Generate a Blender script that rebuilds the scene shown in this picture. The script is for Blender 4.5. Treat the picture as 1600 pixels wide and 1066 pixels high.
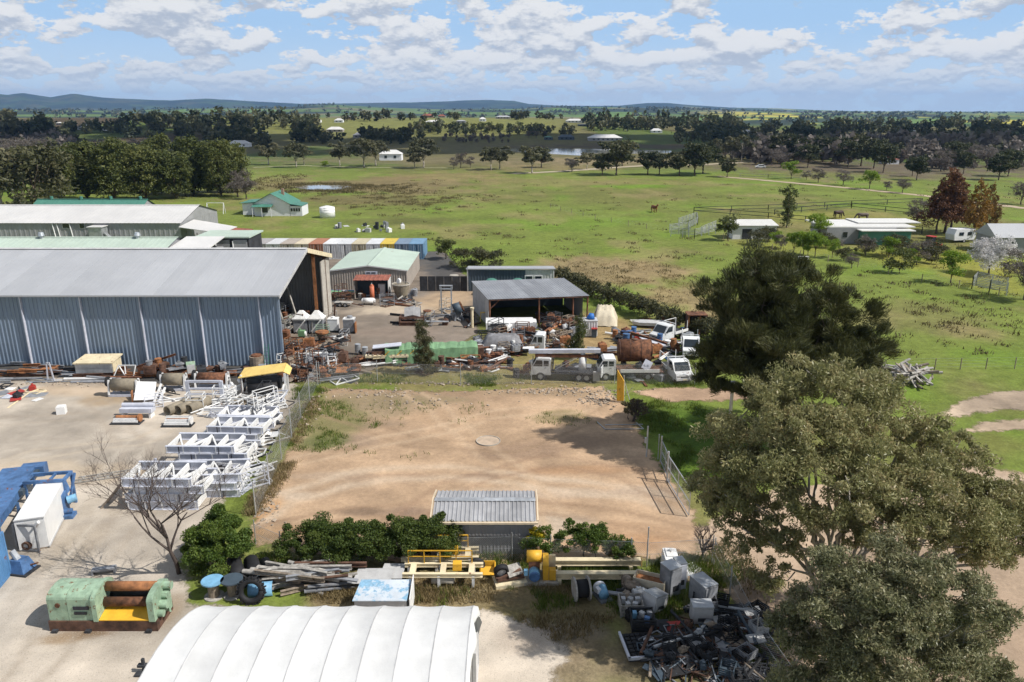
import bpy, math, random
import numpy as np
from mathutils import Vector, Matrix, Euler
for o in list(bpy.data.objects): bpy.data.objects.remove(o)
SC = bpy.context.scene; COL = SC.collection
R = math.radians
# ------------------------------------------------------------------ camera
F, PITCH, CH = 1200.0, R(16.7), 24.0            # focal length in photo pixels, tilt, drone height
CP, SP = math.cos(PITCH), math.sin(PITCH)
cam = bpy.data.cameras.new('camera'); cam.sensor_width = 36; cam.lens = F/1600*36
cam.clip_start = 0.5; cam.clip_end = 60000
camo = bpy.data.objects.new('camera', cam); COL.objects.link(camo)
camo.location = (0, 0, CH); camo.rotation_euler = (R(90)-PITCH, 0, 0); SC.camera = camo
# ------------------------------------------------------------------ light
SUN_EL, SUN_AZ = R(48), R(-15)                   # azimuth from +X, towards the camera side
SDIR = Vector((math.cos(SUN_EL)*math.cos(SUN_AZ), math.cos(SUN_EL)*math.sin(SUN_AZ), math.sin(SUN_EL)))
sun = bpy.data.lights.new('sun', 'SUN'); sun.energy = 5.0; sun.angle = R(0.53); sun.color = (1, .955, .89)
suno = bpy.data.objects.new('sun', sun); COL.objects.link(suno)
suno.rotation_euler = SDIR.to_track_quat('Z', 'Y').to_euler()
SC.view_settings.view_transform = 'Standard'; SC.view_settings.look = 'None'
SC.view_settings.exposure = 0.10; SC.view_settings.gamma = 1.0

class NT:
    """small helper that adds nodes and links to a tree"""
    def __init__(s, tree): s.t = tree; s.n = tree.nodes; s.l = tree.links
    def node(s, typ, props=None, **ins):
        n = s.n.new(typ)
        for k, v in (props or {}).items(): setattr(n, k, v)
        for k, v in ins.items():
            k = int(k[1:]) if k[0] == '_' and k[1:].isdigit() else k.replace('_', ' ')
            s.set(n, k, v)
        return n
    def set(s, n, k, v):
        i = n.inputs[k]
        if hasattr(v, 'links') or hasattr(v, 'is_linked'): s.l.new(v, i)
        elif hasattr(v, 'outputs'): s.l.new(v.outputs[0], i)
        else: i.default_value = v
    def noise(s, vec, scale, detail=4, rough=.55, dist=0):
        n = s.node('ShaderNodeTexNoise', None, Scale=scale, Detail=detail, Roughness=rough, Distortion=dist)
        if vec is not None: s.set(n, 'Vector', vec)
        return n.outputs[0]
    def math(s, op, a, b=0.0, clamp=False):
        return s.node('ShaderNodeMath', {'operation': op, 'use_clamp': clamp}, _0=a, _1=b).outputs[0]
    def mix(s, f, a, b, blend='MIX'):
        n = s.n.new('ShaderNodeMix'); n.data_type = 'RGBA'; n.blend_type = blend
        s.set(n, 0, f)
        for k, v in ((6, a), (7, b)):
            if isinstance(v, (tuple, list)): v = tuple(v)+(1,)*(4-len(v))
            s.set(n, k, v)
        return n.outputs[2]
    def step(s, v, a, b, c=0.0, d=1.0):
        n = s.node('ShaderNodeMapRange', {'interpolation_type': 'SMOOTHSTEP'}, Value=v)
        for k, w in zip(('From Min', 'From Max', 'To Min', 'To Max'), (a, b, c, d)): n.inputs[k].default_value = w
        return n.outputs[0]

# world: physical sky with a field of fair-weather cumulus laid on a level layer
W = bpy.data.worlds.new('World'); SC.world = W; W.use_nodes = True
w = NT(W.node_tree); w.n.clear()
sky = w.node('ShaderNodeTexSky', {'sky_type': 'NISHITA', 'sun_disc': False, 'sun_elevation': SUN_EL,
      'sun_rotation': math.atan2(SDIR.x, SDIR.y), 'altitude': 300, 'air_density': 1.0, 'dust_density': .6, 'ozone_density': 1.6})
tc = w.node('ShaderNodeTexCoord').outputs['Generated']
sep = w.node('ShaderNodeSeparateXYZ', None, Vector=tc)
el = sep.outputs[2]
def cloud_layer(up):
    p = w.node('ShaderNodeVectorMath', {'operation': 'MULTIPLY_ADD'}, _0=tc, _1=(1, 1, 2.3), _2=(.3, .1, 1.37+up)).outputs[0]
    big = w.math('ADD', w.math('MULTIPLY', w.noise(p, 11.5, 9, .62, .0), .88), w.math('MULTIPLY', w.noise(p, 3.4, 2, .5), .15))
    return big
def cloud_small(up):
    p = w.node('ShaderNodeVectorMath', {'operation': 'MULTIPLY_ADD'}, _0=tc, _1=(1, 1, 2.5), _2=(.7, .2, .37+up)).outputs[0]
    return w.math('ADD', w.math('MULTIPLY', w.noise(p, 30, 6, .58), .82), w.math('MULTIPLY', w.noise(p, 4, 2, .5), .20))
k = w.step(el, .030, .070)
def dens(u):
    n = w.n.new('ShaderNodeMix'); n.data_type = 'FLOAT'
    w.set(n, 0, k); w.set(n, 2, cloud_small(u*.35)); w.set(n, 3, cloud_layer(u)); return n.outputs[0]
d0, d1 = dens(0.0), dens(.024)
cov = w.step(d0, .474, .506)
lit = w.step(w.math('SUBTRACT', d0, d1), -.075, .06)
ccol = w.mix(lit, (6.4, 7.1, 8.3), (11.4, 11.4, 11.4))
ccol = w.mix(w.step(el, 0.0, .07), (8.4, 9.6, 11.0), ccol)
ccol = w.mix(w.step(el, .14, .75), ccol, (5.2, 5.6, 6.2))      # clouds darkened overhead, their shaded bases put into the colour, to cut fill light
skyc = w.mix(w.step(el, .10, .45), w.mix(w.step(el, 0.0, .11), (9.0, 10.8, 12.4), (5.4, 8.2, 11.8)), w.mix(1.0, sky.outputs[0], (1.0, 1.10, 1.22), 'MULTIPLY'))
out = w.mix(w.math('MULTIPLY', cov, w.step(el, -.01, .03, .55, .95)), skyc, ccol)
bg = w.node('ShaderNodeBackground', None, Color=out, Strength=.072)
w.l.new(bg.outputs[0], w.node('ShaderNodeOutputWorld').inputs[0])
try:
    SC.cycles.use_adaptive_sampling = True; SC.cycles.adaptive_threshold = 0.02
    SC.cycles.max_bounces = 6; SC.cycles.diffuse_bounces = 2; SC.cycles.glossy_bounces = 2
    SC.cycles.transmission_bounces = 3; SC.cycles.volume_bounces = 0; SC.cycles.transparent_max_bounces = 8
    SC.cycles.use_denoising = True; SC.cycles.caustics_reflective = False; SC.cycles.caustics_refractive = False
    W.cycles.sampling_method = 'MANUAL'; W.cycles.sample_map_resolution = 512
except Exception as e: print(e)

# ------------------------------------------------------------------ photo pixel -> place
def ray(px, py):
    u, v = (px-800)/F, (533-py)/F
    return Vector((u, CP+v*SP, -SP+v*CP))
def g(px, py, z=0.0):
    d = ray(px, py); t = (z-CH)/d.z
    return Vector((d.x*t, d.y*t, z))
def at(px, py, Y):                                # the point of that direction on the upright plane y = Y
    d = ray(px, py); t = Y/d.y
    return Vector((d.x*t, Y, CH+d.z*t))
def ppm(px, py, z=0.0): return F/((z-CH)/ray(px, py).z)      # pixels per metre there
def sstep(a, b, x):
    t = np.clip((x-a)/(b-a), 0, 1); return t*t*(3-2*t)
def hgt(x, y):                                    # gentle rise beyond the paddocks
    x = np.asarray(x, float); y = np.asarray(y, float)
    lat = 1-.8*sstep(.02, .30, x/np.maximum(y, 1))
    up = 15*sstep(560, 900, y)*lat
    return up*(1-sstep(1050, 1700, y)) - 25*sstep(1200, 2200, np.hypot(x, y))
def far(px, py):                                  # march a pixel's ray to that terrain
    d = ray(px, py); t = 100.0
    for _ in range(4000):
        p = d*t; z = CH+p.z
        if z <= float(hgt(p.x, p.y)) or t > 2600: break
        t *= 1.004
    return Vector((p.x, p.y, float(hgt(p.x, p.y)))), F/t
# ------------------------------------------------------------------ noise for painting vertices
def vnoise(x, y, seed=0):
    xi = np.floor(x).astype(np.int64); yi = np.floor(y).astype(np.int64); fx = x-xi; fy = y-yi
    fx = fx*fx*(3-2*fx); fy = fy*fy*(3-2*fy)
    def h(a, b):
        n = (a*374761393+b*668265263+seed*982451653) & 0x7fffffff
        n = ((n ^ (n >> 13))*1274126177) & 0x7fffffff
        return ((n ^ (n >> 16)) & 0xffff)/65535.0
    return (h(xi, yi)*(1-fx)+h(xi+1, yi)*fx)*(1-fy)+(h(xi, yi+1)*(1-fx)+h(xi+1, yi+1)*fx)*fy
def fbm(x, y, scale, octv=4, seed=0):
    r = 0; a = .5; s = 1/scale; tot = 0
    for k in range(octv):
        r = r+a*vnoise(x*s+17.3*k, y*s-9.1*k, seed+k); tot += a; a *= .5; s *= 2.03
    return r/tot
# ------------------------------------------------------------------ mesh building
class MB:
    def __init__(s): s.v = []; s.f = []
    def add(s, vs, fs):
        n = len(s.v); s.v += [tuple(p) for p in vs]; s.f += [tuple(i+n for i in f) for f in fs]; return s
    def box(s, c, d, rz=0, rx=0, ry=0):
        m = Euler((rx, ry, rz)).to_matrix(); c = Vector(c)
        vs = [c+m@Vector((x*d[0]/2, y*d[1]/2, z*d[2]/2)) for x in (-1, 1) for y in (-1, 1) for z in (-1, 1)]
        return s.add(vs, [(0, 1, 3, 2), (4, 6, 7, 5), (0, 4, 5, 1), (2, 3, 7, 6), (0, 2, 6, 4), (1, 5, 7, 3)])
    def cyl(s, a, b, r, r2=None, n=12, cap=True, hollow=0):
        a, b = Vector(a), Vector(b); r2 = r if r2 is None else r2
        q = (b-a).to_track_quat('Z', 'Y').to_matrix()
        k = [(math.cos(2*math.pi*i/n), math.sin(2*math.pi*i/n)) for i in range(n)]
        vs = [a+q@Vector((r*c, r*t, 0)) for c, t in k]+[b+q@Vector((r2*c, r2*t, 0)) for c, t in k]
        fs = [(i, (i+1) % n, n+(i+1) % n, n+i) for i in range(n)]
        if hollow:
            vs += [a+q@Vector((r*hollow*c, r*hollow*t, 0)) for c, t in k]+[b+q@Vector((r2*hollow*c, r2*hollow*t, 0)) for c, t in k]
            for i in range(n):
                j = (i+1) % n; fs += [(2*n+j, 2*n+i, 3*n+i, 3*n+j), (i, 2*n+i, 2*n+j, j), (n+j, 3*n+j, 3*n+i, n+i)]
        elif cap: fs += [tuple(range(n-1, -1, -1)), tuple(range(n, 2*n))]
        return s.add(vs, fs)
    def bar(s, a, b, w=.08, h=None):
        a, b = Vector(a), Vector(b); h = h or w; L = (b-a).length
        q = (b-a).to_track_quat('Y', 'Z').to_matrix(); c = (a+b)/2
        vs = [c+q@Vector((x*w/2, y*L/2, z*h/2)) for x in (-1, 1) for y in (-1, 1) for z in (-1, 1)]
        return s.add(vs, [(0, 1, 3, 2), (4, 6, 7, 5), (0, 4, 5, 1), (2, 3, 7, 6), (0, 2, 6, 4), (1, 5, 7, 3)])
    def ibeam(s, a, b, w=.15, h=.3, t=.03):
        a, b = Vector(a), Vector(b)
        q = (b-a).to_track_quat('Y', 'Z').to_matrix()
        for dz, ww, hh in ((h/2-t/2, w, t), (-h/2+t/2, w, t), (0, t, h-2*t)):
            o = q@Vector((0, 0, dz)); s.bar(a+o, b+o, ww, hh)
        return s
    def tube(s, pts, rr, n=6):
        pts = [Vector(p) for p in pts]
        rr = rr if isinstance(rr, (list, tuple)) else [rr]*len(pts)
        base = len(s.v); vs = []; fs = []
        for i, p in enumerate(pts):
            d = pts[min(i+1, len(pts)-1)]-pts[max(i-1, 0)]
            q = d.to_track_quat('Z', 'Y').to_matrix()
            vs += [p+q@Vector((rr[i]*math.cos(2*math.pi*k/n), rr[i]*math.sin(2*math.pi*k/n), 0)) for k in range(n)]
            if i:
                for k in range(n):
                    fs.append(((i-1)*n+k, (i-1)*n+(k+1) % n, i*n+(k+1) % n, i*n+k))
        fs += [tuple(range(n-1, -1, -1)), tuple(range((len(pts)-1)*n, len(pts)*n))]
        return s.add(vs, fs)
    def ext(s, pts, d):                           # a flat outline pushed along d
        pts = [Vector(p) for p in pts]; d = Vector(d); n = len(pts)
        return s.add(pts+[p+d for p in pts], [tuple(range(n-1, -1, -1)), tuple(range(n, 2*n))]+[(i, (i+1) % n, n+(i+1) % n, n+i) for i in range(n)])
    def quad(s, *p): return s.add(p, [tuple(range(len(p)))])
    def slab(s, a, b, c, d, t):                   # a sheet of thickness t under the quad
        a, b, c, d = map(Vector, (a, b, c, d)); n = (b-a).cross(d-a).normalized()
        return s.ext([a, b, c, d], n*t)
    def ribbed(s, p0, u, v, pitch=.3, depth=.04):  # profiled steel sheet: ribs run along v
        p0, u, v = Vector(p0), Vector(u), Vector(v); L = u.length; un = u/L; n = un.cross(v.normalized())
        k = max(1, round(L/pitch)); p = L/k; prof = []
        for i in range(k):
            for a, h in ((0, 0), (.5, 0), (.6, 1), (.82, 1), (.92, 0)): prof.append(((i+a)*p, h*depth))
        prof.append((L, 0)); vs = []
        for a, h in prof: vs += [p0+un*a+n*h, p0+un*a+n*h+v]
        return s.add(vs, [(2*i, 2*i+2, 2*i+3, 2*i+1) for i in range(len(prof)-1)])
    def mesh(s, name, mat=None, smooth=False):
        m = bpy.data.meshes.new(name); m.from_pydata(s.v, [], s.f)
        if mat: m.materials.append(mat)
        if smooth: m.polygons.foreach_set('use_smooth', [True]*len(m.polygons))
        m.update(); return m
def npmesh(name, V, Q, mat, smooth=False, attrs=None, colors=None):
    """mesh from numpy arrays; Q is (n,4) or (n,3)"""
    k = Q.shape[1]; m = bpy.data.meshes.new(name)
    m.vertices.add(len(V)); m.vertices.foreach_set('co', np.ascontiguousarray(V, np.float32).ravel())
    m.loops.add(Q.size); m.loops.foreach_set('vertex_index', np.ascontiguousarray(Q, np.int32).ravel())
    m.polygons.add(len(Q)); m.polygons.foreach_set('loop_start', np.arange(0, Q.size, k, dtype=np.int32))
    if smooth: m.polygons.foreach_set('use_smooth', np.ones(len(Q), bool))
    for nm, a in (attrs or {}).items():
        at_ = m.attributes.new(nm, 'FLOAT', 'POINT'); at_.data.foreach_set('value', np.ascontiguousarray(a, np.float32))
    if colors is not None:
        c = m.attributes.new('Col', 'FLOAT_COLOR', 'POINT')
        c.data.foreach_set('color', np.ascontiguousarray(np.c_[colors, np.ones(len(V))], np.float32).ravel())
    if mat: m.materials.append(mat)
    m.update(calc_edges=True); m.validate(); return m
def link(name, data, parent=None, loc=None, rz=0):
    o = bpy.data.objects.new(name, data); COL.objects.link(o)
    if parent is not None: o.parent = parent
    if loc is not None: o.location = loc
    if rz: o.rotation_euler = (0, 0, rz)
    return o
def tag(o, label, cat, group=None, kind=None):
    if label: o['label'] = label
    if cat: o['category'] = cat
    if group: o['group'] = group
    if kind or cat: o['kind'] = kind or 'thing'
    return o
def T(name, label, cat, loc=(0, 0, 0), rz=0, group=None): return tag(link(name, None, None, loc, rz), label, cat, group)
def P(par, name, mb, mat, smooth=False, label=None, loc=None, rz=0):
    o = link(name, mb if isinstance(mb, bpy.types.Mesh) else mb.mesh(name, mat, smooth), par, loc, rz)
    if label: o['label'] = label
    return o
def ONE(name, label, cat, mb, mat, loc=(0, 0, 0), rz=0, group=None, smooth=False):
    return tag(link(name, mb if isinstance(mb, bpy.types.Mesh) else mb.mesh(name, mat, smooth), None, loc, rz), label, cat, group)
def S(name, data, kind='structure'): return tag(link(name, data), None, None, None, kind)
def dup(root, loc=None, rz=None, scale=None, label=None, group=None):
    r = root.copy(); COL.objects.link(r)
    if loc is not None: r.location = loc
    if rz is not None: r.rotation_euler = (0, 0, rz)
    if scale is not None: r.scale = (scale,)*3 if isinstance(scale, (int, float)) else scale
    if label: r['label'] = label
    if group: r['group'] = group
    for ch in list(root.children):
        c = ch.copy(); COL.objects.link(c); c.parent = r
        for gg in list(ch.children):
            d = gg.copy(); COL.objects.link(d); d.parent = c
    return r
# ------------------------------------------------------------------ materials
def mat(name, col, rough=.7, metal=0.0, var=.18, scale=2.5, rust=0.0, rustcol=(.16, .06, .025), bump=.15, spec=.4, streak=False):
    m = bpy.data.materials.new(name); m.use_nodes = True; t = NT(m.node_tree)
    b = t.n['Principled BSDF']
    tcn = t.node('ShaderNodeTexCoord').outputs['Object']
    rnd = t.node('ShaderNodeObjectInfo').outputs['Random']
    v = t.node('ShaderNodeVectorMath', {'operation': 'ADD'}, _0=tcn).outputs[0]
    t.l.new(t.math('MULTIPLY', rnd, 31.0), v.node.inputs[1])
    if streak: v = t.node('ShaderNodeMapping', None, Vector=v, Scale=(1, 1, .18)).outputs[0]
    n1 = t.noise(v, scale, 5, .62); n2 = t.noise(v, scale*.27, 3)
    f = t.math('ADD', t.math('MULTIPLY', n1, .55), t.math('MULTIPLY', n2, .45))
    lo = tuple(c*(1-var*1.6) for c in col); hi = tuple(min(1, c*(1+var*1.3)) for c in col)
    c = t.mix(t.step(f, .3, .7), lo, hi)
    rb = t.math('ADD', .92, t.math('MULTIPLY', rnd, .14)); c = t.mix(1.0, c, t.node('ShaderNodeCombineColor', None, Red=rb, Green=rb, Blue=rb).outputs[0], 'MULTIPLY')
    if rust:
        rn = t.noise(v, scale*.8, 7, .7)
        rf = t.step(rn, .66-.32*rust, .74-.28*rust)
        rc = t.mix(t.noise(v, scale*5, 3), tuple(x*.5 for x in rustcol), tuple(min(1, x*1.7) for x in rustcol))
        c = t.mix(rf, c, rc)
        t.set(b, 'Roughness', t.mix(rf, (rough,)*3, (.9,)*3))
        if metal: t.set(b, 'Metallic', t.math('MULTIPLY', t.math('SUBTRACT', 1.0, rf), metal))
    else:
        t.set(b, 'Roughness', t.step(n1, .25, .75, max(.05, rough-.12), min(1, rough+.12)))
        b.inputs['Metallic'].default_value = metal
    t.set(b, 'Base Color', c); b.inputs['Specular IOR Level'].default_value = spec
    if bump:
        bp = t.node('ShaderNodeBump', None, Strength=bump, Distance=.02, Height=t.noise(v, scale*6, 3))
        t.set(b, 'Normal', bp.outputs[0])
    return m
M = {}
M['white'] = mat('white_paint', (.74, .74, .73), .5, var=.10, rust=.10, rustcol=(.28, .16, .09))
M['whiteclean'] = mat('clean_white', (.78, .78, .77), .45, var=.05)
M['lilac'] = mat('primed_steel', (.55, .57, .64), .55, var=.10)
M['cream'] = mat('cream_paint', (.72, .62, .42), .55, var=.12, rust=.16)
M['yellow'] = mat('yellow_paint', (.72, .40, .035), .5, var=.12, rust=.14)
M['paleyel'] = mat('pale_yellow', (.72, .52, .17), .6, var=.10)
M['blue'] = mat('blue_paint', (.075, .16, .33), .55, var=.25, rust=.2)
M['ltblue'] = mat('light_blue', (.20, .42, .62), .5, var=.2, rust=.1)
M['green'] = mat('machine_green', (.30, .42, .30), .5, var=.2, rust=.32, scale=3.5)
M['red'] = mat('red_paint', (.42, .05, .04), .5, var=.2)
M['redtank'] = mat('orange_red_paint', (.55, .16, .08), .55, var=.15)
M['rust'] = mat('rusted_steel', (.17, .075, .04), .9, var=.5, scale=4)
M['rust2'] = mat('brown_rust', (.115, .062, .042), .9, var=.45, scale=3)
M['orust'] = mat('orange_rust', (.30, .13, .055), .9, var=.4, scale=4)
M['dark'] = mat('dark_steel', (.035, .037, .042), .7, var=.4)
M['black'] = mat('black_rubber', (.018, .018, .02), .75, var=.3)
M['grey'] = mat('grey_steel', (.26, .27, .29), .55, metal=.1, var=.25, rust=.12)
M['galv'] = mat('galvanised', (.50, .52, .54), .42, metal=.55, var=.14)
M['ltgrey'] = mat('light_grey', (.48, .48, .48), .6, var=.12)
M['timber'] = mat('weathered_timber', (.27, .22, .17), .85, var=.35, scale=6)
M['timber2'] = mat('grey_timber', (.36, .34, .31), .85, var=.3, scale=6)
M['tan'] = mat('tan_rubber', (.25, .215, .16), .8, var=.2)
M['concrete'] = mat('concrete', (.42, .39, .34), .9, var=.15)
M['glass'] = mat('dark_glass', (.02, .028, .035), .08, var=.1, bump=0, spec=.8)
M['tarpg'] = mat('green_tarp', (.17, .30, .16), .6, var=.14, bump=.5)
M['tarpgrey'] = mat('grey_tarp', (.20, .20, .21), .7, var=.25, bump=.6)
M['tarpb'] = mat('blue_tarp', (.03, .16, .5), .6, var=.2, bump=.5)
M['canvas'] = mat('canvas', (.60, .53, .40), .85, var=.12, bump=.4)
M['fabric'] = mat('white_dome_fabric', (.66, .66, .65), .6, var=.07, scale=.8, bump=.5)
M['plastic'] = mat('white_plastic', (.72, .73, .74), .4, var=.08)
M['bark'] = mat('bark', (.14, .105, .08), .95, var=.35, scale=5, bump=.5)
M['barkpale'] = mat('pale_bark', (.38, .34, .29), .85, var=.3, scale=2, bump=.3)
M['twig'] = mat('bare_twigs', (.11, .085, .075), .9, var=.3)
M['ink'] = mat('dark_ink', (.03, .03, .04), .6, var=.1)
def foliage(name, cols, trans=.25, rough=.6, rand=.35):
    m = bpy.data.materials.new(name); m.use_nodes = True; t = NT(m.node_tree); b = t.n['Principled BSDF']
    a = t.node('ShaderNodeAttribute', {'attribute_name': 'tint'}).outputs['Fac']
    rnd = t.node('ShaderNodeObjectInfo').outputs['Random']
    k = t.math('ADD', a, t.math('MULTIPLY', t.math('SUBTRACT', rnd, .5), rand), True)
    rp = t.node('ShaderNodeValToRGB', None, Fac=k); e = rp.color_ramp.elements
    for i, c in enumerate(cols):
        pos = i/(len(cols)-1)
        if i == 0: e[0].position = 0; e[0].color = c+(1,)
        elif i == len(cols)-1: e[len(e)-1].position = 1; e[len(e)-1].color = c+(1,)
        else: n = e.new(pos); n.color = c+(1,)
    t.set(b, 'Base Color', rp.outputs[0]); b.inputs['Roughness'].default_value = rough; b.inputs['Specular IOR Level'].default_value = .3
    tr = t.node('ShaderNodeBsdfTranslucent', None, Color=rp.outputs[0])
    mx = t.node('ShaderNodeMixShader', None, _0=trans); t.l.new(b.outputs[0], mx.inputs[1]); t.l.new(tr.outputs[0], mx.inputs[2])
    t.l.new(mx.outputs[0], t.n['Material Output'].inputs[0]); return m
# ================================================================== ground
def ell(b):                                        # (px, py, rx, ry, colour, strength) -> ellipse on the ground
    px, py, rx, ry, c, k = b
    p = g(px, py); a = rx/ppm(px, py); d = (g(px, py-ry)-g(px, py+ry)).length/2
    return p.x, p.y, a, d, np.array(c), k
def paint(x, y, base, blobs, seed=0, rag=.55):
    c = np.array(base, float)
    wob = fbm(x, y, 7, 4, seed+5)-.5; wob2 = fbm(x, y, 1.6, 3, seed+9)-.5
    for b in blobs:
        bx, by, ra, rb, bc, k = ell(b)
        d = np.hypot((x-bx)/ra, (y-by)/rb)+rag*2.4*wob+rag*1.2*wob2
        f = (k*(1-sstep(.45, 1.15, d)))[:, None]
        c = c*(1-f)+bc*f
    return c
GRASS, LUSH, DRY, OLIVE = (.160, .203, .042), (.145, .232, .030), (.285, .215, .115), (.15, .14, .05)
BROWN, SOIL, SHADE = (.115, .085, .05), (.34, .225, .14), (.07, .10, .025)
def ground_col(x, y):
    n = len(x); c = np.tile(np.array(GRASS), (n, 1)); r = np.hypot(x, y)
    def mixin(f, col):
        nonlocal c; c = c*(1-f[:, None])+np.array(col)*f[:, None]
    mixin(.6*sstep(.47, .68, fbm(x, y, 38, 5, 1)), OLIVE)
    mixin(.7*sstep(.54, .72, fbm(x, y, 17, 5, 2)), LUSH)
    mixin(.45*sstep(.58, .74, fbm(x, y, 11, 5, 3)), DRY)
    # far fields: patchwork beyond the tree rows
    ff = sstep(300, 380, y)
    mixin(ff*.75, (.075, .105, .03))
    mixin(ff*.8*sstep(.52, .58, fbm(x, y*.35, 120, 3, 4)), (.15, .125, .06))
    mixin(ff*.9*sstep(.60, .64, fbm(x, y*.30, 160, 2, 6)), (.085, .058, .040))
    fy = sstep(560, 760, y)*sstep(-.45, -.28, x/np.maximum(y, 1))*(1-sstep(.02, .12, x/np.maximum(y, 1)))
    mixin(.85*fy, (.19, .20, .06))
    bl = [(600, 288, 170, 14, (.20, .155, .08), .9), (560, 312, 120, 9, (.16, .13, .06), .75), (430, 285, 60, 18, (.21, .17, .08), .7),
          (700, 275, 110, 8, (.24, .18, .09), .7), (900, 285, 170, 9, (.235, .20, .085), .65), (870, 262, 130, 7, (.25, .19, .10), .6), (985, 291, 90, 3, (.13, .23, .02), .9),
          (640, 345, 110, 6, (.11, .10, .04), .6), (970, 425, 150, 28, DRY, .95), (1060, 470, 80, 32, DRY, .9), (900, 425, 90, 16, (.24, .19, .10), .7),
          (1010, 482, 60, 8, LUSH, .8), (1440, 500, 110, 30, (.19, .17, .07), .6), (1530, 520, 60, 14, DRY, .5),
          (1330, 345, 140, 14, (.26, .24, .06), .7), (1480, 410, 120, 22, (.30, .28, .05), .6), (1250, 385, 90, 14, (.27, .26, .05), .5), (1540, 440, 70, 20, (.29, .27, .05), .55),
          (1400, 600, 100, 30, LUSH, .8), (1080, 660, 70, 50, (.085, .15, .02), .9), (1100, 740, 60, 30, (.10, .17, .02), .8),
          (700, 578, 330, 34, (.25, .205, .095), .95), (640, 565, 140, 24, (.27, .21, .10), .8), (820, 565, 90, 30, (.22, .19, .06), .7), (700, 596, 130, 9, (.16, .15, .05), .7), (930, 530, 110, 36, (.33, .23, .12), .9), (800, 540, 110, 20, (.24, .19, .11), .8), (900, 600, 100, 8, (.27, .21, .11), .8),
          (1030, 588, 80, 16, (.12, .16, .03), .7), (740, 925, 420, 60, (.23, .175, .10), .95), (640, 930, 70, 25, (.26, .19, .11), .7), (870, 965, 160, 40, (.20, .165, .08), .8),
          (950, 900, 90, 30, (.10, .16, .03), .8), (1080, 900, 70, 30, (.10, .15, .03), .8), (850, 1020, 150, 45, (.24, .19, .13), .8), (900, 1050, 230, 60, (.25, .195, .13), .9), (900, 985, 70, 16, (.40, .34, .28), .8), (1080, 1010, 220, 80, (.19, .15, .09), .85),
          (560, 880, 150, 22, (.12, .115, .045), .6), (430, 880, 60, 30, (.22, .17, .10), .7), (340, 890, 60, 30, (.17, .13, .07), .8), (430, 745, 22, 60, (.27, .22, .12), .9), (455, 650, 25, 40, (.22, .20, .08), .8),
          (1170, 900, 60, 60, (.27, .20, .13), .8), (1560, 690, 60, 16, (.17, .17, .05), .7), (1440, 690, 120, 30, (.15, .16, .045), .7), (600, 200, 90, 5, BROWN, .9), (1400, 264, 280, 13, (.135, .105, .08), .9), (1010, 229, 230, 4, (.10, .075, .05), .9), (640, 250, 260, 7, (.17, .145, .08), .7), (940, 252, 160, 7, (.24, .19, .11), .8), (1250, 272, 120, 5, (.15, .15, .05), .7), (1560, 295, 90, 12, (.13, .17, .04), .7)]
    return paint(x, y, c, bl, 40)
azf = np.arange(-44, 44.01, .22); azc = np.concatenate([np.arange(48, 313, 6.0)])
AZ = R(1)*np.concatenate([azf, azc]); RR = 2*np.exp(np.linspace(0, math.log(9000), 420))
na, nr = len(AZ), len(RR)
A2, R2 = np.meshgrid(AZ, RR, indexing='ij')
X, Y = (R2*np.sin(A2)).ravel(), (R2*np.cos(A2)).ravel()
Z = hgt(X, Y)
ii = np.arange(na)[:, None]; jj = np.arange(nr-1)[None, :]; i2 = (ii+1) % na
Q = np.stack([ii*nr+jj, i2*nr+jj, i2*nr+jj+1, ii*nr+jj+1], -1).reshape(-1, 4)
Q = np.vstack([Q[:, ::-1]])
gcol = ground_col(X, Y)
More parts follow.
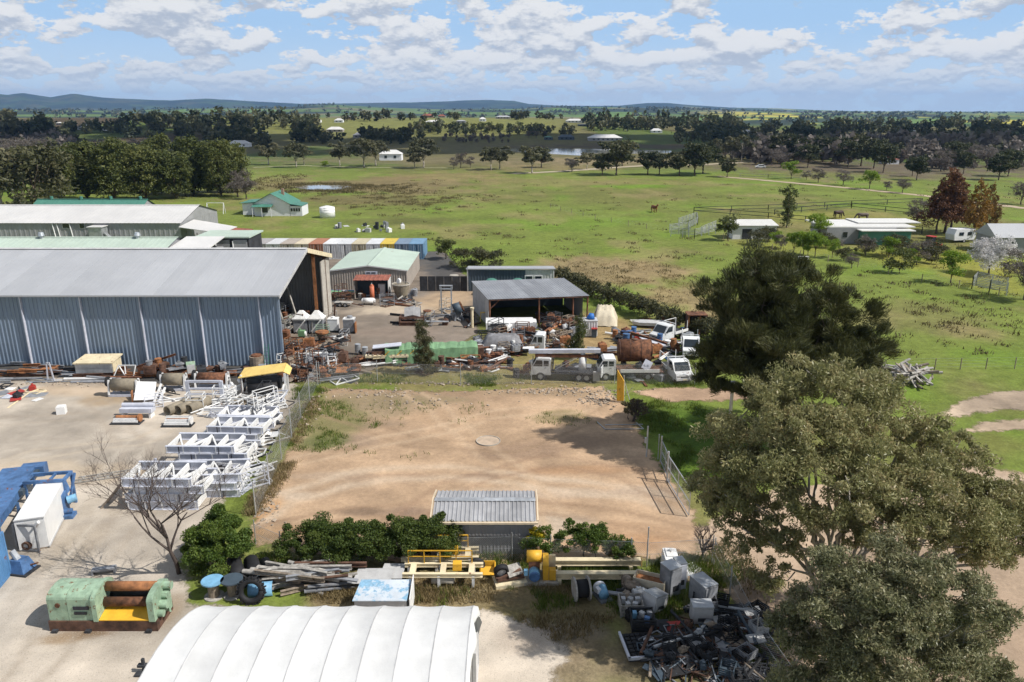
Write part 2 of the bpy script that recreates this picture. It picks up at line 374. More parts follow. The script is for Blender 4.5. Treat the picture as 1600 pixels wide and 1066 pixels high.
def ground_mat(name, det=(.75, 1.3), scale=1.6, edge=False, bump=.5, fine=9.0, rough=.95, contrast=1.0, pebble=0):
    m = bpy.data.materials.new(name); m.use_nodes = True; t = NT(m.node_tree); b = t.n['Principled BSDF']
    pos = t.node('ShaderNodeNewGeometry').outputs['Position']
    c = t.node('ShaderNodeAttribute', {'attribute_name': 'Col'}).outputs['Color']
    n1 = t.noise(pos, scale, 6, .65); n2 = t.noise(pos, fine, 4, .7); n3 = t.noise(pos, scale*.12, 4, .6)
    k = t.math('ADD', t.math('ADD', t.math('MULTIPLY', n1, .45*contrast), t.math('MULTIPLY', n2, .45*contrast)), t.math('MULTIPLY', n3, .35))
    lo = .625*contrast*.72+.17
    k2 = t.step(k, lo-.22, lo+.30, det[0], det[1])
    kk = t.node('ShaderNodeCombineColor', None, Red=k2, Green=t.math('MULTIPLY', k2, .995), Blue=t.math('MULTIPLY', k2, .97)).outputs[0]
    cc = t.mix(1.0, c, kk, 'MULTIPLY')
    if pebble:
        vr = t.node('ShaderNodeTexVoronoi', None, Vector=pos, Scale=pebble)
        cc = t.mix(t.math('MULTIPLY', t.step(t.noise(pos, pebble*1.7, 2), .56, .7), .35), cc, (.62, .58, .52))
        cc = t.mix(t.math('MULTIPLY', t.step(t.noise(pos, pebble*1.1, 2), .58, .7), .35), cc, (.16, .13, .10))
    t.set(b, 'Base Color', cc); b.inputs['Roughness'].default_value = rough; b.inputs['Specular IOR Level'].default_value = .15
    h = t.math('ADD', n1, t.math('MULTIPLY', n2, .5))
    t.set(b, 'Normal', t.node('ShaderNodeBump', None, Strength=bump, Distance=.12, Height=h).outputs[0])
    if edge:
        e = t.node('ShaderNodeAttribute', {'attribute_name': 'edge'}).outputs['Fac']
        al = t.step(t.math('ADD', e, t.math('MULTIPLY', t.math('SUBTRACT', t.noise(pos, .9, 6, .7), .5), 2.6)), -.25, .35)
        tr = t.node('ShaderNodeBsdfTransparent'); mx = t.node('ShaderNodeMixShader', None, _0=al)
        t.l.new(tr.outputs[0], mx.inputs[1]); t.l.new(b.outputs[0], mx.inputs[2]); t.l.new(mx.outputs[0], t.n['Material Output'].inputs[0])
    return m
S('ground', npmesh('ground', np.c_[X, Y, Z], Q, ground_mat('grassland', (.55, 1.5), .9, bump=.9, fine=5.0), True, colors=gcol))
def sheet(name, poly, col, blobs, m, z=.006, step=.5, pxpoly=True, tracks=()):
    pp = np.array([(g(*p).x, g(*p).y) for p in poly]) if pxpoly else np.array(poly)
    x0, y0 = pp.min(0)-1.6; x1, y1 = pp.max(0)+1.6
    xs = np.arange(x0, x1+step, step); ys = np.arange(y0, y1+step, step)
    gx, gy = np.meshgrid(xs, ys, indexing='ij'); x, y = gx.ravel(), gy.ravel()
    d = np.full(len(x), 1e9); ins = np.zeros(len(x), bool)
    for i in range(len(pp)):
        a, b = pp[i], pp[(i+1) % len(pp)]; ab = b-a
        t = np.clip(((x-a[0])*ab[0]+(y-a[1])*ab[1])/max(ab@ab, 1e-9), 0, 1)
        d = np.minimum(d, np.hypot(x-a[0]-t*ab[0], y-a[1]-t*ab[1]))
        cr = (a[1] > y) != (b[1] > y)
        with np.errstate(divide='ignore', invalid='ignore'):
            ins ^= cr & (x < (b[0]-a[0])*(y-a[1])/(b[1]-a[1])+a[0])
    sd = np.where(ins, d, -d)
    nx, ny = len(xs), len(ys); i = np.arange(nx-1)[:, None]; j = np.arange(ny-1)[None, :]
    q = np.stack([i*ny+j, (i+1)*ny+j, (i+1)*ny+j+1, i*ny+j+1], -1).reshape(-1, 4)
    q = q[(sd[q] > -1.5).any(1)]
    used = np.unique(q); rm = np.full(len(x), -1); rm[used] = np.arange(len(used)); q = rm[q]
    x, y, sd = x[used], y[used], sd[used]
    tone = .55*fbm(x, y, 11, 5, 77)+.45*fbm(x*.35+y*.12, y, 3.2, 5, 78)
    base = np.array(col, float)*(1+1.5*(tone-.5))[:, None]*(1+.5*(fbm(x, y, 1.3, 3, 79)-.5))[:, None]
    c = paint(x, y, base, blobs, 60)
    for pts, off, wd, tc_, k in tracks:             # worn wheel tracks: a pair of ruts along a line
        pp_ = np.array([(g(*p).x, g(*p).y) for p in pts]); best = np.full(len(x), 1e9)
        wx = x+1.4*(fbm(x, y, 5, 3, 91)-.5); wy = y+1.4*(fbm(x, y, 5, 3, 92)-.5)
        for a, b in zip(pp_[:-1], pp_[1:]):
            ab = b-a; t = np.clip(((wx-a[0])*ab[0]+(wy-a[1])*ab[1])/(ab@ab), 0, 1); best = np.minimum(best, np.hypot(wx-a[0]-t*ab[0], wy-a[1]-t*ab[1]))
        f = (k*np.exp(-((best-off)/wd)**2)*(.35+.9*fbm(x, y, 2.2, 3, 93)))[:, None]; f = np.clip(f, 0, 1); c = c*(1-f)+np.array(tc_)*f
    return S(name, npmesh(name, np.c_[x, y, np.full(len(x), z)], q, m, True, {'edge': np.clip(sd, -1.5, 2.5)}, c))
GM = ground_mat('pale_gravel', (.80, 1.16), 1.2, True, .35, 14.0, contrast=.9, pebble=9)
DM = ground_mat('bare_dirt', (.70, 1.22), .35, True, .5, 3.2)
AM = ground_mat('worn_asphalt', (.75, 1.25), .7, True, .25, 10.0)
GR = (.45, .395, .335)
sheet('gravel_yard', [(-420, 592), (445, 588), (472, 612), (455, 650), (405, 715), (345, 790), (300, 850), (285, 890), (300, 945), (640, 962), (760, 955), (830, 975), (885, 1010), (850, 1100), (830, 1400), (-900, 1400)], GR,
      [(120, 610, 160, 10, (.50, .37, .25), .6), (170, 625, 60, 10, (.30, .20, .10), .6), (140, 740, 260, 16, (.52, .41, .29), .5), (170, 790, 120, 18, (.40, .34, .27), .5), (150, 990, 70, 12, (.20, .13, .07), .85), (90, 1000, 50, 10, (.30, .20, .11), .7),
       (100, 870, 60, 50, (.42, .35, .27), .5), (360, 700, 60, 40, (.38, .32, .24), .5), (820, 1000, 60, 30, (.38, .31, .25), .6), (160, 600, 180, 6, (.33, .27, .21), .7), (255, 960, 30, 40, (.30, .22, .14), .6)], GM, .006, .3, True, [([(-60, 1060), (60, 900), (150, 780), (260, 640), (300, 600)], .8, .22, (.56, .50, .43), .7), ([(40, 1066), (130, 900), (200, 800), (215, 700), (160, 630)], .8, .2, (.36, .30, .24), .6), ([(-100, 760), (60, 710), (220, 690), (300, 650)], .8, .25, (.54, .45, .35), .6), ([(0, 660), (150, 650), (260, 680)], .8, .25, (.37, .31, .25), .5)])
sheet('shed_apron', [(-420, 560), (440, 560), (446, 603), (330, 604), (200, 598), (100, 590), (-420, 592)], (.075, .072, .07), [(60, 590, 120, 6, (.20, .16, .12), .7)], AM, .010)
sheet('work_yard', [(428, 600), (436, 420), (500, 398), (655, 394), (694, 392), (722, 425), (742, 445), (748, 520), (700, 548), (600, 572), (545, 592)], (.215, .18, .15),
      [(620, 484, 90, 10, (.48, .40, .31), .9), (480, 478, 60, 12, (.42, .35, .27), .8), (700, 468, 46, 22, (.45, .33, .22), .9), (640, 520, 70, 16, (.25, .20, .165), .8), (690, 425, 30, 30, (.075, .075, .078), .9), (660, 400, 40, 20, (.08, .08, .082), .8),
       (480, 545, 60, 30, (.11, .095, .085), .8), (560, 560, 60, 16, (.12, .10, .085), .8), (450, 510, 30, 30, (.30, .24, .19), .6)], AM, .008)
LOT = (.455, .318, .21)
sheet('dirt_lot', [(500, 606), (700, 612), (940, 604), (985, 640), (1012, 700), (1085, 800), (1105, 890), (1000, 872), (700, 885), (385, 850), (398, 800), (435, 740), (468, 680), (488, 620)], LOT,
      [(560, 800, 50, 9, (.20, .14, .10), .8), (500, 820, 40, 8, (.22, .15, .10), .75), (640, 800, 45, 14, (.23, .16, .12), .75), (540, 690, 60, 10, (.30, .22, .16), .7), (590, 660, 60, 10, (.27, .20, .14), .7),
       (800, 705, 90, 14, (.29, .20, .14), .7), (745, 745, 40, 6, (.26, .18, .13), .7), (690, 650, 110, 14, (.45, .31, .20), .7), (450, 775, 70, 10, (.50, .40, .31), .85), (520, 745, 110, 8, (.47, .36, .27), .6),
       (880, 770, 140, 10, (.48, .37, .28), .75), (870, 820, 50, 22, (.47, .39, .31), .8), (1000, 770, 90, 12, (.46, .36, .28), .7), (900, 735, 120, 10, (.38, .22, .12), .6), (640, 625, 170, 14, (.27, .215, .13), .85), (600, 640, 90, 12, (.30, .235, .15), .7), (920, 690, 60, 16, (.32, .22, .15), .6), (540, 835, 80, 10, (.28, .19, .13), .7), (610, 745, 90, 10, (.34, .23, .155), .7), (740, 770, 60, 8, (.47, .35, .25), .7), (1000, 830, 60, 14, (.36, .23, .14), .6), (800, 615, 150, 8, (.30, .22, .14), .6),
       (505, 690, 38, 14, (.13, .16, .05), .8), (510, 655, 60, 26, (.20, .19, .08), .85), (480, 620, 30, 12, (.16, .17, .05), .8), (880, 650, 50, 10, (.22, .19, .09), .7), (470, 830, 60, 14, (.42, .26, .14), .6), (415, 800, 26, 40, (.45, .25, .11), .7), (960, 850, 90, 16, (.42, .25, .14), .7)], DM, .012, .25, True, [([(395, 815), (450, 775), (540, 748), (700, 735), (860, 758), (1000, 772), (1085, 795)], .8, .45, (.56, .44, .33), .9), ([(880, 850), (850, 790), (800, 735), (740, 690), (690, 640), (640, 615)], .8, .3, (.52, .38, .26), .8), ([(420, 830), (560, 800), (760, 790), (900, 800), (1080, 830)], .8, .28, (.30, .20, .13), .7), ([(500, 640), (640, 690), (800, 700), (940, 650), (985, 625)], .8, .26, (.31, .215, .14), .7), ([(470, 720), (600, 690), (760, 650), (900, 640), (960, 615)], .8, .3, (.53, .39, .27), .7), ([(1080, 800), (980, 740), (860, 720), (700, 760), (600, 830)], .8, .25, (.32, .21, .14), .6)])
sheet('bare_paddock_corner', [(1060, 900), (1100, 820), (1200, 770), (1400, 745), (1500, 722), (1570, 735), (1720, 760), (2000, 1400), (1260, 1400), (1200, 1000), (1140, 930)], (.44, .33, .24),
      [(1180, 960, 40, 30, (.24, .17, .12), .6), (1570, 760, 60, 16, (.50, .41, .33), .7), (1590, 980, 50, 80, (.46, .34, .25), .6)], DM, .018)
sheet('bare_patch', [(1470, 650), (1500, 628), (1560, 612), (1720, 606), (1720, 636), (1640, 642), (1560, 640), (1500, 652)], (.47, .37, .28), [], DM, .014)
sheet('bare_patch', [(1500, 676), (1540, 658), (1600, 656), (1720, 658), (1720, 676), (1600, 672)], (.44, .34, .25), [], DM, .020)
sheet('dirt_path', [(985, 612), (1040, 606), (1140, 606), (1240, 600), (1240, 616), (1140, 626), (1040, 628)], (.42, .29, .20), [], DM, .022)
def ribbon(name, pts, wid, col, m, z=.05):
    pts = [far(*p)[0] for p in pts]; vs = []; n = 14; cl = []
    for a, b in zip(pts[:-1], pts[1:]):
        for k in range(n): cl.append(a.lerp(b, k/n))
    cl.append(pts[-1])
    for i, p in enumerate(cl):
        d = (cl[min(i+1, len(cl)-1)]-cl[max(i-1, 0)]); s = Vector((-d.y, d.x, 0)).normalized()*wid/2*(.8+.4*random.Random(i).random())
        for k in (-1, 1): q = p+s*k; vs.append((q.x, q.y, float(hgt(q.x, q.y))+z))
    V = np.array(vs); q = np.array([(2*i, 2*i+2, 2*i+3, 2*i+1) for i in range(len(cl)-1)])[:, ::-1]
    return S(name, npmesh(name, V, q, m, True, None, np.tile(np.array(col), (len(V), 1))))
RM = ground_mat('track_gravel', (.8, 1.2), .5, False, .2)
ribbon('dirt_road', [(1120, 276), (1190, 282), (1300, 292), (1440, 306), (1600, 326), (1700, 338)], 3.6, (.42, .34, .25), RM)
ribbon('dirt_road', [(800, 272), (880, 268), (950, 263), (1010, 259), (1090, 258), (1200, 252)], 5, (.42, .36, .27), RM)
ribbon('farm_track', [(395, 262), (470, 259), (560, 262), (700, 263)], 3.5, (.30, .29, .17), RM)
# water
def water_mat():
    m = bpy.data.materials.new('still_water'); m.use_nodes = True; t = NT(m.node_tree); b = t.n['Principled BSDF']
    b.inputs['Base Color'].default_value = (.34, .32, .28, 1); b.inputs['Roughness'].default_value = .06; b.inputs['Specular IOR Level'].default_value = .9
    pos = t.node('ShaderNodeNewGeometry').outputs['Position']
    t.set(b, 'Normal', t.node('ShaderNodeBump', None, Strength=.03, Distance=.05, Height=t.noise(pos, .8, 3)).outputs[0]); return m
WM = water_mat()
def water(name, outline, z, seed):
    rnd = random.Random(seed); pts = []
    for i, p in enumerate(outline):
        a, b = far(*p)[0], far(*outline[(i+1) % len(outline)])[0]
        for k in range(8):
            q = a.lerp(b, k/8); q.y += rnd.uniform(-1, 1)*(a-b).length*.03; pts.append((q.x, q.y, z))
    S(name, MB().quad(*pts).mesh(name, WM))
water('lake', [(797, 236.5), (830, 240), (870, 241.5), (905, 243.5), (930, 240.5), (1000, 240.5), (1048, 239.5), (1050, 236), (980, 233.8), (900, 232.8), (800, 232.5)], .06, 3)
water('pond', [(455, 293.5), (485, 297.5), (530, 297), (553, 293.5), (535, 290.5), (485, 290)], .12, 4)
# ================================================================== hills
SKY_PX = np.array([(-900, 165), (-400, 160), (-100, 154), (0, 150), (40, 153), (62, 150), (105, 156), (140, 151), (180, 156), (240, 158), (285, 159), (340, 156), (400, 159), (480, 163), (560, 162), (640, 161), (700, 159), (770, 157), (805, 158), (825, 163), (870, 166), (960, 165.5), (1005, 161.5), (1035, 161.5), (1075, 165), (1130, 168.5), (1200, 170), (1260, 172), (1330, 174), (1400, 174), (1415, 172.5), (1440, 174.5), (1600, 174), (2000, 172), (2600, 170)], float)
MID_PX = np.array([(-900, 172), (0, 171), (200, 173), (300, 171), (400, 170), (470, 168), (530, 165.5), (600, 170), (700, 172), (800, 171), (860, 168), (940, 167.5), (1000, 168), (1100, 171), (1200, 174), (1300, 176), (1450, 177), (1600, 178), (2600, 178)], float)
az = R(1)*np.arange(-46, 46.01, .2); rr = np.concatenate([np.linspace(1750, 6500, 110), np.linspace(6600, 13000, 60)])
A2, R2 = np.meshgrid(az, rr, indexing='ij'); hx, hy = (R2*np.sin(A2)).ravel(), (R2*np.cos(A2)).ravel(); rf = R2.ravel()
pxs = 800+F*np.tan(A2.ravel())*CP**-1*.97
sk = np.interp(pxs, SKY_PX[:, 0], SKY_PX[:, 1]); md = np.interp(pxs, MID_PX[:, 0], MID_PX[:, 1])
HOR = 533-F*math.tan(PITCH)
zs = CH+9500*(HOR-sk)/F*.95; zm = CH+4800*(HOR-md)/F*.95
roll = fbm(hx, hy, 900, 4, 21)-.5
hz = np.maximum(zm*np.exp(-((rf-4800)/1500)**2)+roll*22*sstep(2200, 3500, rf), -30)
hz2 = zs*np.exp(-(np.minimum(rf-9500, 0)/1500)**2)*(1-.6*sstep(9500, 12500, rf))+(fbm(hx, hy, 500, 4, 23)-.5)*np.maximum(zs-20, 4)*.20
hz = np.maximum(hz, np.where(rf > 5800, hz2, -40))*sstep(1750, 2300, rf)-24*(1-sstep(1750, 2600, rf))
hc = np.tile(np.array((.11, .165, .045)), (len(hx), 1))
def mixh(f, col):
    global hc; hc = hc*(1-f[:, None])+np.array(col)*f[:, None]
mixh(sstep(.50, .56, fbm(hx, hy, 420, 3, 31))*.8, (.20, .17, .09)); mixh(sstep(.55, .60, fbm(hx, hy, 300, 3, 35))*.8, (.13, .22, .045))
mixh(sstep(.50, .60, fbm(hx, hy, 260, 5, 33)), (.035, .048, .028))
mixh(sstep(6600, 7800, rf)*sstep(28, 60, zs)*(.7+.3*sstep(.4, .6, fbm(hx, hy, 200, 4, 37))), (.030, .042, .030))
mixh(sstep(.66, .70, fbm(hx, hy, 260, 3, 39))*sstep(1000, 1200, pxs), (.45, .40, .06))
na, nr = len(az), len(rr); i = np.arange(na-1)[:, None]; j = np.arange(nr-1)[None, :]
q = np.stack([i*nr+j, i*nr+j+1, (i+1)*nr+j+1, (i+1)*nr+j], -1).reshape(-1, 4)
S('hills', npmesh('hills', np.c_[hx, hy, hz], q, ground_mat('far_country', (.75, 1.3), .01, False, .0, .03), True, colors=hc))
# ================================================================== buildings
M['shedblue'] = mat('blue_wall_steel', (.205, .265, .345), .45, metal=.15, var=.10, scale=1.2, bump=.03, streak=True)
M['roofgrey'] = mat('grey_roof_steel', (.39, .40, .42), .55, metal=.05, var=.035, scale=.35, bump=.03)
M['roofgreen'] = mat('pale_green_roof', (.44, .53, .45), .55, var=.06, scale=.5, rust=.03, bump=.03)
M['roofwhite'] = mat('white_roof', (.60, .59, .575), .55, var=.05, scale=.4, bump=.03)
M['roofdkgreen'] = mat('green_roof', (.07, .21, .16), .55, var=.1, bump=.03)
M['rustroof'] = mat('rust_red_roof', (.26, .09, .06), .8, var=.25, bump=.1)
M['roofdark'] = mat('weathered_zinc', (.27, .28, .30), .55, metal=.15, var=.14, scale=.7, streak=False, bump=.05)
M['wallgrey'] = mat('grey_wall_steel', (.30, .30, .31), .6, var=.1, scale=.8)
M['walltan'] = mat('tan_wall_steel', (.36, .32, .28), .65, var=.1, scale=.8)
M['walldark'] = mat('slate_wall_steel', (.06, .085, .11), .5, var=.1)
M['wallwhite'] = mat('white_weatherboard', (.74, .75, .77), .6, var=.05)
M['brick'] = mat('brick_wall', (.30, .19, .14), .85, var=.2, scale=6)
M['gablecream'] = mat('cream_trim', (.68, .56, .40), .6, var=.1)

def ribparts(par, name, p0, u, v, n, pitch, depth, m):
    u = Vector(u)/n
    for i in range(n): P(par, name, MB().ribbed(Vector(p0)+u*i, u*.998, v, pitch, depth), m)
# ---- big blue shed
b = T('blue_shed', 'large blue steel shed with grey roof and open gable end', 'shed', (-22.4, 71.5, 0))
EV, RG, DP = 7.15, 9.75, 21.4; L = 57.0
cols = [-24.2-5.69*k+22.4 for k in range(10)]      # local x of the columns
for k in range(10):
    xr = cols[k-1] if k else -0.05; xl = cols[k]
    if k == 0: P(b, 'wall_panel', MB().ribbed((xl, 0, .05), (xr-xl, 0, 0), (0, 0, EV-.05), .38, .05), M['shedblue'])
    if k < 9:
        P(b, 'wall_panel', MB().ribbed((cols[k+1], 0, .05), (cols[k]-cols[k+1], 0, 0), (0, 0, EV-.05), .38, .05), M['shedblue'])
    P(b, 'column', MB().box((cols[k], -.13, EV/2), (.08, .26, EV)), M['lilac'])
P(b, 'corner_post', MB().box((-.02, .05, EV/2), (.22, .3, EV)), M['shedblue'])
ov = -.45
for k in range(19):                                # roof sheets, front and back slope
    x1 = .25-k*3.0; x0 = x1-2.995
    P(b, 'roof_sheet', MB().ribbed((x0, ov, EV+.02), (x1-x0, 0, 0), (0, 10.7-ov, RG-EV), .6, .004), M['roofgrey'])
    P(b, 'roof_sheet', MB().ribbed((x1, DP+.3, EV+.02), (x0-x1, 0, 0), (0, -DP-.3+10.7, RG-EV), .6, .004), M['roofgrey'])
P(b, 'ridge_cap', MB().ext([(.25, 10.3, RG+.02), (.25, 10.7, RG+.11), (.25, 11.1, RG+.02)], (-L, 0, 0)), M['ltgrey'])
P(b, 'gutter', MB().box((-L/2+.1, ov-.06, EV), (L+.3, .14, .16)), M['roofgrey'])
P(b, 'fascia', MB().slab((.28, ov, EV-.28), (.28, 10.7, RG-.30), (.28, 10.7, RG+.06), (.28, ov, EV+.06), .06), M['ltgrey'])
P(b, 'fascia', MB().slab((.28, 10.7, RG-.45), (.28, DP+.3, EV-.45), (.28, DP+.3, EV+.05), (.28, 10.7, RG+.06), .06), M['cream'])
P(b, 'rear_wall', MB().ribbed((0, DP, 0), (-L, 0, 0), (0, 0, EV), .38, .04), M['wallgrey'])
P(b, 'partition_wall', MB().ribbed((-6.5, .1, 0), (0, DP-.2, 0), (0, 0, EV), .38, .04), M['wallgrey'])
P(b, 'left_wall', MB().ribbed((-L+.2, DP, 0), (0, -DP, 0), (0, 0, EV), .38, .04), M['shedblue'])
P(b, 'end_wall', MB().box((-.05, DP-2.2, 3.5), (.12, 4.0, 7.0)), M['concrete'])
P(b, 'steel_post', MB().ibeam((-.1, 14.3, 0), (-.1, 14.3, 8.6), .3, .35), M['orust'])
P(b, 'steel_post', MB().ibeam((-.1, 19.2, 0), (-.1, 19.2, 7.3), .3, .3), M['rust2'])
for yy in (5.5, 16.5):
    P(b, 'rafter', MB().ibeam((-.3, .2, EV-.3), (-.3, 10.7, RG-.3), .2, .4) if yy < 10 else MB().ibeam((-.3, DP, EV-.3), (-.3, 10.7, RG-.3), .2, .4), M['rust2'])
# lamp on the wall
P(b, 'wall_lamp', MB().box((-38.9+.3, -.25, 1.6), (.35, .3, .2)), M['whiteclean'])

def gable_shed(name, label, cat, x0, x1, y0, y1, ev, rg, wm, rm, axis='x', pitch=.6, over=.3, group=None):
    """a plain gable shed; axis = the direction of its ridge"""
    t = T(name, label, cat, ((x0+x1)/2, y0, float(hgt((x0+x1)/2, y0))-.02), 0, group); w_ = (x1-x0)/2; d = y1-y0
    P(t, 'front_wall', MB().ribbed((-w_, 0, 0), (2*w_, 0, 0), (0, 0, ev), pitch, .04), wm)
    P(t, 'rear_wall', MB().ribbed((w_, d, 0), (-2*w_, 0, 0), (0, 0, ev), pitch, .04), wm)
    P(t, 'side_wall', MB().ribbed((w_, 0, 0), (0, d, 0), (0, 0, ev), pitch, .04), wm)
    P(t, 'side_wall', MB().ribbed((-w_, d, 0), (0, -d, 0), (0, 0, ev), pitch, .04), wm)
    o = over
    if axis == 'x':
        P(t, 'roof_slope', MB().ribbed((-w_-o, -o, ev-.02), (2*w_+2*o, 0, 0), (0, d/2+o, rg-ev), .76, .012), rm)
        P(t, 'roof_slope', MB().ribbed((w_+o, d+o, ev-.02), (-2*w_-2*o, 0, 0), (0, -d/2-o, rg-ev), .76, .03), rm)
        for s in (-1, 1): P(t, 'gable', MB().ext([(s*w_, 0, ev), (s*w_, d, ev), (s*w_, d/2, rg-.05)], (-s*.05, 0, 0)), wm)
        P(t, 'ridge_cap', MB().ext([(-w_-o, d/2-.3, rg-.02), (-w_-o, d/2, rg+.06), (-w_-o, d/2+.3, rg-.02)], (2*w_+2*o, 0, 0)), rm)
    else:
        P(t, 'roof_slope', MB().ribbed((-w_-o, d+o, ev-.02), (0, -d-2*o, 0), (w_+o, 0, rg-ev), .76, .012), rm)
        P(t, 'roof_slope', MB().ribbed((w_+o, -o, ev-.02), (0, d+2*o, 0), (-w_-o, 0, rg-ev), .76, .012), rm)
        for y in (0, d): P(t, 'gable', MB().ext([(-w_, y, ev), (w_, y, ev), (0, y, rg-.05)], (0, .05 if y == 0 else -.05, 0)), wm)
        P(t, 'ridge_cap', MB().ext([(-.3, -o, rg-.02), (0, -o, rg+.07), (.3, -o, rg-.02)], (0, d+2*o, 0)), rm)
        for s in (-1, 1): P(t, 'barge_board', MB().slab((s*(w_+o), -o-.02, ev-.12), (0, -o-.02, rg-.12), (0, -o-.02, rg+.05), (s*(w_+o), -o-.02, ev+.05), .04*s), M['roofwhite'])
    return t
# ---- pale green workshop behind the blue shed
xr = at(275, 373, 106).x
pg = gable_shed('green_roof_workshop', 'long workshop with pale green roof behind the blue shed', 'workshop', -86, xr, 99, 113, 5.6, 7.25, M['wallgrey'], M['roofgreen'])
for px in (65, 215):
    p = at(px, 371, 105.6)-pg.location
    mb = MB().cyl((p.x, p.y, 7.1), (p.x, p.y, 7.5), .22, n=10); P(pg, 'roof_vent', mb.cyl((p.x, p.y, 7.5), (p.x, p.y, 7.95), .42, .30, n=12), M['galv'])
an = T('white_annex', 'white flat roof annex at the end of the green roof workshop', 'annex', (xr+1.8, 99, 0))
P(an, 'roof', MB().slab((-1.4, -.5, 5.75), (4.0, -.5, 5.75), (4.0, 9.6, 6.8), (-1.4, 9.6, 6.8), .12), M['roofwhite'])
P(an, 'wall', MB().box((1.3, 4.6, 2.8), (5.0, 9.2, 5.6)), M['wallgrey'])
x0, x1 = at(308, 385, 109).x, at(389, 385, 109).x
pn = T('panel_building', 'low grey building with three large wall panels beside the containers', 'building', ((x0+x1)/2, 109, 0)); wd = (x1-x0)
P(pn, 'body', MB().box((0, 3, 3.3), (wd, 5.7, 6.6)), M['dark'])
for k in range(3): P(pn, 'wall_panel', MB().box((-wd/2+wd*(k+.5)/3, .08, 3.3), (wd/3-.55, .16, 6.1)), M['wallgrey'])
for k in range(3): P(pn, 'downpipe', MB().cyl((-wd/2+wd*(k+.04)/3+.1, -.02, .1), (-wd/2+wd*(k+.04)/3+.1, -.02, 6.2), .09, n=8), M['whiteclean'])
P(pn, 'roof', MB().box((0, 3, 6.72), (wd+.5, 6.4, .2)), M['roofgreen'])
# ---- long white shed and its awning
x1 = at(281, 348, 138).x
ws = gable_shed('long_white_shed', 'long grey walled shed with bright white roof', 'shed', -108, x1, 138, 156, 4.75, 6.9, M['wallgrey'], M['roofwhite'], pitch=.9)
for px, wdt in ((103, 1.4), (128, 1.0)):
    p = at(px, 353, 137.9)-ws.location
    wn = P(ws, 'window', MB().box((p.x, -.04, p.z), (wdt, .12, 1.0)), M['ltgrey']); P(wn, 'pane', MB().box((p.x, -.10, p.z), (wdt-.2, .06, .8)), M['glass'])
for px in (86, 93, 113): p = at(px, 362, 137.9)-ws.location; P(ws, 'downpipe', MB().cyl((p.x-.3, -.12, 4.6), (p.x+.2, -.12, .2), .09, n=6), M['whiteclean'])
p = at(155, 365, 137)-ws.location
P(ws, 'porch', MB().box((p.x, -1.2, 2.1), (2.3, 2.2, 4.2)), M['galv']); P(ws, 'porch_roof', MB().box((p.x, -1.2, 4.3), (2.7, 2.6, .12)), M['roofwhite'])
P(ws, 'stair', MB().bar((p.x+1.3, -1.5, 3.2), (p.x+4.2, -1.5, .2), .9, .15), M['galv'])
aw = T('white_awning', 'white awning roof sloping off the end of the long white shed', 'awning', (x1, 138, 0))
P(aw, 'roof', MB().slab((.3, -1.5, 4.1), (8.2, -2.2, 3.1), (8.6, 4.5, 3.3), (.3, 5.5, 4.5), .1), M['roofwhite'])
for x, y in ((7.6, -2), (8, 3.4), (3.5, -1.6)): P(aw, 'post', MB().cyl((x, y, 0), (x, y, 3.15), .08, n=6), M['rust2'])
rs = T('rusty_yellow_shelter', 'small yellow sided shelter with rusted roof past the white awning', 'shelter', (x1+9.3, 134, 0))
P(rs, 'roof', MB().slab((-1.2, 0, 2.9), (2.6, 0, 2.6), (3.4, 5, 3.4), (.2, 5, 3.6), .1), M['rustroof']); P(rs, 'front', MB().box((.7, .4, 1.3), (3.6, .1, 2.6)), M['yellow'])
P(rs, 'side', MB().box((2.7, 2.5, 1.4), (.1, 4.4, 2.8)), M['gablecream'])
# ---- far green roof shed
xa, xb = at(51, 320, 168).x, at(222, 320, 168).x
fg = gable_shed('green_roof_shed', 'narrow shed with dark green roof below the row of pines', 'shed', xa, xb, 166, 175, 3.2, 5.4, M['wallgrey'], M['roofdkgreen'], pitch=.9)
for k in range(4): P(fg, 'roof_vent', MB().cyl((-9+k*6.5, 4.5, 5.2), (-9+k*6.5, 4.5, 6.0), .35, n=8), M['roofdkgreen'])
# ---- cottage
c = g(418, 338); ct = T('weatherboard_cottage', 'white weatherboard cottage with green roof beside the water tank', 'house', c)
P(ct, 'wall', MB().box((1.2, 4, 1.5), (8.5, 7.6, 3.0)), M['wallwhite']); P(ct, 'rear_wing', MB().box((-4.6, 6, 1.4), (4.0, 7, 2.8)), M['wallwhite'])
P(ct, 'gable', MB().ext([(-3.0, .15, 3.0), (5.4, .15, 3.0), (1.2, .15, 5.3)], (0, 7.7, 0)), M['wallwhite'])
P(ct, 'roof_slope', MB().ribbed((-3.6, 8.3, 2.75), (0, -8.7, 0), (4.8, 0, 2.62), .7, .03), M['roofdkgreen']); P(ct, 'roof_slope', MB().ribbed((6.0, -.4, 2.75), (0, 8.7, 0), (-4.8, 0, 2.62), .7, .03), M['roofdkgreen'])
P(ct, 'skillion_roof', MB().slab((5.3, -.3, 2.9), (8.4, -.3, 2.4), (8.4, 6, 2.4), (5.3, 6, 2.9), .08), M['roofdkgreen']); P(ct, 'skillion_wall', MB().box((6.8, 3, 1.2), (2.9, 5.6, 2.36)), M['wallwhite'])
P(ct, 'wing_roof', MB().slab((-7.2, 2, 2.75), (-2.6, 2, 3.1), (-2.6, 10, 3.1), (-7.2, 10, 2.75), .08), M['roofdkgreen'])
P(ct, 'verandah_roof', MB().slab((-3.2, -1.6, 2.3), (1.5, -1.6, 2.3), (1.5, .2, 2.75), (-3.2, .2, 2.75), .06), M['roofdkgreen'])
for x in (-3.0, -.8, 1.4): P(ct, 'post', MB().cyl((x, -1.5, 0), (x, -1.5, 2.3), .06, n=6), M['wallwhite'])
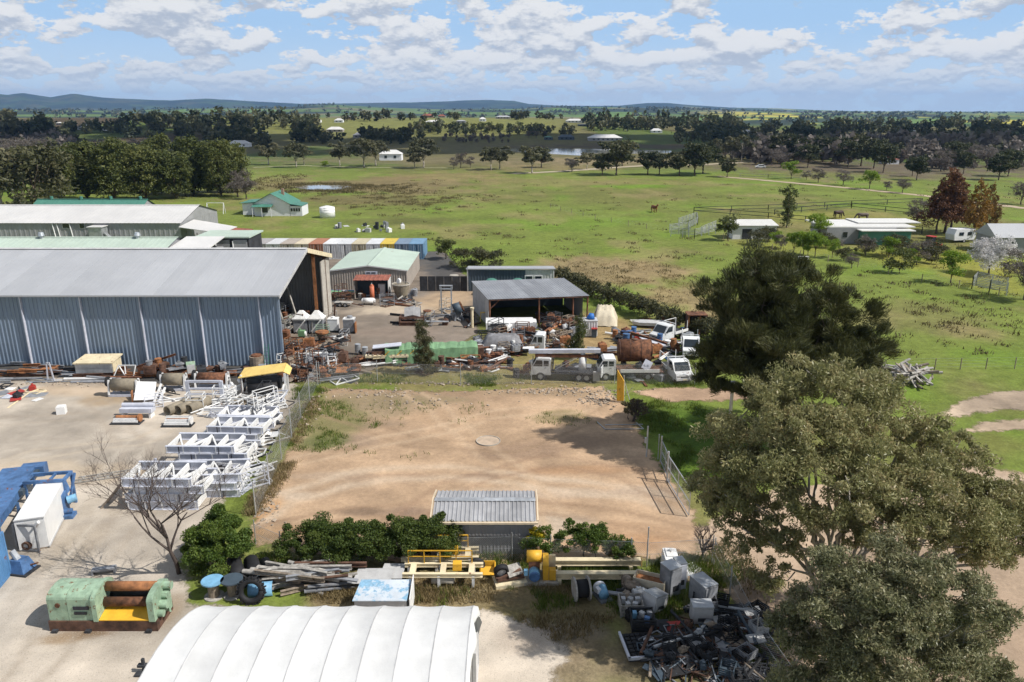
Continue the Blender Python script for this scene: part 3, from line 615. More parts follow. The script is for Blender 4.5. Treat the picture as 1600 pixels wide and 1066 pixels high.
for x in (5.8, 6.4, 7.0, 7.6): P(ct, 'window', MB().box((x, .17, 1.5), (.42, .08, .7)), M['glass'])
P(ct, 'window', MB().box((-.6, .17, 1.4), (1.4, .08, 1.1)), M['glass']); P(ct, 'chimney', MB().box((2.6, 5, 5.2), (.6, .6, 1.6)), M['brick'])
c = g(512, 340); tk = T('water_tank', 'round white water tank beside the weatherboard cottage', 'tank', c)
P(tk, 'body', MB().cyl((0, 0, 0), (0, 0, 2.4), 1.75, n=28), M['whiteclean'], True); P(tk, 'lid', MB().cyl((0, 0, 2.4), (0, 0, 2.75), 1.78, .4, n=28), M['whiteclean'])
for k in range(3): P(tk, 'hoop', MB().cyl((0, 0, .5+k*.7), (0, 0, .56+k*.7), 1.78, n=28), M['ltgrey'])
# playground by the cottage
c = g(338, 334); pgd = T('swing_frame', 'white swing frame on the lawn by the green roof shed', 'swing', c)
for s in (-1, 1): P(pgd, 'leg', MB().bar((s*2, -.8, 0), (s*2, 0, 2.6), .12).bar((s*2, .8, 0), (s*2, 0, 2.6), .12), M['whiteclean'])
P(pgd, 'crossbar', MB().bar((-2, 0, 2.6), (2, 0, 2.6), .12), M['whiteclean'])
# ---- shipping containers
def container(name, label, c, color, L=6.06, H=2.6, rz=0, group=None, cat='container'):
    m = mat('container_paint', color, .55, var=.10, rust=.10); md = M['ltgrey'] if sum(color) > .9 else m
    t = T(name, label, cat, c, rz, group); w2 = 1.22
    P(t, 'side', MB().ribbed((w2-.04, .1, .15), (0, L-.2, 0), (0, 0, H-.25), .28, .04), m); P(t, 'side', MB().ribbed((-w2+.04, L-.1, .15), (0, -L+.2, 0), (0, 0, H-.25), .28, .04), m)
    P(t, 'roof', MB().ribbed((-w2+.05, .1, H-.05), (0, L-.2, 0), (2*w2-.1, 0, 0), .3, -.03) if False else MB().box((0, L/2, H-.04), (2*w2-.1, L-.2, .06)), m)
    P(t, 'end_wall', MB().box((0, L-.06, H/2), (2*w2-.1, .08, H-.2)), m)
    fr = MB()
    for x in (-1, 1):
        for y in (.06, L-.06): fr.box((x*(w2-.06), y, H/2), (.14, .14, H))
        fr.box((x*(w2-.06), L/2, H-.05), (.12, L, .12)).box((x*(w2-.06), L/2, .08), (.12, L, .16))
    for y in (.06, L-.06): fr.box((0, y, H-.06), (2*w2, .12, .12)).box((0, y, .08), (2*w2, .12, .16))
    P(t, 'frame', fr, m)
    for s in (-1, 1):
        d = P(t, 'door', MB().ribbed((s*w2/2-w2/2+.08, .06, .18), (w2-.16, 0, 0), (0, 0, H-.34), .34, .03), m)
        for k in (-.22, .22): P(d, 'lock_rod', MB().cyl((s*w2/2+k, -.02, .15), (s*w2/2+k, -.02, H-.12), .028, n=6), M['galv'])
    return t
CY = 128.0
ccol = [((.33, .31, .30), 'grey'), ((.55, .55, .55), 'white'), ((.42, .36, .30), 'tan'), ((.58, .50, .36), 'cream'), ((.40, .17, .09), 'rusty orange topped'), ((.66, .66, .66), 'white'), ((.60, .61, .62), 'white'), ((.50, .44, .30), 'straw coloured'), ((.62, .63, .64), 'white'), ((.62, .45, .06), 'bright yellow topped'), ((.17, .23, .31), 'slate blue'), ((.15, .27, .40), 'sky blue')]
words = ['grey shipping container standing first beside the panel building', 'white shipping container between the grey one and the tan one', 'tan shipping container next to a cream one', 'cream shipping container beside the orange topped one', 'orange topped shipping container in the long row', 'white shipping container right beside the orange topped one', 'white shipping container two along from the orange topped one', 'straw coloured shipping container between white ones', 'white shipping container right beside the yellow topped one', 'bright yellow topped shipping container in the long row', 'slate blue shipping container between yellow and sky blue ones', 'sky blue shipping container at the open end of the row']
for k in range(12):
    p = at(402+22.3*k+11-8, 397, CY); container('shipping_container', words[k], (p.x, CY, 0), ccol[k][0], rz=0, group='shipping containers in a row')
# ---- shed with pale green gable roof in the middle yard
xa, xb = at(516, 430, 105).x, at(636, 430, 105).x
ms = gable_shed('green_gable_shed', 'tan corrugated shed with pale green gable roof', 'shed', xa, xb, 105, 119.5, 2.75, 3.45, M['walltan'], M['roofgreen'], 'y', .35, .15)
p = at(580, 425.5, 104.9)-ms.location; P(ms, 'sign_board', MB().box((p.x, -.08, p.z-.1), (1.7, .06, .42)), M['lilac'])
P(ms, 'sign_lettering', MB().box((p.x-.4, -.12, p.z-.1), (.55, .02, .18)).box((p.x+.3, -.12, p.z-.1), (.6, .02, .18)), M['ink'])
lt = T('rust_roof_lean_to', 'small open lean-to with rusty red roof against the tan shed', 'lean-to', (at(581, 467, 99.5).x, 99.5, 0))
P(lt, 'roof', MB().ribbed((-2.35, -.2, 2.55), (4.7, 0, 0), (0, 2.5, .25), .6, .03), M['rustroof'])
for s in (-1, 1): P(lt, 'side_wall', MB().box((s*2.25, 1.1, 1.28), (.08, 2.2, 2.56)), M['roofwhite'] if s > 0 else M['walltan'])
P(lt, 'back_wall', MB().box((0, 2.2, 1.3), (4.4, .1, 2.6)), M['walldark'])
ONE('workshop_cabinet', 'grey steel cabinet standing inside the red roofed lean-to', 'cabinet', MB().box((0, 0, .95), (.9, .6, 1.9)).box((0, -.32, .95), (.8, .04, 1.75)), M['ltgrey'], (lt.location.x+1.3, 100.2, 0))
# ---- slate shed behind the open shed
xa, xb = at(730, 425, 104).x, at(866, 425, 104).x
sl = T('slate_shed', 'low slate blue shed with flat roof behind the open machinery shed', 'shed', ((xa+xb)/2, 104, 0)); w2 = (xb-xa)/2
P(sl, 'wall', MB().ribbed((-w2, 0, 0), (w2*1.34, 0, 0), (0, 0, 3.0), .4, .04), M['walldark']); P(sl, 'grey_wall', MB().ribbed((w2*.34, -.02, 0), (w2*.66, 0, 0), (0, 0, 3.0), .4, .04), M['ltgrey'])
P(sl, 'core', MB().box((0, 2.6, 1.0), (2*w2-.05, 5.0, 2.0)), M['walldark']); P(sl, 'roof', MB().slab((-w2-.15, -.25, 3.12), (w2+.15, -.25, 3.12), (w2+.15, 5.3, 2.4), (-w2-.15, 5.3, 2.4), .12), M['roofgrey'])
P(sl, 'end_post', MB().box((-w2+.05, -.1, 1.7), (.16, .16, 3.4)), M['galv'])
for k in range(2): wn = P(sl, 'window', MB().box((w2*.42+k*1.3, -.08, 1.75), (1.15, .08, 1.0)), M['whiteclean']); P(wn, 'pane', MB().box((w2*.42+k*1.3, -.13, 1.75), (.9, .04, .8)), M['glass'])
for px in (768, 809):
    p = at(px, 437, 101.8); q = T('green_tank', 'green domed rainwater tank in front of the slate shed', 'tank', (p.x, 101.8, 0), 0, 'green rainwater tanks')
    P(q, 'body', MB().cyl((0, 0, 0), (0, 0, 1.75), 1.3, n=24), M['roofdkgreen'], True); P(q, 'dome', MB().cyl((0, 0, 1.75), (0, 0, 2.25), 1.3, .45, n=24), M['roofdkgreen'], True)
# ---- open machinery shed
os_ = T('open_machinery_shed', 'open fronted machinery shed with weathered grey roof', 'shed', (-2.7, 85.6, 0), R(9))
fl, fr_, dp_ = 0.0, 11.7, 9.0
ribparts(os_, 'roof_sheet', (fl-.1, -.5, 3.40), (fr_-fl+.2, 0, 0), (-.9, dp_+.6, .12), 12, .3, .02, M['roofdark'])
P(os_, 'side_wall', MB().ribbed((fl-.85, dp_, 0), (.65, -dp_+2, 0), (0, 0, 3.4), .4, .04), M['ltgrey']); P(os_, 'front_side_panel', MB().box((fl-.08, 1.0, 1.7), (.06, 2.0, 3.4), R(5)), M['ltgrey'])
P(os_, 'side_wall', MB().ribbed((fr_-.2, 1.5, 0), (-.6, dp_-1.5, 0), (0, 0, 3.4), .4, .04), M['wallgrey'])
P(os_, 'back_wall', MB().box(((fl+fr_)/2-.85, dp_, 1.7), (fr_-fl-.1, .1, 3.4)), M['walldark'])
for k in (0, .5, .85, 1): P(os_, 'post', MB().cyl((fl+.1+(fr_-fl-.2)*k, -.3, 0), (fl+.1+(fr_-fl-.2)*k, -.3, 3.4), .10, n=8), M['rust'])
P(os_, 'brace', MB().bar((fl+.1, -.3, 2.2), (fl+1.3, -.3, 3.3), .07), M['rust']); P(os_, 'fascia_beam', MB().box(((fl+fr_)/2, -.42, 3.30), (fr_-fl, .12, .16)), M['rust2'])
# ---- small shed in the lot
xa, xb = at(675, 815, 38).x, at(838, 815, 38).x
st = T('small_steel_shed', 'small grey shed with ribbed zinc roof and cream trim in the dirt lot', 'shed', ((xa+xb)/2, 38, 0)); w2 = (xb-xa)/2
M['zinc'] = mat('zinc_roof', (.42, .42, .43), .45, metal=.25, var=.12, scale=1.2, bump=.03)
P(st, 'front_wall', MB().ribbed((-w2+.1, .1, 0), (2*w2-.2, 0, 0), (0, 0, 2.2), .2, .012), M['wallgrey']); P(st, 'rear_wall', MB().box((0, 3.15, 1.1), (2*w2-.3, .06, 2.2)), M['wallgrey'])
for s in (-1, 1): P(st, 'side_wall', MB().ext([(s*(w2-.15), .1, 0), (s*(w2-.15), 3.2, 0), (s*(w2-.15), 3.2, 2.2), (s*(w2-.15), 1.65, 2.55), (s*(w2-.15), .1, 2.2)], (-s*.05, 0, 0)), M['concrete'])
ribparts(st, 'roof_sheet', (-w2, -.12, 2.2), (2*w2, 0, 0), (0, 1.8, .40), 8, .245, .045, M['zinc'])
for i in range(8): P(st, 'roof_sheet', MB().ribbed((w2-2*w2*i/8, 3.45, 2.2), (-2*w2/8*.998, 0, 0), (0, -1.77, .40), .245, .045), M['zinc'])
P(st, 'ridge_cap', MB().ext([(-w2, 1.45, 2.61), (-w2, 1.68, 2.68), (-w2, 1.9, 2.61)], (2*w2, 0, 0)), M['galv'])
for s in (-1, 1): P(st, 'barge_board', MB().slab((s*(w2+.05), -.15, 2.10), (s*(w2+.05), 1.68, 2.50), (s*(w2+.05), 1.68, 2.72), (s*(w2+.05), -.15, 2.3), .07*s).slab((s*(w2+.05), 1.68, 2.50), (s*(w2+.05), 3.45, 2.10), (s*(w2+.05), 3.45, 2.3), (s*(w2+.05), 1.68, 2.72), .07*s), M['gablecream'])
P(st, 'gutter', MB().box((0, -.2, 2.14), (2*w2+.2, .12, .12)), M['gablecream'])
# ---- white fabric dome on containers
dm = T('fabric_dome_shelter', 'white fabric arch shelter with visible ribs', 'shelter', (-6.95, 22.4, 0))
LN, AA, BB, ZB = 10.8, 5.6, 3.45, 2.6; NR = 9
for k in range(NR):
    vs = []; fs = []; n = 26; ks = 7
    for a in range(ks+1):
        u = a/ks; x = -LN/2+LN*(k+u)/NR
        sag = .05*math.sin(math.pi*u)
        for i in range(n+1):
            th = math.pi*i/n; vs.append((x, math.cos(th)*(AA-sag), ZB+math.sin(th)*(BB-sag)))
    for a in range(ks):
        for i in range(n): fs.append((a*(n+1)+i, (a+1)*(n+1)+i, (a+1)*(n+1)+i+1, a*(n+1)+i+1))
    P(dm, 'fabric_panel', MB().add(vs, fs), M['fabric'], True)
for k in range(NR+1):
    x = -LN/2+LN*k/NR
    P(dm, 'rib', MB().tube([(x, math.cos(math.pi*i/24)*(AA-.02), ZB+math.sin(math.pi*i/24)*(BB-.02)) for i in range(25)], .035, 6), M['ltgrey'])
rnd = random.Random(5); vs = []; fs = []
for i in range(41):                                # loose hem of fabric at the open end
    th = math.pi*i/40; w_ = .16+.08*math.sin(i*.9)+.05*rnd.random()+.5*max(0, math.sin((i-7)*.42))**3*(1 if 6 < i < 24 else 0)
    c_, s_ = math.cos(th), math.sin(th)
    vs += [(LN/2, -c_*AA, ZB+s_*BB), (LN/2+w_*.7, -c_*(AA+.02), ZB+s_*BB-.05), (LN/2+w_, -c_*(AA-.1), ZB+s_*(BB-.35)-.1)]
    if i: fs += [((i-1)*3, (i-1)*3+1, i*3+1, i*3), ((i-1)*3+1, (i-1)*3+2, i*3+2, i*3+1)]
P(dm, 'loose_hem', MB().add(vs, fs), M['fabric'], True)
P(dm, 'end_curtain', MB().ext([(-LN/2+.05, math.cos(math.pi*i/24)*(AA-.05), ZB+math.sin(math.pi*i/24)*(BB-.05)) for i in range(25)], (.04, 0, 0)), M['fabric'])
for s, wd_ in ((1, 'behind'), (-1, 'before')):
    q = container('shipping_container', 'white shipping container carrying the %s edge of the fabric dome' % ('lot side' if s > 0 else 'open yard side'), (-12.4, 22.4+s*(AA-.2), 0), (.60, .60, .60), 10.9, 2.6, R(-90))
# ================================================================== vegetation
FM = {
 'pine': foliage('pine_needles', [(.045, .062, .020), (.105, .125, .036), (.22, .22, .07)], .34),
 'gum': foliage('gum_leaves', [(.065, .075, .038), (.13, .13, .068), (.22, .195, .11)]),
 'gumdark': foliage('dark_gum_leaves', [(.028, .040, .020), (.070, .082, .036), (.15, .14, .07)], .3),
 'euc': foliage('eucalypt_leaves', [(.110, .122, .046), (.225, .226, .092), (.37, .345, .17), (.41, .28, .145)], .34, .42, 0),
 'euc2': foliage('grey_eucalypt_leaves', [(.080, .094, .044), (.165, .172, .085), (.30, .29, .165), (.33, .235, .125)], .30, .40, 0),
 'casu': foliage('sheoak_needles', [(.028, .036, .014), (.072, .080, .027), (.165, .16, .062)], .26, .6, 0),
 'lime': foliage('lime_leaves', [(.12, .19, .02), (.19, .28, .03), (.27, .36, .05)], .35),
 'hedge': foliage('hedge_leaves', [(.035, .062, .012), (.07, .105, .02), (.125, .15, .032)], .28, .6, 0),
 'bush': foliage('bush_leaves', [(.045, .085, .013), (.085, .135, .022), (.15, .19, .035)], .28, .6, 0),
 'olive': foliage('olive_leaves', [(.045, .05, .022), (.08, .082, .036), (.12, .11, .05)]),
 'yellow': foliage('yellow_flowers', [(.30, .26, .02), (.55, .45, .02), (.7, .6, .03)], .3),
 'blossom': foliage('white_blossom', [(.48, .46, .45), (.66, .64, .63), (.75, .73, .73)], .3),
 'rusty': foliage('russet_leaves', [(.08, .042, .03), (.16, .08, .045), (.30, .14, .05)], .3),
 'amber': foliage('amber_leaves', [(.11, .07, .025), (.24, .14, .035), (.38, .20, .04)], .3),
 'haze': foliage('bare_twig_haze', [(.10, .085, .072), (.16, .138, .12), (.23, .20, .175)], .3),
 'grass': foliage('grass_blades', [(.07, .12, .015), (.12, .18, .025), (.20, .21, .05)], .3),
 'tuss': foliage('tussock_blades', [(.08, .065, .028), (.13, .11, .045), (.20, .165, .075)], .2),
}
def unit(rng, n):
    v = rng.normal(size=(n, 3)); return v/np.linalg.norm(v, axis=1)[:, None]
def leaf_mesh(name, Pt, size, aspect, rng, m, tint=None, droop=0.0, outward=None, vary=.5):
    n = len(Pt); a = unit(rng, n)
    if droop: a[:, 2] -= droop; a /= np.linalg.norm(a, axis=1)[:, None]
    if outward is not None: a = a*.55+outward; a /= np.linalg.norm(a, axis=1)[:, None]+1e-9
    b = np.cross(a, unit(rng, n)); b /= np.linalg.norm(b, axis=1)[:, None]+1e-9
    s = (size*(1-vary/2+vary*rng.random(n)))[:, None]; w_ = s*aspect
    V = np.empty((n, 4, 3)); V[:, 0] = Pt-a*s/2; V[:, 1] = Pt+b*w_/2; V[:, 2] = Pt+a*s/2; V[:, 3] = Pt-b*w_/2
    t = rng.random(n) if tint is None else np.clip(tint+.28*(rng.random(n)-.5), 0, 1)
    return npmesh(name, V.reshape(-1, 3), np.arange(4*n).reshape(n, 4), m, False, {'tint': np.repeat(t, 4)})
def cloud_pts(rng, lobes, n, sub=16, subr=.40, shell=.6):
    """leaf points: every lobe is covered by smaller clumps, so the outline stays uneven"""
    lobes = np.array(lobes, float); w_ = lobes[:, 3]**2; w_ /= w_.sum(); out = []; ti = []; od = []
    for lb, k in zip(lobes, (w_*n).astype(int)):
        if k < 1: continue
        d = unit(rng, sub); d[:, 2] = np.where(d[:, 2] < -.45, -d[:, 2]*.5, d[:, 2])
        cc = d*lb[3]*(shell+(1-shell)*rng.random(sub))[:, None]*np.array([1, 1, lb[4] if len(lb) > 4 else .8])
        sr = lb[3]*subr*(.55+.9*rng.random(sub)); ct = rng.random(sub)
        idx = rng.integers(0, sub, k); q = unit(rng, k)*(rng.random(k)**.45)[:, None]*sr[idx][:, None]; q[:, 2] *= .75
        out.append(lb[:3]+cc[idx]+q); ti.append(.15+.7*(.55*ct[idx]+.45*rng.random(k))); od.append(d[idx])
    return np.vstack(out), np.concatenate(ti), np.vstack(od)
def limb(mb, a, b, r0, r1, rnd, seg=5, wig=.12, n=6):
    a, b = Vector(a), Vector(b); L = (b-a).length; pts = []; rr = []
    for i in range(seg+1):
        t = i/seg; p = a.lerp(b, t)
        if 0 < i < seg: p += Vector((rnd.uniform(-1, 1), rnd.uniform(-1, 1), rnd.uniform(-.4, .7)))*L*wig*.5
        pts.append(p); rr.append(r0+(r1-r0)*t)
    mb.tube(pts, rr, n); return pts
def proto(seed, H, Rc, nl, nleaf, ls, fm, bark, base=.3, asp=.6, flat=.8, lobe=.42, shape='round', tr=.02, droop=0, sub=14, subr=.42):
    rng = np.random.default_rng(seed); rnd = random.Random(seed); lobes = []
    for i in range(nl):
        u = (i+.5)/nl
        if shape == 'cone': zc = base+(1-base)*.9*u; rad = Rc*(1-.85*u)*rnd.uniform(.35, .8); lr = Rc*lobe*(1.15-.75*u)
        elif shape == 'full': zc = .11+.79*u; k = math.sqrt(max(.1, 1-abs(u-.35)**2*1.9)); rad = Rc*(1-lobe)*k*rnd.uniform(.5, 1); lr = Rc*lobe*rnd.uniform(.75, 1.1)
        elif shape == 'col': zc = base+(1-base)*.9*u; rad = Rc*rnd.uniform(.1, .5); lr = Rc*lobe
        else:
            zc = base+(1-base)*rnd.uniform(.12, .86); k = math.sqrt(max(.05, 1-((zc-base)/(1-base)-.42)**2*2.6)); rad = Rc*(1-lobe)*k*math.sqrt(rnd.uniform(.15, 1)); lr = Rc*lobe*rnd.uniform(.7, 1.15)
        th = i*2.4+rnd.uniform(-.5, .5); lobes.append((rad*math.cos(th), rad*math.sin(th), min(zc*H, H-lr*flat), lr, flat))
    mb = MB(); fork = base*H*.75; top = (0, 0, H*(.9 if shape != 'round' else .62))
    r0 = H*tr; limb(mb, (0, 0, -.3), (rnd.uniform(-.2, .2), 0, fork), r0*1.25, r0*.8, rnd, 3, .04, 7); limb(mb, (0, 0, fork-.1), top, r0*.8, r0*.2, rnd, 4, .05, 6)
    for lb in lobes[:14]:
        st_ = (0, 0, min(fork+rnd.random()*H*.12, lb[2]*.9)); limb(mb, st_, lb[:3], r0*.42, r0*.1, rnd, 4, .12, 5)
    Pt, ti, od = cloud_pts(rng, lobes, nleaf, sub, subr)
    Pt = Pt[Pt[:, 2] > H*base*.35] if shape == 'round' else Pt; ti = ti[:len(Pt)]
    return dict(H=H, trunk=mb.mesh('trunk', bark, True), crown=leaf_mesh('crown', Pt, ls, asp, rng, fm, ti, droop))
def tree(pr, name, label, cat, loc, h, rz, group=None, wide=1.0):
    s = h/pr['H']; t = T(name, label, cat, loc, rz, group); t.scale = (s*wide, s*wide, s)
    link('trunk', pr['trunk'], t); link('crown', pr['crown'], t); return t
RN = random.Random(11)
def plant(prs, name, label, cat, spots, group=None, wide=1.0):
    for k, (px, py, hp) in enumerate(spots):
        loc, s = far(px, py); tree(prs[k % len(prs)], name, label, cat, loc, hp/s, RN.uniform(0, 6.28), group, wide*RN.uniform(.9, 1.1))
PR = {}
PR['pine'] = [proto(100+k, 16, 6.4, 26, 8200, .68, FM['pine'], M['bark'], .0, .5, 1.1, .38, 'full', .022, sub=20) for k in range(3)]
PR['gum'] = [proto(120+k, 13, 5.8, 10, 2600, .9, FM['gum'], M['barkpale'], .32, .55, .75, .36, sub=10) for k in range(3)]
PR['dgum'] = [proto(130+k, 13, 6.2, 12, 2800, .95, FM['gumdark'], M['bark'], .25, .55, .8, .40) for k in range(3)]
PR['lime'] = [proto(140+k, 8, 4.2, 9, 2600, .42, FM['lime'], M['bark'], .2, .6, .9, .42) for k in range(2)]
PR['dbush'] = [proto(150+k, 5, 2.6, 8, 2200, .34, FM['pine'], M['bark'], .05, .5, 1.0, .45) for k in range(2)]
PR['cyp'] = [proto(160, 14, 3.6, 12, 3200, .55, FM['pine'], M['bark'], .08, .5, 1.1, .55, 'col')]
PR['rusty'] = [proto(170+k, 20, 7.6, 18, 6000, .7, FM['rusty'], M['bark'], .22, .5, 1.1, .40, 'cone') for k in range(2)]
PR['amber'] = [proto(175, 19, 6.8, 16, 4200, .7, FM['amber'], M['bark'], .22, .5, 1.1, .40, 'cone')]
PR['blossom'] = [proto(180, 7.5, 4.8, 16, 8000, .30, FM['blossom'], M['bark'], .22, .6, .85, .36)]
PR['yel'] = [proto(185, 7.5, 3.0, 10, 2200, .38, foliage('golden_conifer', [(.16, .19, .02), (.27, .29, .03), (.38, .38, .05)], .3), M['bark'], .05, .55, 1.0, .45, 'cone')]
PR['haze'] = [proto(190+k, 8, 3.6, 10, 2600, .7, FM['haze'], M['twig'], .22, .13, .9, .40, sub=12, subr=.5) for k in range(3)]
PR['olive'] = [proto(195+k, 5, 3.2, 9, 2600, .34, FM['olive'], M['bark'], .06, .5, .8, .45) for k in range(2)]
# -- row of big dark pines on the left
plant(PR['pine'], 'pine_tree', 'broad dark green tree in the dense row behind the sheds', 'tree',
      [(92, 318, 84), (112, 304, 72), (137, 312, 92), (160, 302, 70), (180, 314, 96), (207, 303, 80), (229, 312, 84), (253, 302, 90), (276, 311, 76), (303, 306, 92), (325, 301, 72), (346, 307, 90), (368, 301, 78)], 'row of broad dark trees', 1.0)
plant(PR['gum']+PR['olive'][:1], 'gum_tree', 'grey green bushy gum at the outer end of the dark tree row', 'tree',
      [(-30, 330, 90), (5, 334, 92), (32, 328, 96), (58, 330, 104), (75, 322, 90), (20, 300, 60), (55, 296, 66), (-10, 296, 62)], 'gums beside the dark tree row', 1.2)
plant(PR['haze'], 'bare_tree', 'leafless grey tree standing behind the dark tree row', 'tree', [(30, 262, 48), (60, 258, 44), (10, 255, 44), (190, 252, 34), (235, 250, 34), (215, 238, 24), (330, 268, 34), (372, 308, 44), (385, 312, 40), (290, 306, 40)], 'leafless trees about the dark row', 1.3)
# -- gums along the far edge of the paddock
plant(PR['gum'], 'gum_tree', 'pale spreading gum at the far edge of the big paddock', 'tree',
      [(420, 258, 34), (463, 262, 38), (475, 258, 30), (531, 260, 38), (569, 263, 46), (587, 260, 40), (648, 264, 28), (662, 263, 46), (767, 266, 36), (781, 265, 36), (831, 271, 42), (917, 265, 26), (895, 268, 22)], 'gums along the paddock edge', 1.35)
plant(PR['dgum'], 'gum_tree', 'dark gum in the line between the paddock and the lake', 'tree',
      [(846, 262, 30), (941, 275, 34), (963, 274, 56), (972, 260, 40), (1012, 274, 36), (1030, 273, 36), (1061, 275, 38), (1085, 275, 50), (1098, 272, 46), (1136, 277, 28)], 'dark gums between paddock and lake', 1.35)
plant(PR['haze'], 'bare_tree', 'leafless pale tree at the far edge of the paddock', 'tree', [(720, 263, 26), (709, 265, 20), (893, 269, 24), (735, 262, 18)], 'leafless trees at the paddock edge')
plant(PR['gum']+PR['dgum'], 'gum_tree', 'tall grey crowned gum behind the dark line of gums', 'tree', [(1128, 254, 40), (1145, 252, 36), (1158, 254, 42), (1172, 250, 34), (1112, 252, 30)], 'grey gums behind the dark line')
c, s = far(508, 263); tree(PR['lime'][0], 'shrub', 'bright lime shrub at the far edge of the big paddock', 'shrub', c, 12/s, 0, None, 1.4)
# -- right hand trees beyond the dirt road
plant(PR['dgum'], 'gum_tree', 'large dark gum beyond the dirt road', 'tree', [(1240, 256, 46), (1215, 254, 42), (1325, 262, 44), (1345, 260, 48), (1365, 264, 46), (1380, 270, 46), (1432, 282, 38), (1425, 276, 30), (1492, 264, 44), (1505, 272, 34), (1560, 282, 40), (1575, 276, 44), (1285, 254, 40), (1310, 256, 40), (1262, 262, 38)], 'dark gums beyond the dirt road', 1.15)
plant(PR['lime'], 'lime_tree', 'fresh green round tree beside the dirt road', 'tree', [(1236, 280, 30), (1358, 296, 34)], 'fresh green trees by the dirt road')
plant(PR['haze'], 'bare_tree', 'small leafless tree beside the dirt road', 'tree', [(1278, 286, 24), (1317, 290, 26), (1410, 302, 26), (1385, 298, 16), (1260, 282, 16), (1220, 262, 30), (1205, 258, 28), (1470, 268, 34), (1540, 262, 36), (1595, 320, 40), (1520, 258, 34)], 'leafless trees by the dirt road', 1.2)
# -- farm garden on the right
def one(pr, name, label, px, py, hp, wide=1.0, cat='tree', grp=None):
    loc, s = far(px, py); return tree(pr, name, label, cat, loc, hp/s, RN.uniform(0, 6), grp, wide)
one(PR['cyp'][0], 'conifer_tree', 'tall narrow dark conifer in the farm garden', 1229, 356, 66)
one(PR['dbush'][0], 'dark_shrub', 'dense dark shrub beside the small white farm shed', 1137, 377, 40, 1.15, 'shrub')
one(PR['dbush'][1], 'dark_shrub', 'dense dark conifer shrub below the farm house', 1405, 428, 42, 1.1, 'shrub')
for px, py, h in ((1240, 396, 36), (1255, 398, 42), (1273, 402, 46), (1279, 378, 50)): one(PR['lime'][px % 2], 'lime_tree', 'spring green tree in the group before the farm house', px, py, h, .85, grp='spring green garden trees')
one(PR['lime'][0], 'lime_tree', 'spring green vase shaped tree between dark shrub and blossom tree', 1485, 443, 56, 1.0)
one(PR['blossom'][0], 'blossom_tree', 'tree covered in white blossom in the farm garden', 1544, 430, 66, 1.0)
one(PR['yel'][0], 'golden_conifer', 'golden green conifer beside the grey roofed house', 1577, 392, 42, 1.0)
for px, py, h in ((1462, 366, 86), (1476, 364, 104), (1484, 366, 100)): one(PR['rusty'][px % 2], 'cypress_tree', 'tall russet tree in the clump beside the farm house', px, py, h, .95, grp='russet trees')
one(PR['amber'][0], 'amber_tree', 'tall amber leaved tree next to the russet clump', 1520, 376, 98, .8); one(PR['amber'][0], 'amber_tree', 'thin leaning yellow tree past the amber one', 1538, 368, 84, .75)
plant(PR['haze'], 'bare_tree', 'leafless fruit tree in the farm garden', 'tree', [(1220, 390, 26), (1352, 400, 34), (1330, 420, 26), (1432, 415, 44), (1310, 392, 18), (1600, 470, 90), (1432, 350, 40)], 'leafless garden trees', 1.1)
plant(PR['olive'], 'olive_shrub', 'grey olive shrub in the farm garden', 'shrub', [(1185, 383, 26), (1200, 378, 24), (1395, 400, 34), (1455, 412, 24)], 'olive shrubs in the garden', 1.2)
for px, py, h in ((1300, 404, 32), (1212, 388, 28), (1388, 404, 36), (1422, 416, 30), (1262, 400, 34)): one(PR['lime'][px % 2], 'lime_tree', 'small spring green shrub tree along the garden fence', px, py, h, .95, grp='spring green shrubs by the garden fence')
for px, py, h in ((1350, 398, 26), (1318, 408, 22), (1462, 404, 26), (1290, 388, 24), (1410, 396, 24)): one(PR['olive'][px % 2], 'olive_shrub', 'low grey shrub before the farm house', px, py, h, 1.2, 'shrub', 'low shrubs before the farm house')
# -- bushes by the drive
one(PR['dbush'][0], 'dark_shrub', 'round dark bush beside the asphalt drive', 697, 405, 34, 1.25, 'shrub')
for px, py, h, wd_ in ((722, 420, 34, 1.2), (745, 424, 36, 1.3), (772, 420, 30, 1.3)): one(PR['olive'][px % 2], 'olive_shrub', 'grey olive bush in the clump behind the slate shed', px, py, h, wd_, 'shrub', 'olive bushes by the slate shed')
# -- distant belts, read as one mass
def belt(name, boxes, fm, seed, nq=70):
    rng = np.random.default_rng(seed); C = []; Tn = []; Sz = []
    for (x0, x1, y0, y1, n, h0, h1) in boxes:
        for k in range(n):
            px, py = rng.uniform(x0, x1), rng.uniform(y0, y1); loc, s = far(px, py); h = rng.uniform(h0, h1)/s; r = h*.5*rng.uniform(.8, 1.2)
            d = unit(rng, nq)*(.35+.65*rng.random(nq)[:, None]); lump = 1+.35*np.sin(d[:, :1]*5+rng.uniform(0, 6))*np.cos(d[:, 1:2]*4)
            q = np.array([loc.x, loc.y, loc.z+h*.52])+d*lump*np.array([r, r, h*.5]); C.append(q); Tn.append(np.full(nq, rng.random())); Sz.append(np.full(nq, h*.34))
    Pt = np.vstack(C); sz = np.concatenate(Sz); n = len(Pt); a = unit(rng, n); b = np.cross(a, unit(rng, n)); b /= np.linalg.norm(b, axis=1)[:, None]; s = sz[:, None]
    V = np.stack([Pt-a*s/2, Pt+b*s*.35, Pt+a*s/2, Pt-b*s*.35], 1)
    S(name, npmesh(name, V.reshape(-1, 3), np.arange(4*n).reshape(n, 4), fm, False, {'tint': np.repeat(np.clip(np.concatenate(Tn)*.7+.3*rng.random(n), 0, 1), 4)}), 'stuff')
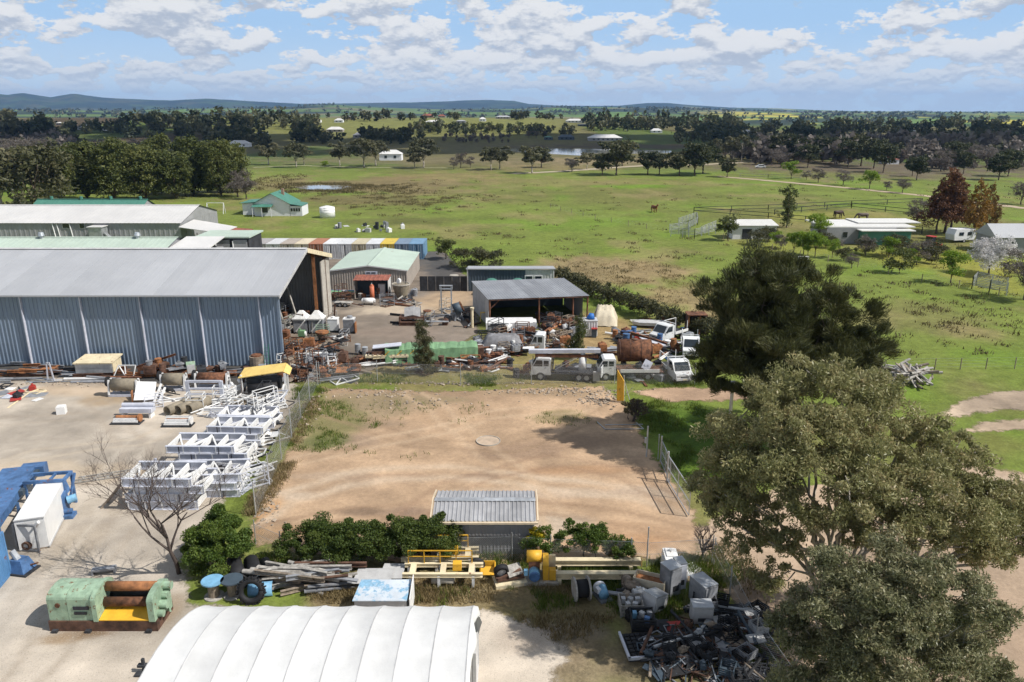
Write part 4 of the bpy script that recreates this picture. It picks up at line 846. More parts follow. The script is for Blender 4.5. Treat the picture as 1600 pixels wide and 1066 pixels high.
belt('far_woodland', [(195, 500, 190, 205, 70, 13, 24), (200, 400, 205, 222, 36, 13, 24), (330, 420, 215, 228, 26, 14, 22), (460, 500, 212, 224, 16, 16, 24), (60, 200, 196, 214, 40, 10, 18), (500, 640, 214, 226, 22, 12, 20), (650, 690, 200, 212, 12, 10, 18), (590, 660, 218, 226, 12, 12, 18),
     (-60, 70, 196, 216, 30, 16, 30), (700, 800, 203, 212, 22, 8, 14), (920, 1160, 196, 206, 70, 11, 24), (1100, 1320, 204, 218, 46, 11, 22), (1300, 1600, 199, 211, 70, 11, 20), (1320, 1620, 214, 224, 30, 11, 20), (1160, 1320, 222, 234, 18, 12, 20), (1060, 1160, 208, 226, 34, 10, 20), (805, 900, 206, 214, 24, 8, 14)], FM['gumdark'], 7, 60)
belt('far_bare_woods', [(1180, 1340, 242, 258, 26, 22, 38), (1400, 1620, 232, 256, 34, 20, 36), (1300, 1420, 222, 240, 24, 10, 20), (0, 120, 222, 246, 60, 10, 20), (1120, 1180, 236, 250, 20, 12, 22), (1440, 1620, 256, 268, 40, 8, 14), (690, 800, 214, 224, 30, 5, 9)], FM['haze'], 18, 70)
belt('far_scrub', [(0, 140, 226, 244, 40, 10, 20), (-20, 60, 240, 262, 24, 14, 24), (640, 900, 200, 204, 26, 5, 9), (500, 720, 184, 190, 22, 7, 16), (800, 880, 184, 188, 16, 6, 14), (1180, 1330, 238, 254, 40, 16, 28), (1400, 1620, 228, 250, 50, 14, 26), (1000, 1120, 190, 196, 40, 6, 12), (390, 420, 225, 236, 8, 10, 16), (1440, 1500, 250, 262, 10, 12, 18), (1330, 1420, 234, 246, 18, 12, 20)], FM['olive'], 8, 60)
rng = np.random.default_rng(9); n = 1300; hidx = rng.integers(0, len(hx), 60000)
hidx = hidx[(rf[hidx] > 2200) & (rf[hidx] < 6500) & (fbm(hx[hidx], hy[hidx], 260, 4, 33) > .50)][:n]
Pc = np.c_[hx[hidx], hy[hidx], hz[hidx]]; Pc[:, :2] += rng.normal(size=(len(Pc), 2))*12; k = 10
Pt = np.repeat(Pc, k, 0)+unit(rng, len(Pc)*k)*np.array([7, 7, 5.0])+np.array([0, 0, 5.0])
S('hill_trees', leaf_mesh('hill_trees', Pt, 9.0, .8, rng, FM['gumdark']), 'stuff')
# -- hedge along the drain beside the machinery shed
def hedge(name, label, cat, path, width, height, n, ls, fm, seed, asp=.5, kind=None, droop=0):
    rng = np.random.default_rng(seed); path = [g(*p) if len(p) == 2 else Vector(p) for p in path]; lobes = []
    L = sum((b-a).length for a, b in zip(path[:-1], path[1:])); st = max(.4, width*.28); base = path[0]
    for a, b in zip(path[:-1], path[1:]):
        k = max(1, int((b-a).length/st))
        for i in range(k):
            p = a.lerp(b, (i+rng.random())/k)-base; r = width*.5*rng.uniform(.75, 1.15)
            lobes.append((p.x+rng.uniform(-1, 1)*width*.16, p.y+rng.uniform(-1, 1)*width*.16, height*rng.uniform(.35, .62), r, min(1.2, height/width)))
    Pt, ti, od = cloud_pts(rng, lobes, n, 24, .28, .7); Pt = np.c_[Pt[:, :2], np.abs(Pt[:, 2])]
    t = T(name, label, cat, base); mb = MB(); rnd = random.Random(seed)
    for lb in lobes[::2]: limb(mb, (lb[0]*.97, lb[1], -.05), (lb[0], lb[1], lb[2]+.2), .05, .015, rnd, 4, .3, 5)
    P(t, 'stem', mb, M['bark']); link('crown', leaf_mesh('crown', Pt, ls, asp, rng, fm, ti, droop), t); return t
hedge('drain_hedge', 'long low dark hedge along the drain beyond the machinery yard', 'hedge', [(868, 437), (905, 455), (950, 475), (1010, 497), (1075, 518), (1120, 535)], 2.8, 2.2, 22000, .28, FM['olive'], 31)
hedge('boundary_hedge', 'dense green hedge before the dirt lot fence', 'hedge', [(474, 880), (490, 877), (505, 880), (530, 878), (560, 876), (590, 880), (610, 876), (632, 876), (655, 874), (680, 872), (700, 870)], 2.7, 2.35, 100000, .12, FM['hedge'], 32)
hedge('ivy_shrub', 'dark ivy covered shrub against the small steel shed', 'shrub', [(640, 872), (660, 870), (690, 868), (712, 868)], 1.7, 2.5, 20000, .13, FM['olive'], 33)
hedge('vine', 'green creeper sprawling over the fence beside the small shed', 'creeper', [(845, 874), (865, 870), (890, 872), (915, 870), (945, 874), (975, 880)], 1.7, 1.9, 26000, .12, FM['bush'], 34)
hedge('flowering_wattle', 'small bush with yellow flowers at the corner of the small shed', 'bush', [(822, 872), (845, 870)], 1.0, 2.1, 3600, .11, FM['yellow'], 35)
hedge('dry_creeper', 'brown dried creeper on the fence beside the green creeper', 'creeper', [(955, 878), (980, 880)], 1.0, 1.5, 3000, .14, FM['tuss'], 36)
hedge('leafy_bush', 'bright green leafy bush beside the bare tree', 'bush', [(325, 893), (350, 889), (378, 880), (352, 868)], 2.8, 3.0, 46000, .14, FM['bush'], 37)
for px, py, lb, h, n_ in ((663, 585, 'thin young olive sapling growing through the wire fence', 5.2, 5200), (903, 560, 'young dark feathery sapling among the scrap trucks', 4.2, 3600)):
    rng = np.random.default_rng(px); rnd = random.Random(px); t = T('sapling', lb, 'sapling', g(px, py)); mb = MB()
    lobes = [(rnd.uniform(-.5, .5)*(1.2-k/12), rnd.uniform(-.5, .5), .6+k*h/12.5, .85-.03*k, 1.1) for k in range(11)]
    mb.tube([(0, 0, -.1), (.05, 0, h*.5), (0, 0, h*.95)], [.06, .04, .012], 6)
    for lbv in lobes: mb.tube([(0, 0, lbv[2]*.8), lbv[:3]], [.02, .008], 4)
    P(t, 'trunk', mb, M['bark']); Pt, ti, od = cloud_pts(rng, lobes, n_, 10, .5)
    link('crown', leaf_mesh('crown', Pt, .42, .10, rng, FM['pine'] if px > 800 else FM['olive'], ti, -.8), t)
# -- bare tree in front of the white trusses
def bare_tree(name, label, loc, H, seed, spread=.9):
    rnd = random.Random(seed); mb = MB(); t = T(name, label, 'tree', loc)
    def grow(p, d, L, r, depth):
        n = 4; pts = [p]; q = p.copy(); dd = d.copy()
        for i in range(n):
            dd = (dd+Vector((rnd.uniform(-1, 1), rnd.uniform(-1, 1), rnd.uniform(-.5, .8)))*.16).normalized(); q = q+dd*L/n; pts.append(q.copy())
        mb.tube(pts, [r*(1-.55*i/n) for i in range(n+1)], 7 if depth < 2 else 4)
        if depth >= 6: return
        for k in range(rnd.choice((2, 3, 3)) if depth else 6):
            t_ = rnd.uniform(.55, 1) if depth else rnd.uniform(.5, 1); base = pts[int(t_*n)]
            ax = Vector((rnd.uniform(-1, 1), rnd.uniform(-1, 1), rnd.uniform(-.3, .5))); nd = (dd+ax*spread).normalized()
            grow(base, nd, L*rnd.uniform(.62, .85), r*.56, depth+1)
    grow(Vector((0, 0, -.1)), Vector((.05, 0, 1)), H*.30, .125, 0)
    P(t, 'trunk', mb, M['twig'], True); return t
bare_tree('bare_tree', 'large leafless tree with dark spreading twigs at the gravel yard edge', g(280, 896), 11.5, 4, 1.15)
bare_tree('bare_shrub', 'leafless shrub leaning on the wire fence by the gate', g(1098, 872), 3.0, 8, .6)
bare_tree('dead_bush', 'dark dead bush beside the yellow board', g(990, 658), 3.0, 9, .9)
hedge('dead_creeper', 'dark dry creeper clinging to the dead bush', 'creeper', [(982, 656), (1000, 650)], 1.3, 1.8, 2600, .16, FM['tuss'], 39)
# -- big she-oak
def bigtree(name, label, loc, seed, lobes, nleaf, ls, asp, fm, bark, r0, fork, subs, subr, droop=0, outward=0, shell=.6, trunks=((0, 0),)):
    rng = np.random.default_rng(seed); rnd = random.Random(seed); t = T(name, label, 'tree', loc); mb = MB()
    tops = []
    for (dx, dy) in trunks:
        pts = limb(mb, (dx*.2, dy*.2, -.3), (dx, dy, fork), r0, r0*.62, rnd, 5, .06, 9); tops.append(pts[-1])
    for i, lb in enumerate(lobes):                 # a limb to every main clump, then boughs to its side clumps
        c_ = Vector(lb[:3])
        if i % 5 == 0:
            b = min(tops, key=lambda q: (q-c_).length); mid = b.lerp(c_, .5)+Vector((rnd.uniform(-.5, .5), rnd.uniform(-.5, .5), .5)); r1 = r0*rnd.uniform(.18, .34)
            limb(mb, b-Vector((0, 0, rnd.uniform(.1, fork*.45))), mid, r1, r1*.65, rnd, 5, .14, 6); limb(mb, mid, c_, r1*.65, r1*.3, rnd, 4, .16, 5); main = c_
        else: limb(mb, mid.lerp(main, rnd.uniform(.5, 1)), c_, r1*.32, .02, rnd, 4, .2, 4)
    P(t, 'trunk', mb, bark, True); Pt, ti, od = cloud_pts(rng, lobes, nleaf, subs, subr, shell)
    ow = None
    if outward: ow = od*outward; ow[:, 2] += .55
    link('crown', leaf_mesh('crown', Pt, ls, asp, rng, fm, ti, droop, ow), t); return t
def lobes_px(spec, base, low=0):                          # (px, py, depth offset, radius) -> lobes about the trunk foot
    out = []
    for px, py, dy, r in spec:
        p = at(px, py+low*max(0, min(1, (800-py)/150)), base.y+dy)-base; q = random.Random(px*7+py)
        out.append((p.x, p.y, p.z+.1*r, r*.64, .75))
        for k in range(4): a = q.random()*6.28; out.append((p.x+math.cos(a)*r*.9, p.y+math.sin(a)*r*.75, p.z+q.uniform(-.7, .5)*r, r*q.uniform(.42, .70), .8))
    return out
c = g(1212, 700)
bigtree('sheoak_tree', 'huge dark she-oak standing at the corner of the dirt lot', c, 201, lobes_px([
    (1180, 425, 0, 1.9), (1215, 412, 1, 1.8), (1150, 450, 0, 2.0), (1240, 440, -1, 2.1), (1195, 470, -2, 2.4), (1145, 500, 0, 2.1), (1250, 490, -1, 2.4), (1290, 470, 1, 1.7), (1310, 500, 0, 2.0), (1335, 525, 0, 1.9), (1340, 550, 0, 1.5), (1300, 545, -1, 2.3),
    (1165, 530, -3, 2.5), (1220, 540, -3, 2.5), (1136, 548, 0, 1.9), (1128, 580, -1, 1.4), (1160, 585, -3, 2.0), (1200, 590, -3, 2.3), (1260, 570, -3, 2.3), (1132, 612, -2, 1.0), (1150, 614, -3, 1.1), (1340, 575, -1, 1.6), (1230, 480, 3, 2.4), (1180, 520, 3, 2.6), (1280, 530, 3, 2.4), (1240, 600, -2, 2.0), (1346, 530, 0, 1.1), (1320, 590, -2, 1.6)], c),
    165000, .46, .10, FM['casu'], M['bark'], .42, 4.0, 9, .45, 0, .9)
c = g(1318, 1000)
bigtree('eucalyptus_tree', 'large spreading olive eucalyptus with pale limbs', c, 202, lobes_px([
    (1185, 610, 2, 1.5), (1240, 598, 1, 1.6), (1310, 590, 0, 1.6), (1345, 575, 2, 1.3), (1365, 620, 0, 1.5), (1270, 640, -1, 1.7), (1160, 660, 1, 1.5), (1210, 670, -1, 1.7), (1330, 660, -1, 1.8), (1400, 650, 2, 1.4), (1150, 720, 1, 1.5), (1200, 735, -1, 1.6), (1260, 710, -2, 1.7), (1380, 700, -1, 1.7), (1440, 670, 2, 1.3), (1470, 690, 1, 1.4), (1500, 705, 1, 1.1),
    (1130, 780, 0, 1.3), (1180, 790, -1, 1.5), (1240, 780, -2, 1.5), (1320, 740, -3, 1.6), (1400, 760, -2, 1.6), (1460, 740, 0, 1.5), (1520, 760, 1, 1.4), (1570, 770, 1, 1.3), (1470, 800, -2, 1.6), (1540, 810, -1, 1.5), (1600, 810, 0, 1.4), (1400, 820, -3, 1.5), (1560, 860, -1, 1.2), (1600, 860, 0, 1.2), (1500, 850, -2, 1.3), (1160, 830, -1, 1.2), (1200, 850, -2, 1.1), (1145, 770, 1, 1.2), (1215, 890, -2, .9), (1640, 830, 0, 1.6), (1340, 800, 3, 1.5), (1440, 850, -3, 1.1)], c, 24),
    200000, .19, .30, FM['euc'], M['barkpale'], .38, 2.6, 8, .46, .6, 0, .55, ((-.6, 0), (.5, .2), (1.4, 0)))
c = g(1400, 1215)
bigtree('young_eucalyptus', 'dense grey green young eucalyptus below the spreading one', c, 203, lobes_px([
    (1300, 915, 0, 1.1), (1350, 905, 0, 1.1), (1400, 900, 0, 1.2), (1450, 910, 0, 1.1), (1510, 920, 0, 1.1), (1270, 960, 0, 1.1), (1330, 960, -1, 1.2), (1400, 950, -1, 1.3), (1470, 965, -1, 1.2), (1530, 960, 0, 1.0), (1250, 1010, 0, 1.0), (1310, 1020, -1, 1.2), (1380, 1020, -1.5, 1.3), (1450, 1030, -1, 1.2), (1520, 1020, 0, 1.1), (1260, 1070, 0, 1.0), (1340, 1090, -1, 1.2), (1420, 1090, -1, 1.2), (1500, 1090, -.5, 1.2), (1550, 1060, 0, .9), (1400, 960, 1.5, 1.3), (1330, 1000, 1.5, 1.3), (1470, 1000, 1.5, 1.3)], c),
    150000, .15, .32, FM['euc2'], M['barkpale'], .2, 1.2, 11, .5, .45, 0, .40)
# ================================================================== grass and stones (uncountable)
def blades(name, spots, n, h, w_, fm, seed, tuft=1, spreadr=.15):
    rng = np.random.default_rng(seed); out = []
    tot = sum(s[4] for s in spots)
    for px, py, rx, ry, k in spots:
        m_ = int(n*k/tot/tuft); p = g(px, py); a = rx/ppm(px, py); d = (g(px, py-ry)-g(px, py+ry)).length/2
        r = np.sqrt(rng.random(m_)); th = rng.random(m_)*6.283; c_ = np.c_[p.x+a*r*np.cos(th), p.y+d*r*np.sin(th)]
        keep = fbm(c_[:, 0], c_[:, 1], 3.0, 3, seed) > .44; c_ = np.repeat(c_[keep], tuft, 0); c_ = c_+rng.normal(size=c_.shape)*spreadr; out.append(c_)
    q = np.vstack(out); m_ = len(q); hh = h*(.5+rng.random(m_)); an = rng.random(m_)*6.283; le = rng.normal(size=(m_, 2))*.35*hh[:, None]
    b = np.c_[np.cos(an), np.sin(an), np.zeros(m_)]*(w_*(.6+.8*rng.random(m_)))[:, None]; z = np.asarray(hgt(q[:, 0], q[:, 1])); base = np.c_[q, z-.01]; tip = np.c_[q+le, z+hh]
    V = np.stack([base-b, base+b, tip], 1).reshape(-1, 3)
    S(name, npmesh(name, V, np.arange(3*m_).reshape(m_, 3), fm, False, {'tint': np.repeat(rng.random(m_), 3)}), 'stuff')
blades('weeds', [(640, 592, 120, 7, 5), (740, 592, 90, 7, 5), (760, 598, 30, 6, 4), (480, 615, 30, 10, 4), (500, 650, 46, 24, 4), (500, 690, 50, 16, 3), (555, 665, 36, 8, 2), (950, 592, 60, 8, 3), (1040, 600, 60, 6, 4), (1065, 660, 60, 40, 12), (1100, 735, 60, 30, 10), (950, 900, 90, 24, 10), (1085, 895, 70, 26, 12), (1010, 940, 60, 30, 6), (780, 880, 60, 16, 4), (830, 940, 70, 14, 3), (1180, 1010, 60, 40, 3), (650, 645, 150, 20, 1), (600, 700, 90, 20, .6), (880, 655, 60, 12, .7), (420, 880, 40, 14, 2), (740, 935, 120, 18, 4)], 52000, .26, .022, FM['grass'], 51, 6)
blades('dry_grass', [(430, 745, 20, 60, 6), (640, 565, 110, 14, 4), (850, 570, 60, 16, 4), (700, 920, 200, 22, 6), (900, 980, 120, 20, 3), (600, 930, 120, 14, 4), (460, 890, 90, 14, 3), (1150, 900, 40, 50, 2), (1060, 460, 90, 36, 8), (960, 425, 120, 20, 8), (470, 660, 18, 40, 3)], 42000, .24, .022, foliage('dry_blades', [(.16, .12, .05), (.25, .19, .09), (.33, .26, .14)], .2), 52, 6)
rng = np.random.default_rng(53); sp = []
for k in range(700):
    px, py = rng.uniform(660, 1600), rng.uniform(285, 560)
    if px < 1090 and py > 395+ (px-700)*.22: continue
    sp.append((px, py, 3, 1, 1))
for k in range(200): px, py = rng.normal(610, 70), rng.normal(308, 12); sp.append((px, py, 6, 2, 2))
blades('tussocks', sp, 34000, .30, .07, FM['tuss'], 54, 9, .55)
blades('pond_reeds', [(455, 292, 20, 4, 2), (500, 300, 60, 3, 5), (560, 292, 30, 4, 3), (500, 288, 60, 2, 3), (600, 296, 60, 8, 4), (420, 285, 40, 14, 4)], 14000, .45, .10, FM['tuss'], 55, 10, .8)
def stones(name, spots, n, s0, s1, seed):
    rng = random.Random(seed); mb = MB(); tot = sum(s[4] for s in spots)
    for px, py, rx, ry, k in spots:
        for i in range(int(n*k/tot)):
            p = g(px+rng.gauss(0, rx*.5), py+rng.gauss(0, ry*.5)); s = s0+(s1-s0)*rng.random()**3
            mb.box((p.x, p.y, s*.2), (s*rng.uniform(.7, 1.4), s*rng.uniform(.7, 1.3), s*.7), rng.random()*3, rng.uniform(-.5, .5), rng.uniform(-.5, .5))
    S(name, mb.mesh(name, mat('rubble_stone', (.38, .31, .24), .9, var=.3)), 'stuff')
stones('rubble', [(700, 600, 180, 3, 5), (880, 612, 110, 6, 10), (940, 625, 40, 10, 6), (590, 615, 80, 8, 4), (420, 790, 20, 40, 3), (480, 640, 20, 30, 2), (650, 630, 100, 10, 2), (100, 600, 120, 4, 3)], 1400, .05, .22, 57)
# ================================================================== fences
def wire_panel(a, b, h, pitch=.085, r=.0028):
    a, b = Vector(a), Vector(b); L = (b-a).length; u = (b-a)/L; n = u.cross(Vector((0, 0, 1))); mb = MB(); k = int((L+h)/pitch)
    for i in range(k):
        for s in (1, -1):
            x0, z0, x1, z1 = i*pitch-h, 0.0, i*pitch, h
            if x0 < 0: z0 = -x0; x0 = 0
            if x1 > L: z1 = h-(x1-L); x1 = L
            if z1-z0 < .05: continue
            if s < 0: x0, x1 = L-x0, L-x1
            p, q = a+u*x0+Vector((0, 0, z0)), a+u*x1+Vector((0, 0, z1)); d = (q-p).normalized(); w_ = d.cross(n)*r*1.5
            mb.quad(p-w_, q-w_, q+w_, p+w_)
    mb.bar(a+Vector((0, 0, h)), b+Vector((0, 0, h)), .012).bar(a+Vector((0, 0, h/2)), b+Vector((0, 0, h/2)), .01)
    return mb
def fence(label, pts, h=1.8, post=3.0, m='galv', rr=.032, extra=.25, mesh=True, name='wire_fence', top=False, pitch=.085):
    pts = [g(*p) if len(p) == 2 else Vector(p) for p in pts]; base = pts[0]; t = T(name, label, 'fence', base)
    for a, b in zip(pts[:-1], pts[1:]):
        a, b = a-base, b-base; n = max(1, round((b-a).length/post))
        for i in range(n):
            p, q = a.lerp(b, i/n), a.lerp(b, (i+1)/n)
            P(t, 'post', MB().cyl((p.x, p.y, -.1), (p.x, p.y, h+extra), rr, n=7), M[m])
            if mesh: P(t, 'wire_mesh', wire_panel(p+Vector((0, 0, .05)), q+Vector((0, 0, .05)), h-.05, pitch), M['galv'])
            else:
                for z in (.3, .6, .9, 1.15): P(t, 'wire', MB().bar((p.x, p.y, z), (q.x, q.y, z), .008), M['galv'])
            if top: P(t, 'rail', MB().bar((p.x, p.y, h), (q.x, q.y, h), .05), M['galv'])
    p = pts[-1]-base; P(t, 'post', MB().cyl((p.x, p.y, -.1), (p.x, p.y, h+extra), rr, n=7), M[m]); return t
fence('tall wire mesh fence between the gravel yard and the dirt lot', [(497, 602), (470, 655), (440, 718), (400, 806)], 2.1, 3.4, rr=.04)
fence('wire fence before the scrap trucks', [(500, 600), (590, 598), (720, 602), (830, 600), (960, 600), (1085, 602)], 1.9, 5.5, rr=.04, pitch=.11)
fence('low wire fence behind the green hedge', [(400, 850), (440, 868), (560, 876), (680, 872)], 1.3, 3.2, pitch=.11)
fence('wire fence between the small shed and the creeper', [(712, 878), (800, 876), (860, 880), (985, 884), (1010, 886), (1112, 880)], 1.5, 3.2, pitch=.11)
fence('wire fence beside the scrap heap under the eucalypt', [(1115, 884), (1140, 930), (1180, 1010), (1240, 1100)], 1.5, 3.0, pitch=.11)
fence('old post and wire fence across the green paddock', [(1376, 580), (1415, 579), (1460, 578), (1500, 577.5), (1540, 577), (1585, 576.5), (1640, 576)], 1.1, 4.0, 'timber', .05, .05, False, 'paddock_fence')
fence('low post and wire fence along the farm garden', [(1130, 374), (1250, 402), (1340, 418), (1440, 440), (1560, 462), (1640, 476)], 1.1, 6.0, 'timber', .06, .05, False, 'paddock_fence')
fence('post and wire fence crossing the middle of the paddock', [(860, 325), (930, 343), (1010, 358), (1060, 366)], 1.1, 6.0, 'timber', .06, .05, False, 'paddock_fence')
# screen fence by the drive
p0, p1 = g(656, 455), g(732, 455); sf = T('dark_screen_fence', 'dark screen fence beside the asphalt drive', 'fence', p0)
for k in range(6): P(sf, 'panel', MB().box(((p1.x-p0.x)*(k+.5)/6, 0, 1.05), ((p1.x-p0.x)/6-.05, .06, 2.1)), M['dark'])
# gates at the edge of the lot
def gate(label, a, b, h=1.9, z0=.12):
    a, b = g(*a), g(*b); t = T('wire_gate', label, 'gate', a); d = b-a; u = d.normalized(); fr = MB()
    A, B = Vector((0, 0, z0)), d+Vector((0, 0, z0)); up = Vector((0, 0, h-z0))
    for p, q in ((A, B), (A+up, B+up), (A, A+up), (B, B+up), ((A+B)/2, (A+B)/2+up), (A+up/2, B+up/2)): fr.bar(p, q, .05)
    P(t, 'frame', fr, M['galv']); P(t, 'wire_mesh', wire_panel(A, B, h-z0), M['galv']); P(t, 'hinge_post', MB().cyl((0, 0, -.1), (0, 0, h+.3), .06, n=8), M['galv']); return t
gate('open wire gate beside the shaded grass', (1042, 752), (1076, 808)); gate('open wire gate with brace near the leaning post', (1032, 722), (1046, 756), 1.7)
for a, lb in (((1010, 714), 'tall grey gate post with hanging chain box'), ((1028, 718), 'thin green post in the shaded grass'), ((1011, 872), 'lone wire post at the rear of the dirt lot')):
    ONE('gate_post', lb, 'post', MB().cyl((0, 0, -.1), (0, 0, 2.4), .06, n=8).box((-.1, 0, 1.3), (.16, .16, .4)) if a[0] == 1010 else MB().cyl((0, 0, -.1), (0, 0, 1.9), .035, n=7).cyl((0, 0, 1.9), (0, 0, 1.95), .05, n=7), M['galv'], g(*a))
ONE('power_pole', 'pale green timber pole half hidden by the eucalypt', 'pole', MB().cyl((0, 0, -.3), (0, 0, 5.2), .14, .12, 10).box((0, 0, 5.25), (.4, .4, .35)), M['galv'], g(1136, 705))
p = g(968, 628); yb = T('yellow_board', 'tall yellow board propped on a wire gate', 'board', p)
P(yb, 'board', MB().ext([(-.25, 0, .1), (.30, -.3, .2), (.25, -.3, 2.0), (-.30, 0, 2.9)], (.04, .08, 0)), M['yellow']); P(yb, 'prop', MB().bar((.4, 0, 0), (.3, .1, 2.4), .06).bar((.9, -.4, 0), (.3, 0, 2.0), .05).bar((.1, .2, .05), (1.0, -.5, 1.5), .04), M['galv'])
fr = MB()
for a, b in (((0, 0), (3.0, .1)), ((.1, .9), (3.1, 1.0)), ((0, 0), (-.5, 1.5)), ((3.0, .1), (2.6, 1.4))): fr.bar((*a, .06), (*b, .06), .06)
ONE('gate_leaf', 'galvanised gate frame lying on the shaded dirt', 'frame', fr, M['galv'], g(946, 672))
# manhole ring in the lot
p = g(763, 690); mh = T('concrete_disc', 'round concrete tank lid set in the dirt lot', 'lid', p)
M['dusty'] = mat('dusty_concrete', (.44, .34, .25), .95, var=.15); P(mh, 'slab', MB().cyl((0, 0, 0), (0, 0, .06), .88, n=32), M['dusty']); P(mh, 'rim', MB().cyl((0, 0, .0), (0, 0, .10), .92, n=32, hollow=.95), M['concrete'])
# ================================================================== scrap
_mc = {}
def scrap_mesh(kind, v, mk):
    key = (kind, v, mk)
    if key in _mc: return _mc[key]
    r = random.Random(hash((kind, v)) % 9999+v*17); mb = MB()
    if kind == 'beam': L = 1.6+1.1*v; mb.ibeam((-L/2, 0, .13), (L/2, 0, .13), .16, .26, .03); d = (L, .16, .26)
    elif kind == 'pipe': L = 1.8+1.0*v; rr = .07+.03*v; mb.cyl((-L/2, 0, rr), (L/2, 0, rr), rr, n=10, hollow=.85); d = (L, 2*rr, 2*rr)
    elif kind == 'plate': a, b = .8+.4*v, .6+.25*v; mb.ext([(-a/2, -b/2, 0), (a/2, -b/2*.9, .02), (a/2*.95, b/2, .05), (-a/2, b/2, .0)], (0, 0, .03)); d = (a, b, .08)
    elif kind == 'frame':
        a, b = 1.4+.5*v, .8+.2*v
        for q, w_ in (((-a/2, -b/2), (a/2, -b/2)), ((-a/2, b/2), (a/2, b/2)), ((-a/2, -b/2), (-a/2, b/2)), ((a/2, -b/2), (a/2, b/2)), ((0, -b/2), (0, b/2)), ((-a/2, -b/2), (0, b/2))): mb.bar((*q, .06), (*w_, .06), .07, .10)
        d = (a, b, .12)
    elif kind == 'drum': mb.cyl((0, 0, 0), (0, 0, .88), .29, n=16); [mb.cyl((0, 0, z), (0, 0, z+.03), .31, n=16) for z in (.02, .3, .58, .84)]; d = (.58, .58, .88)
    elif kind == 'box':
        a, b, c_ = .5+.3*v, .45+.15*v, .4+.2*v; mb.box((0, 0, c_/2), (a, b, c_)).box((a*.1, 0, c_+.03), (a*.7, b*.7, .06)).box((0, -b/2-.02, c_*.5), (a*.6, .04, c_*.5)).cyl((a*.2, 0, c_), (a*.2, 0, c_+.18), .09, n=8); d = (a, b, c_)
    elif kind == 'motor':
        mb.cyl((-.35, 0, .28), (.25, 0, .28), .22, n=14); [mb.cyl((x, 0, .28), (x+.02, 0, .28), .245, n=14) for x in (-.3, -.2, -.1, 0, .1)]; mb.cyl((.25, 0, .28), (.42, 0, .28), .16, .10, 10).cyl((.4, 0, .28), (.58, 0, .28), .04, n=8).box((0, 0, .04), (.6, .42, .08)).box((-.05, 0, .54), (.22, .2, .12)); d = (.9, .5, .55)
    elif kind == 'timber': L = 1.5+.8*v; mb.box((0, 0, .05), (L, .15+.04*v, .08)); d = (L, .2, .1)
    elif kind == 'angle': L = 1.6+1.0*v; mb.bar((-L/2, 0, .05), (L/2, 0, .05), .09, .012).bar((-L/2, .04, .05), (L/2, .04, .05), .012, .09); d = (L, .1, .1)
    elif kind == 'rack':
        a, b, h = 1.0+.4*v, .7, .8+.3*v
        for x in (-a/2, a/2):
            for y in (-b/2, b/2): mb.bar((x, y, 0), (x, y, h), .06)
        for z in (.15, h*.55, h-.03): mb.bar((-a/2, -b/2, z), (a/2, -b/2, z), .05).bar((-a/2, b/2, z), (a/2, b/2, z), .05).bar((-a/2, -b/2, z), (-a/2, b/2, z), .05).bar((a/2, -b/2, z), (a/2, b/2, z), .05)
        d = (a, b, h)
    elif kind == 'roller': L = 1.1+.3*v; mb.cyl((-L/2, 0, .2), (L/2, 0, .2), .18, n=14).cyl((-L/2-.15, 0, .2), (L/2+.15, 0, .2), .05, n=8); d = (L, .38, .4)
    elif kind == 'tyre':
        for k in range(20):
            pass
        mb.tube([(.36*math.cos(2*math.pi*k/20), .36*math.sin(2*math.pi*k/20), .13) for k in range(21)], .13, 8); d = (.98, .98, .26)
    elif kind == 'crate':
        a, b, h = 1.1, 1.0, .7
        for k in range(4):
            z = .12+k*.17
            mb.box((0, -b/2, z), (a, .03, .11)).box((0, b/2, z), (a, .03, .11)).box((-a/2, 0, z), (.03, b, .11)).box((a/2, 0, z), (.03, b, .11))
        mb.box((0, 0, .05), (a, b, .06)); [mb.box((x*a/2, y*b/2, h/2), (.07, .07, h)) for x in (-1, 1) for y in (-1, 1)]; d = (a, b, h)
    elif kind == 'cabinet': a, b, h = .6, .55, 1.2+.2*v; mb.box((0, 0, h/2), (a, b, h)).box((0, -b/2-.02, h/2), (a-.08, .03, h-.1)).box((a*.3, -b/2-.05, h*.55), (.03, .03, .2)); d = (a, b, h)
    _mc[key] = (mb.mesh(kind, M[mk], kind in ('tyre',)), d); return _mc[key]
M['walldark2'] = M['walldark']
WORD = {'walldark2': 'slate blue', 'rust': 'rusty', 'rust2': 'dark rusty', 'orust': 'orange rusted', 'white': 'white painted', 'dark': 'dark', 'grey': 'grey', 'galv': 'galvanised', 'cream': 'cream', 'lilac': 'pale grey', 'black': 'black', 'blue': 'blue', 'yellow': 'yellow', 'timber': 'weathered', 'timber2': 'grey weathered', 'green': 'green', 'ltgrey': 'light grey', 'red': 'red', 'ltblue': 'light blue', 'tan': 'tan', 'plastic': 'white plastic', 'concrete': 'pale', 'orange': 'orange', 'whiteclean': 'white'}
NAME = {'beam': ('steel_beam', 'beam'), 'pipe': ('steel_pipe', 'pipe'), 'plate': ('steel_plate', 'plate'), 'frame': ('welded_frame', 'frame'), 'drum': ('oil_drum', 'drum'), 'box': ('machine_box', 'machine'), 'motor': ('electric_motor', 'motor'), 'timber': ('timber_board', 'board'), 'angle': ('angle_bar', 'bar'), 'rack': ('steel_rack', 'rack'), 'roller': ('conveyor_roller', 'roller'), 'tyre': ('old_tyre', 'tyre'), 'crate': ('slatted_crate', 'crate'), 'cabinet': ('steel_cabinet', 'cabinet')}
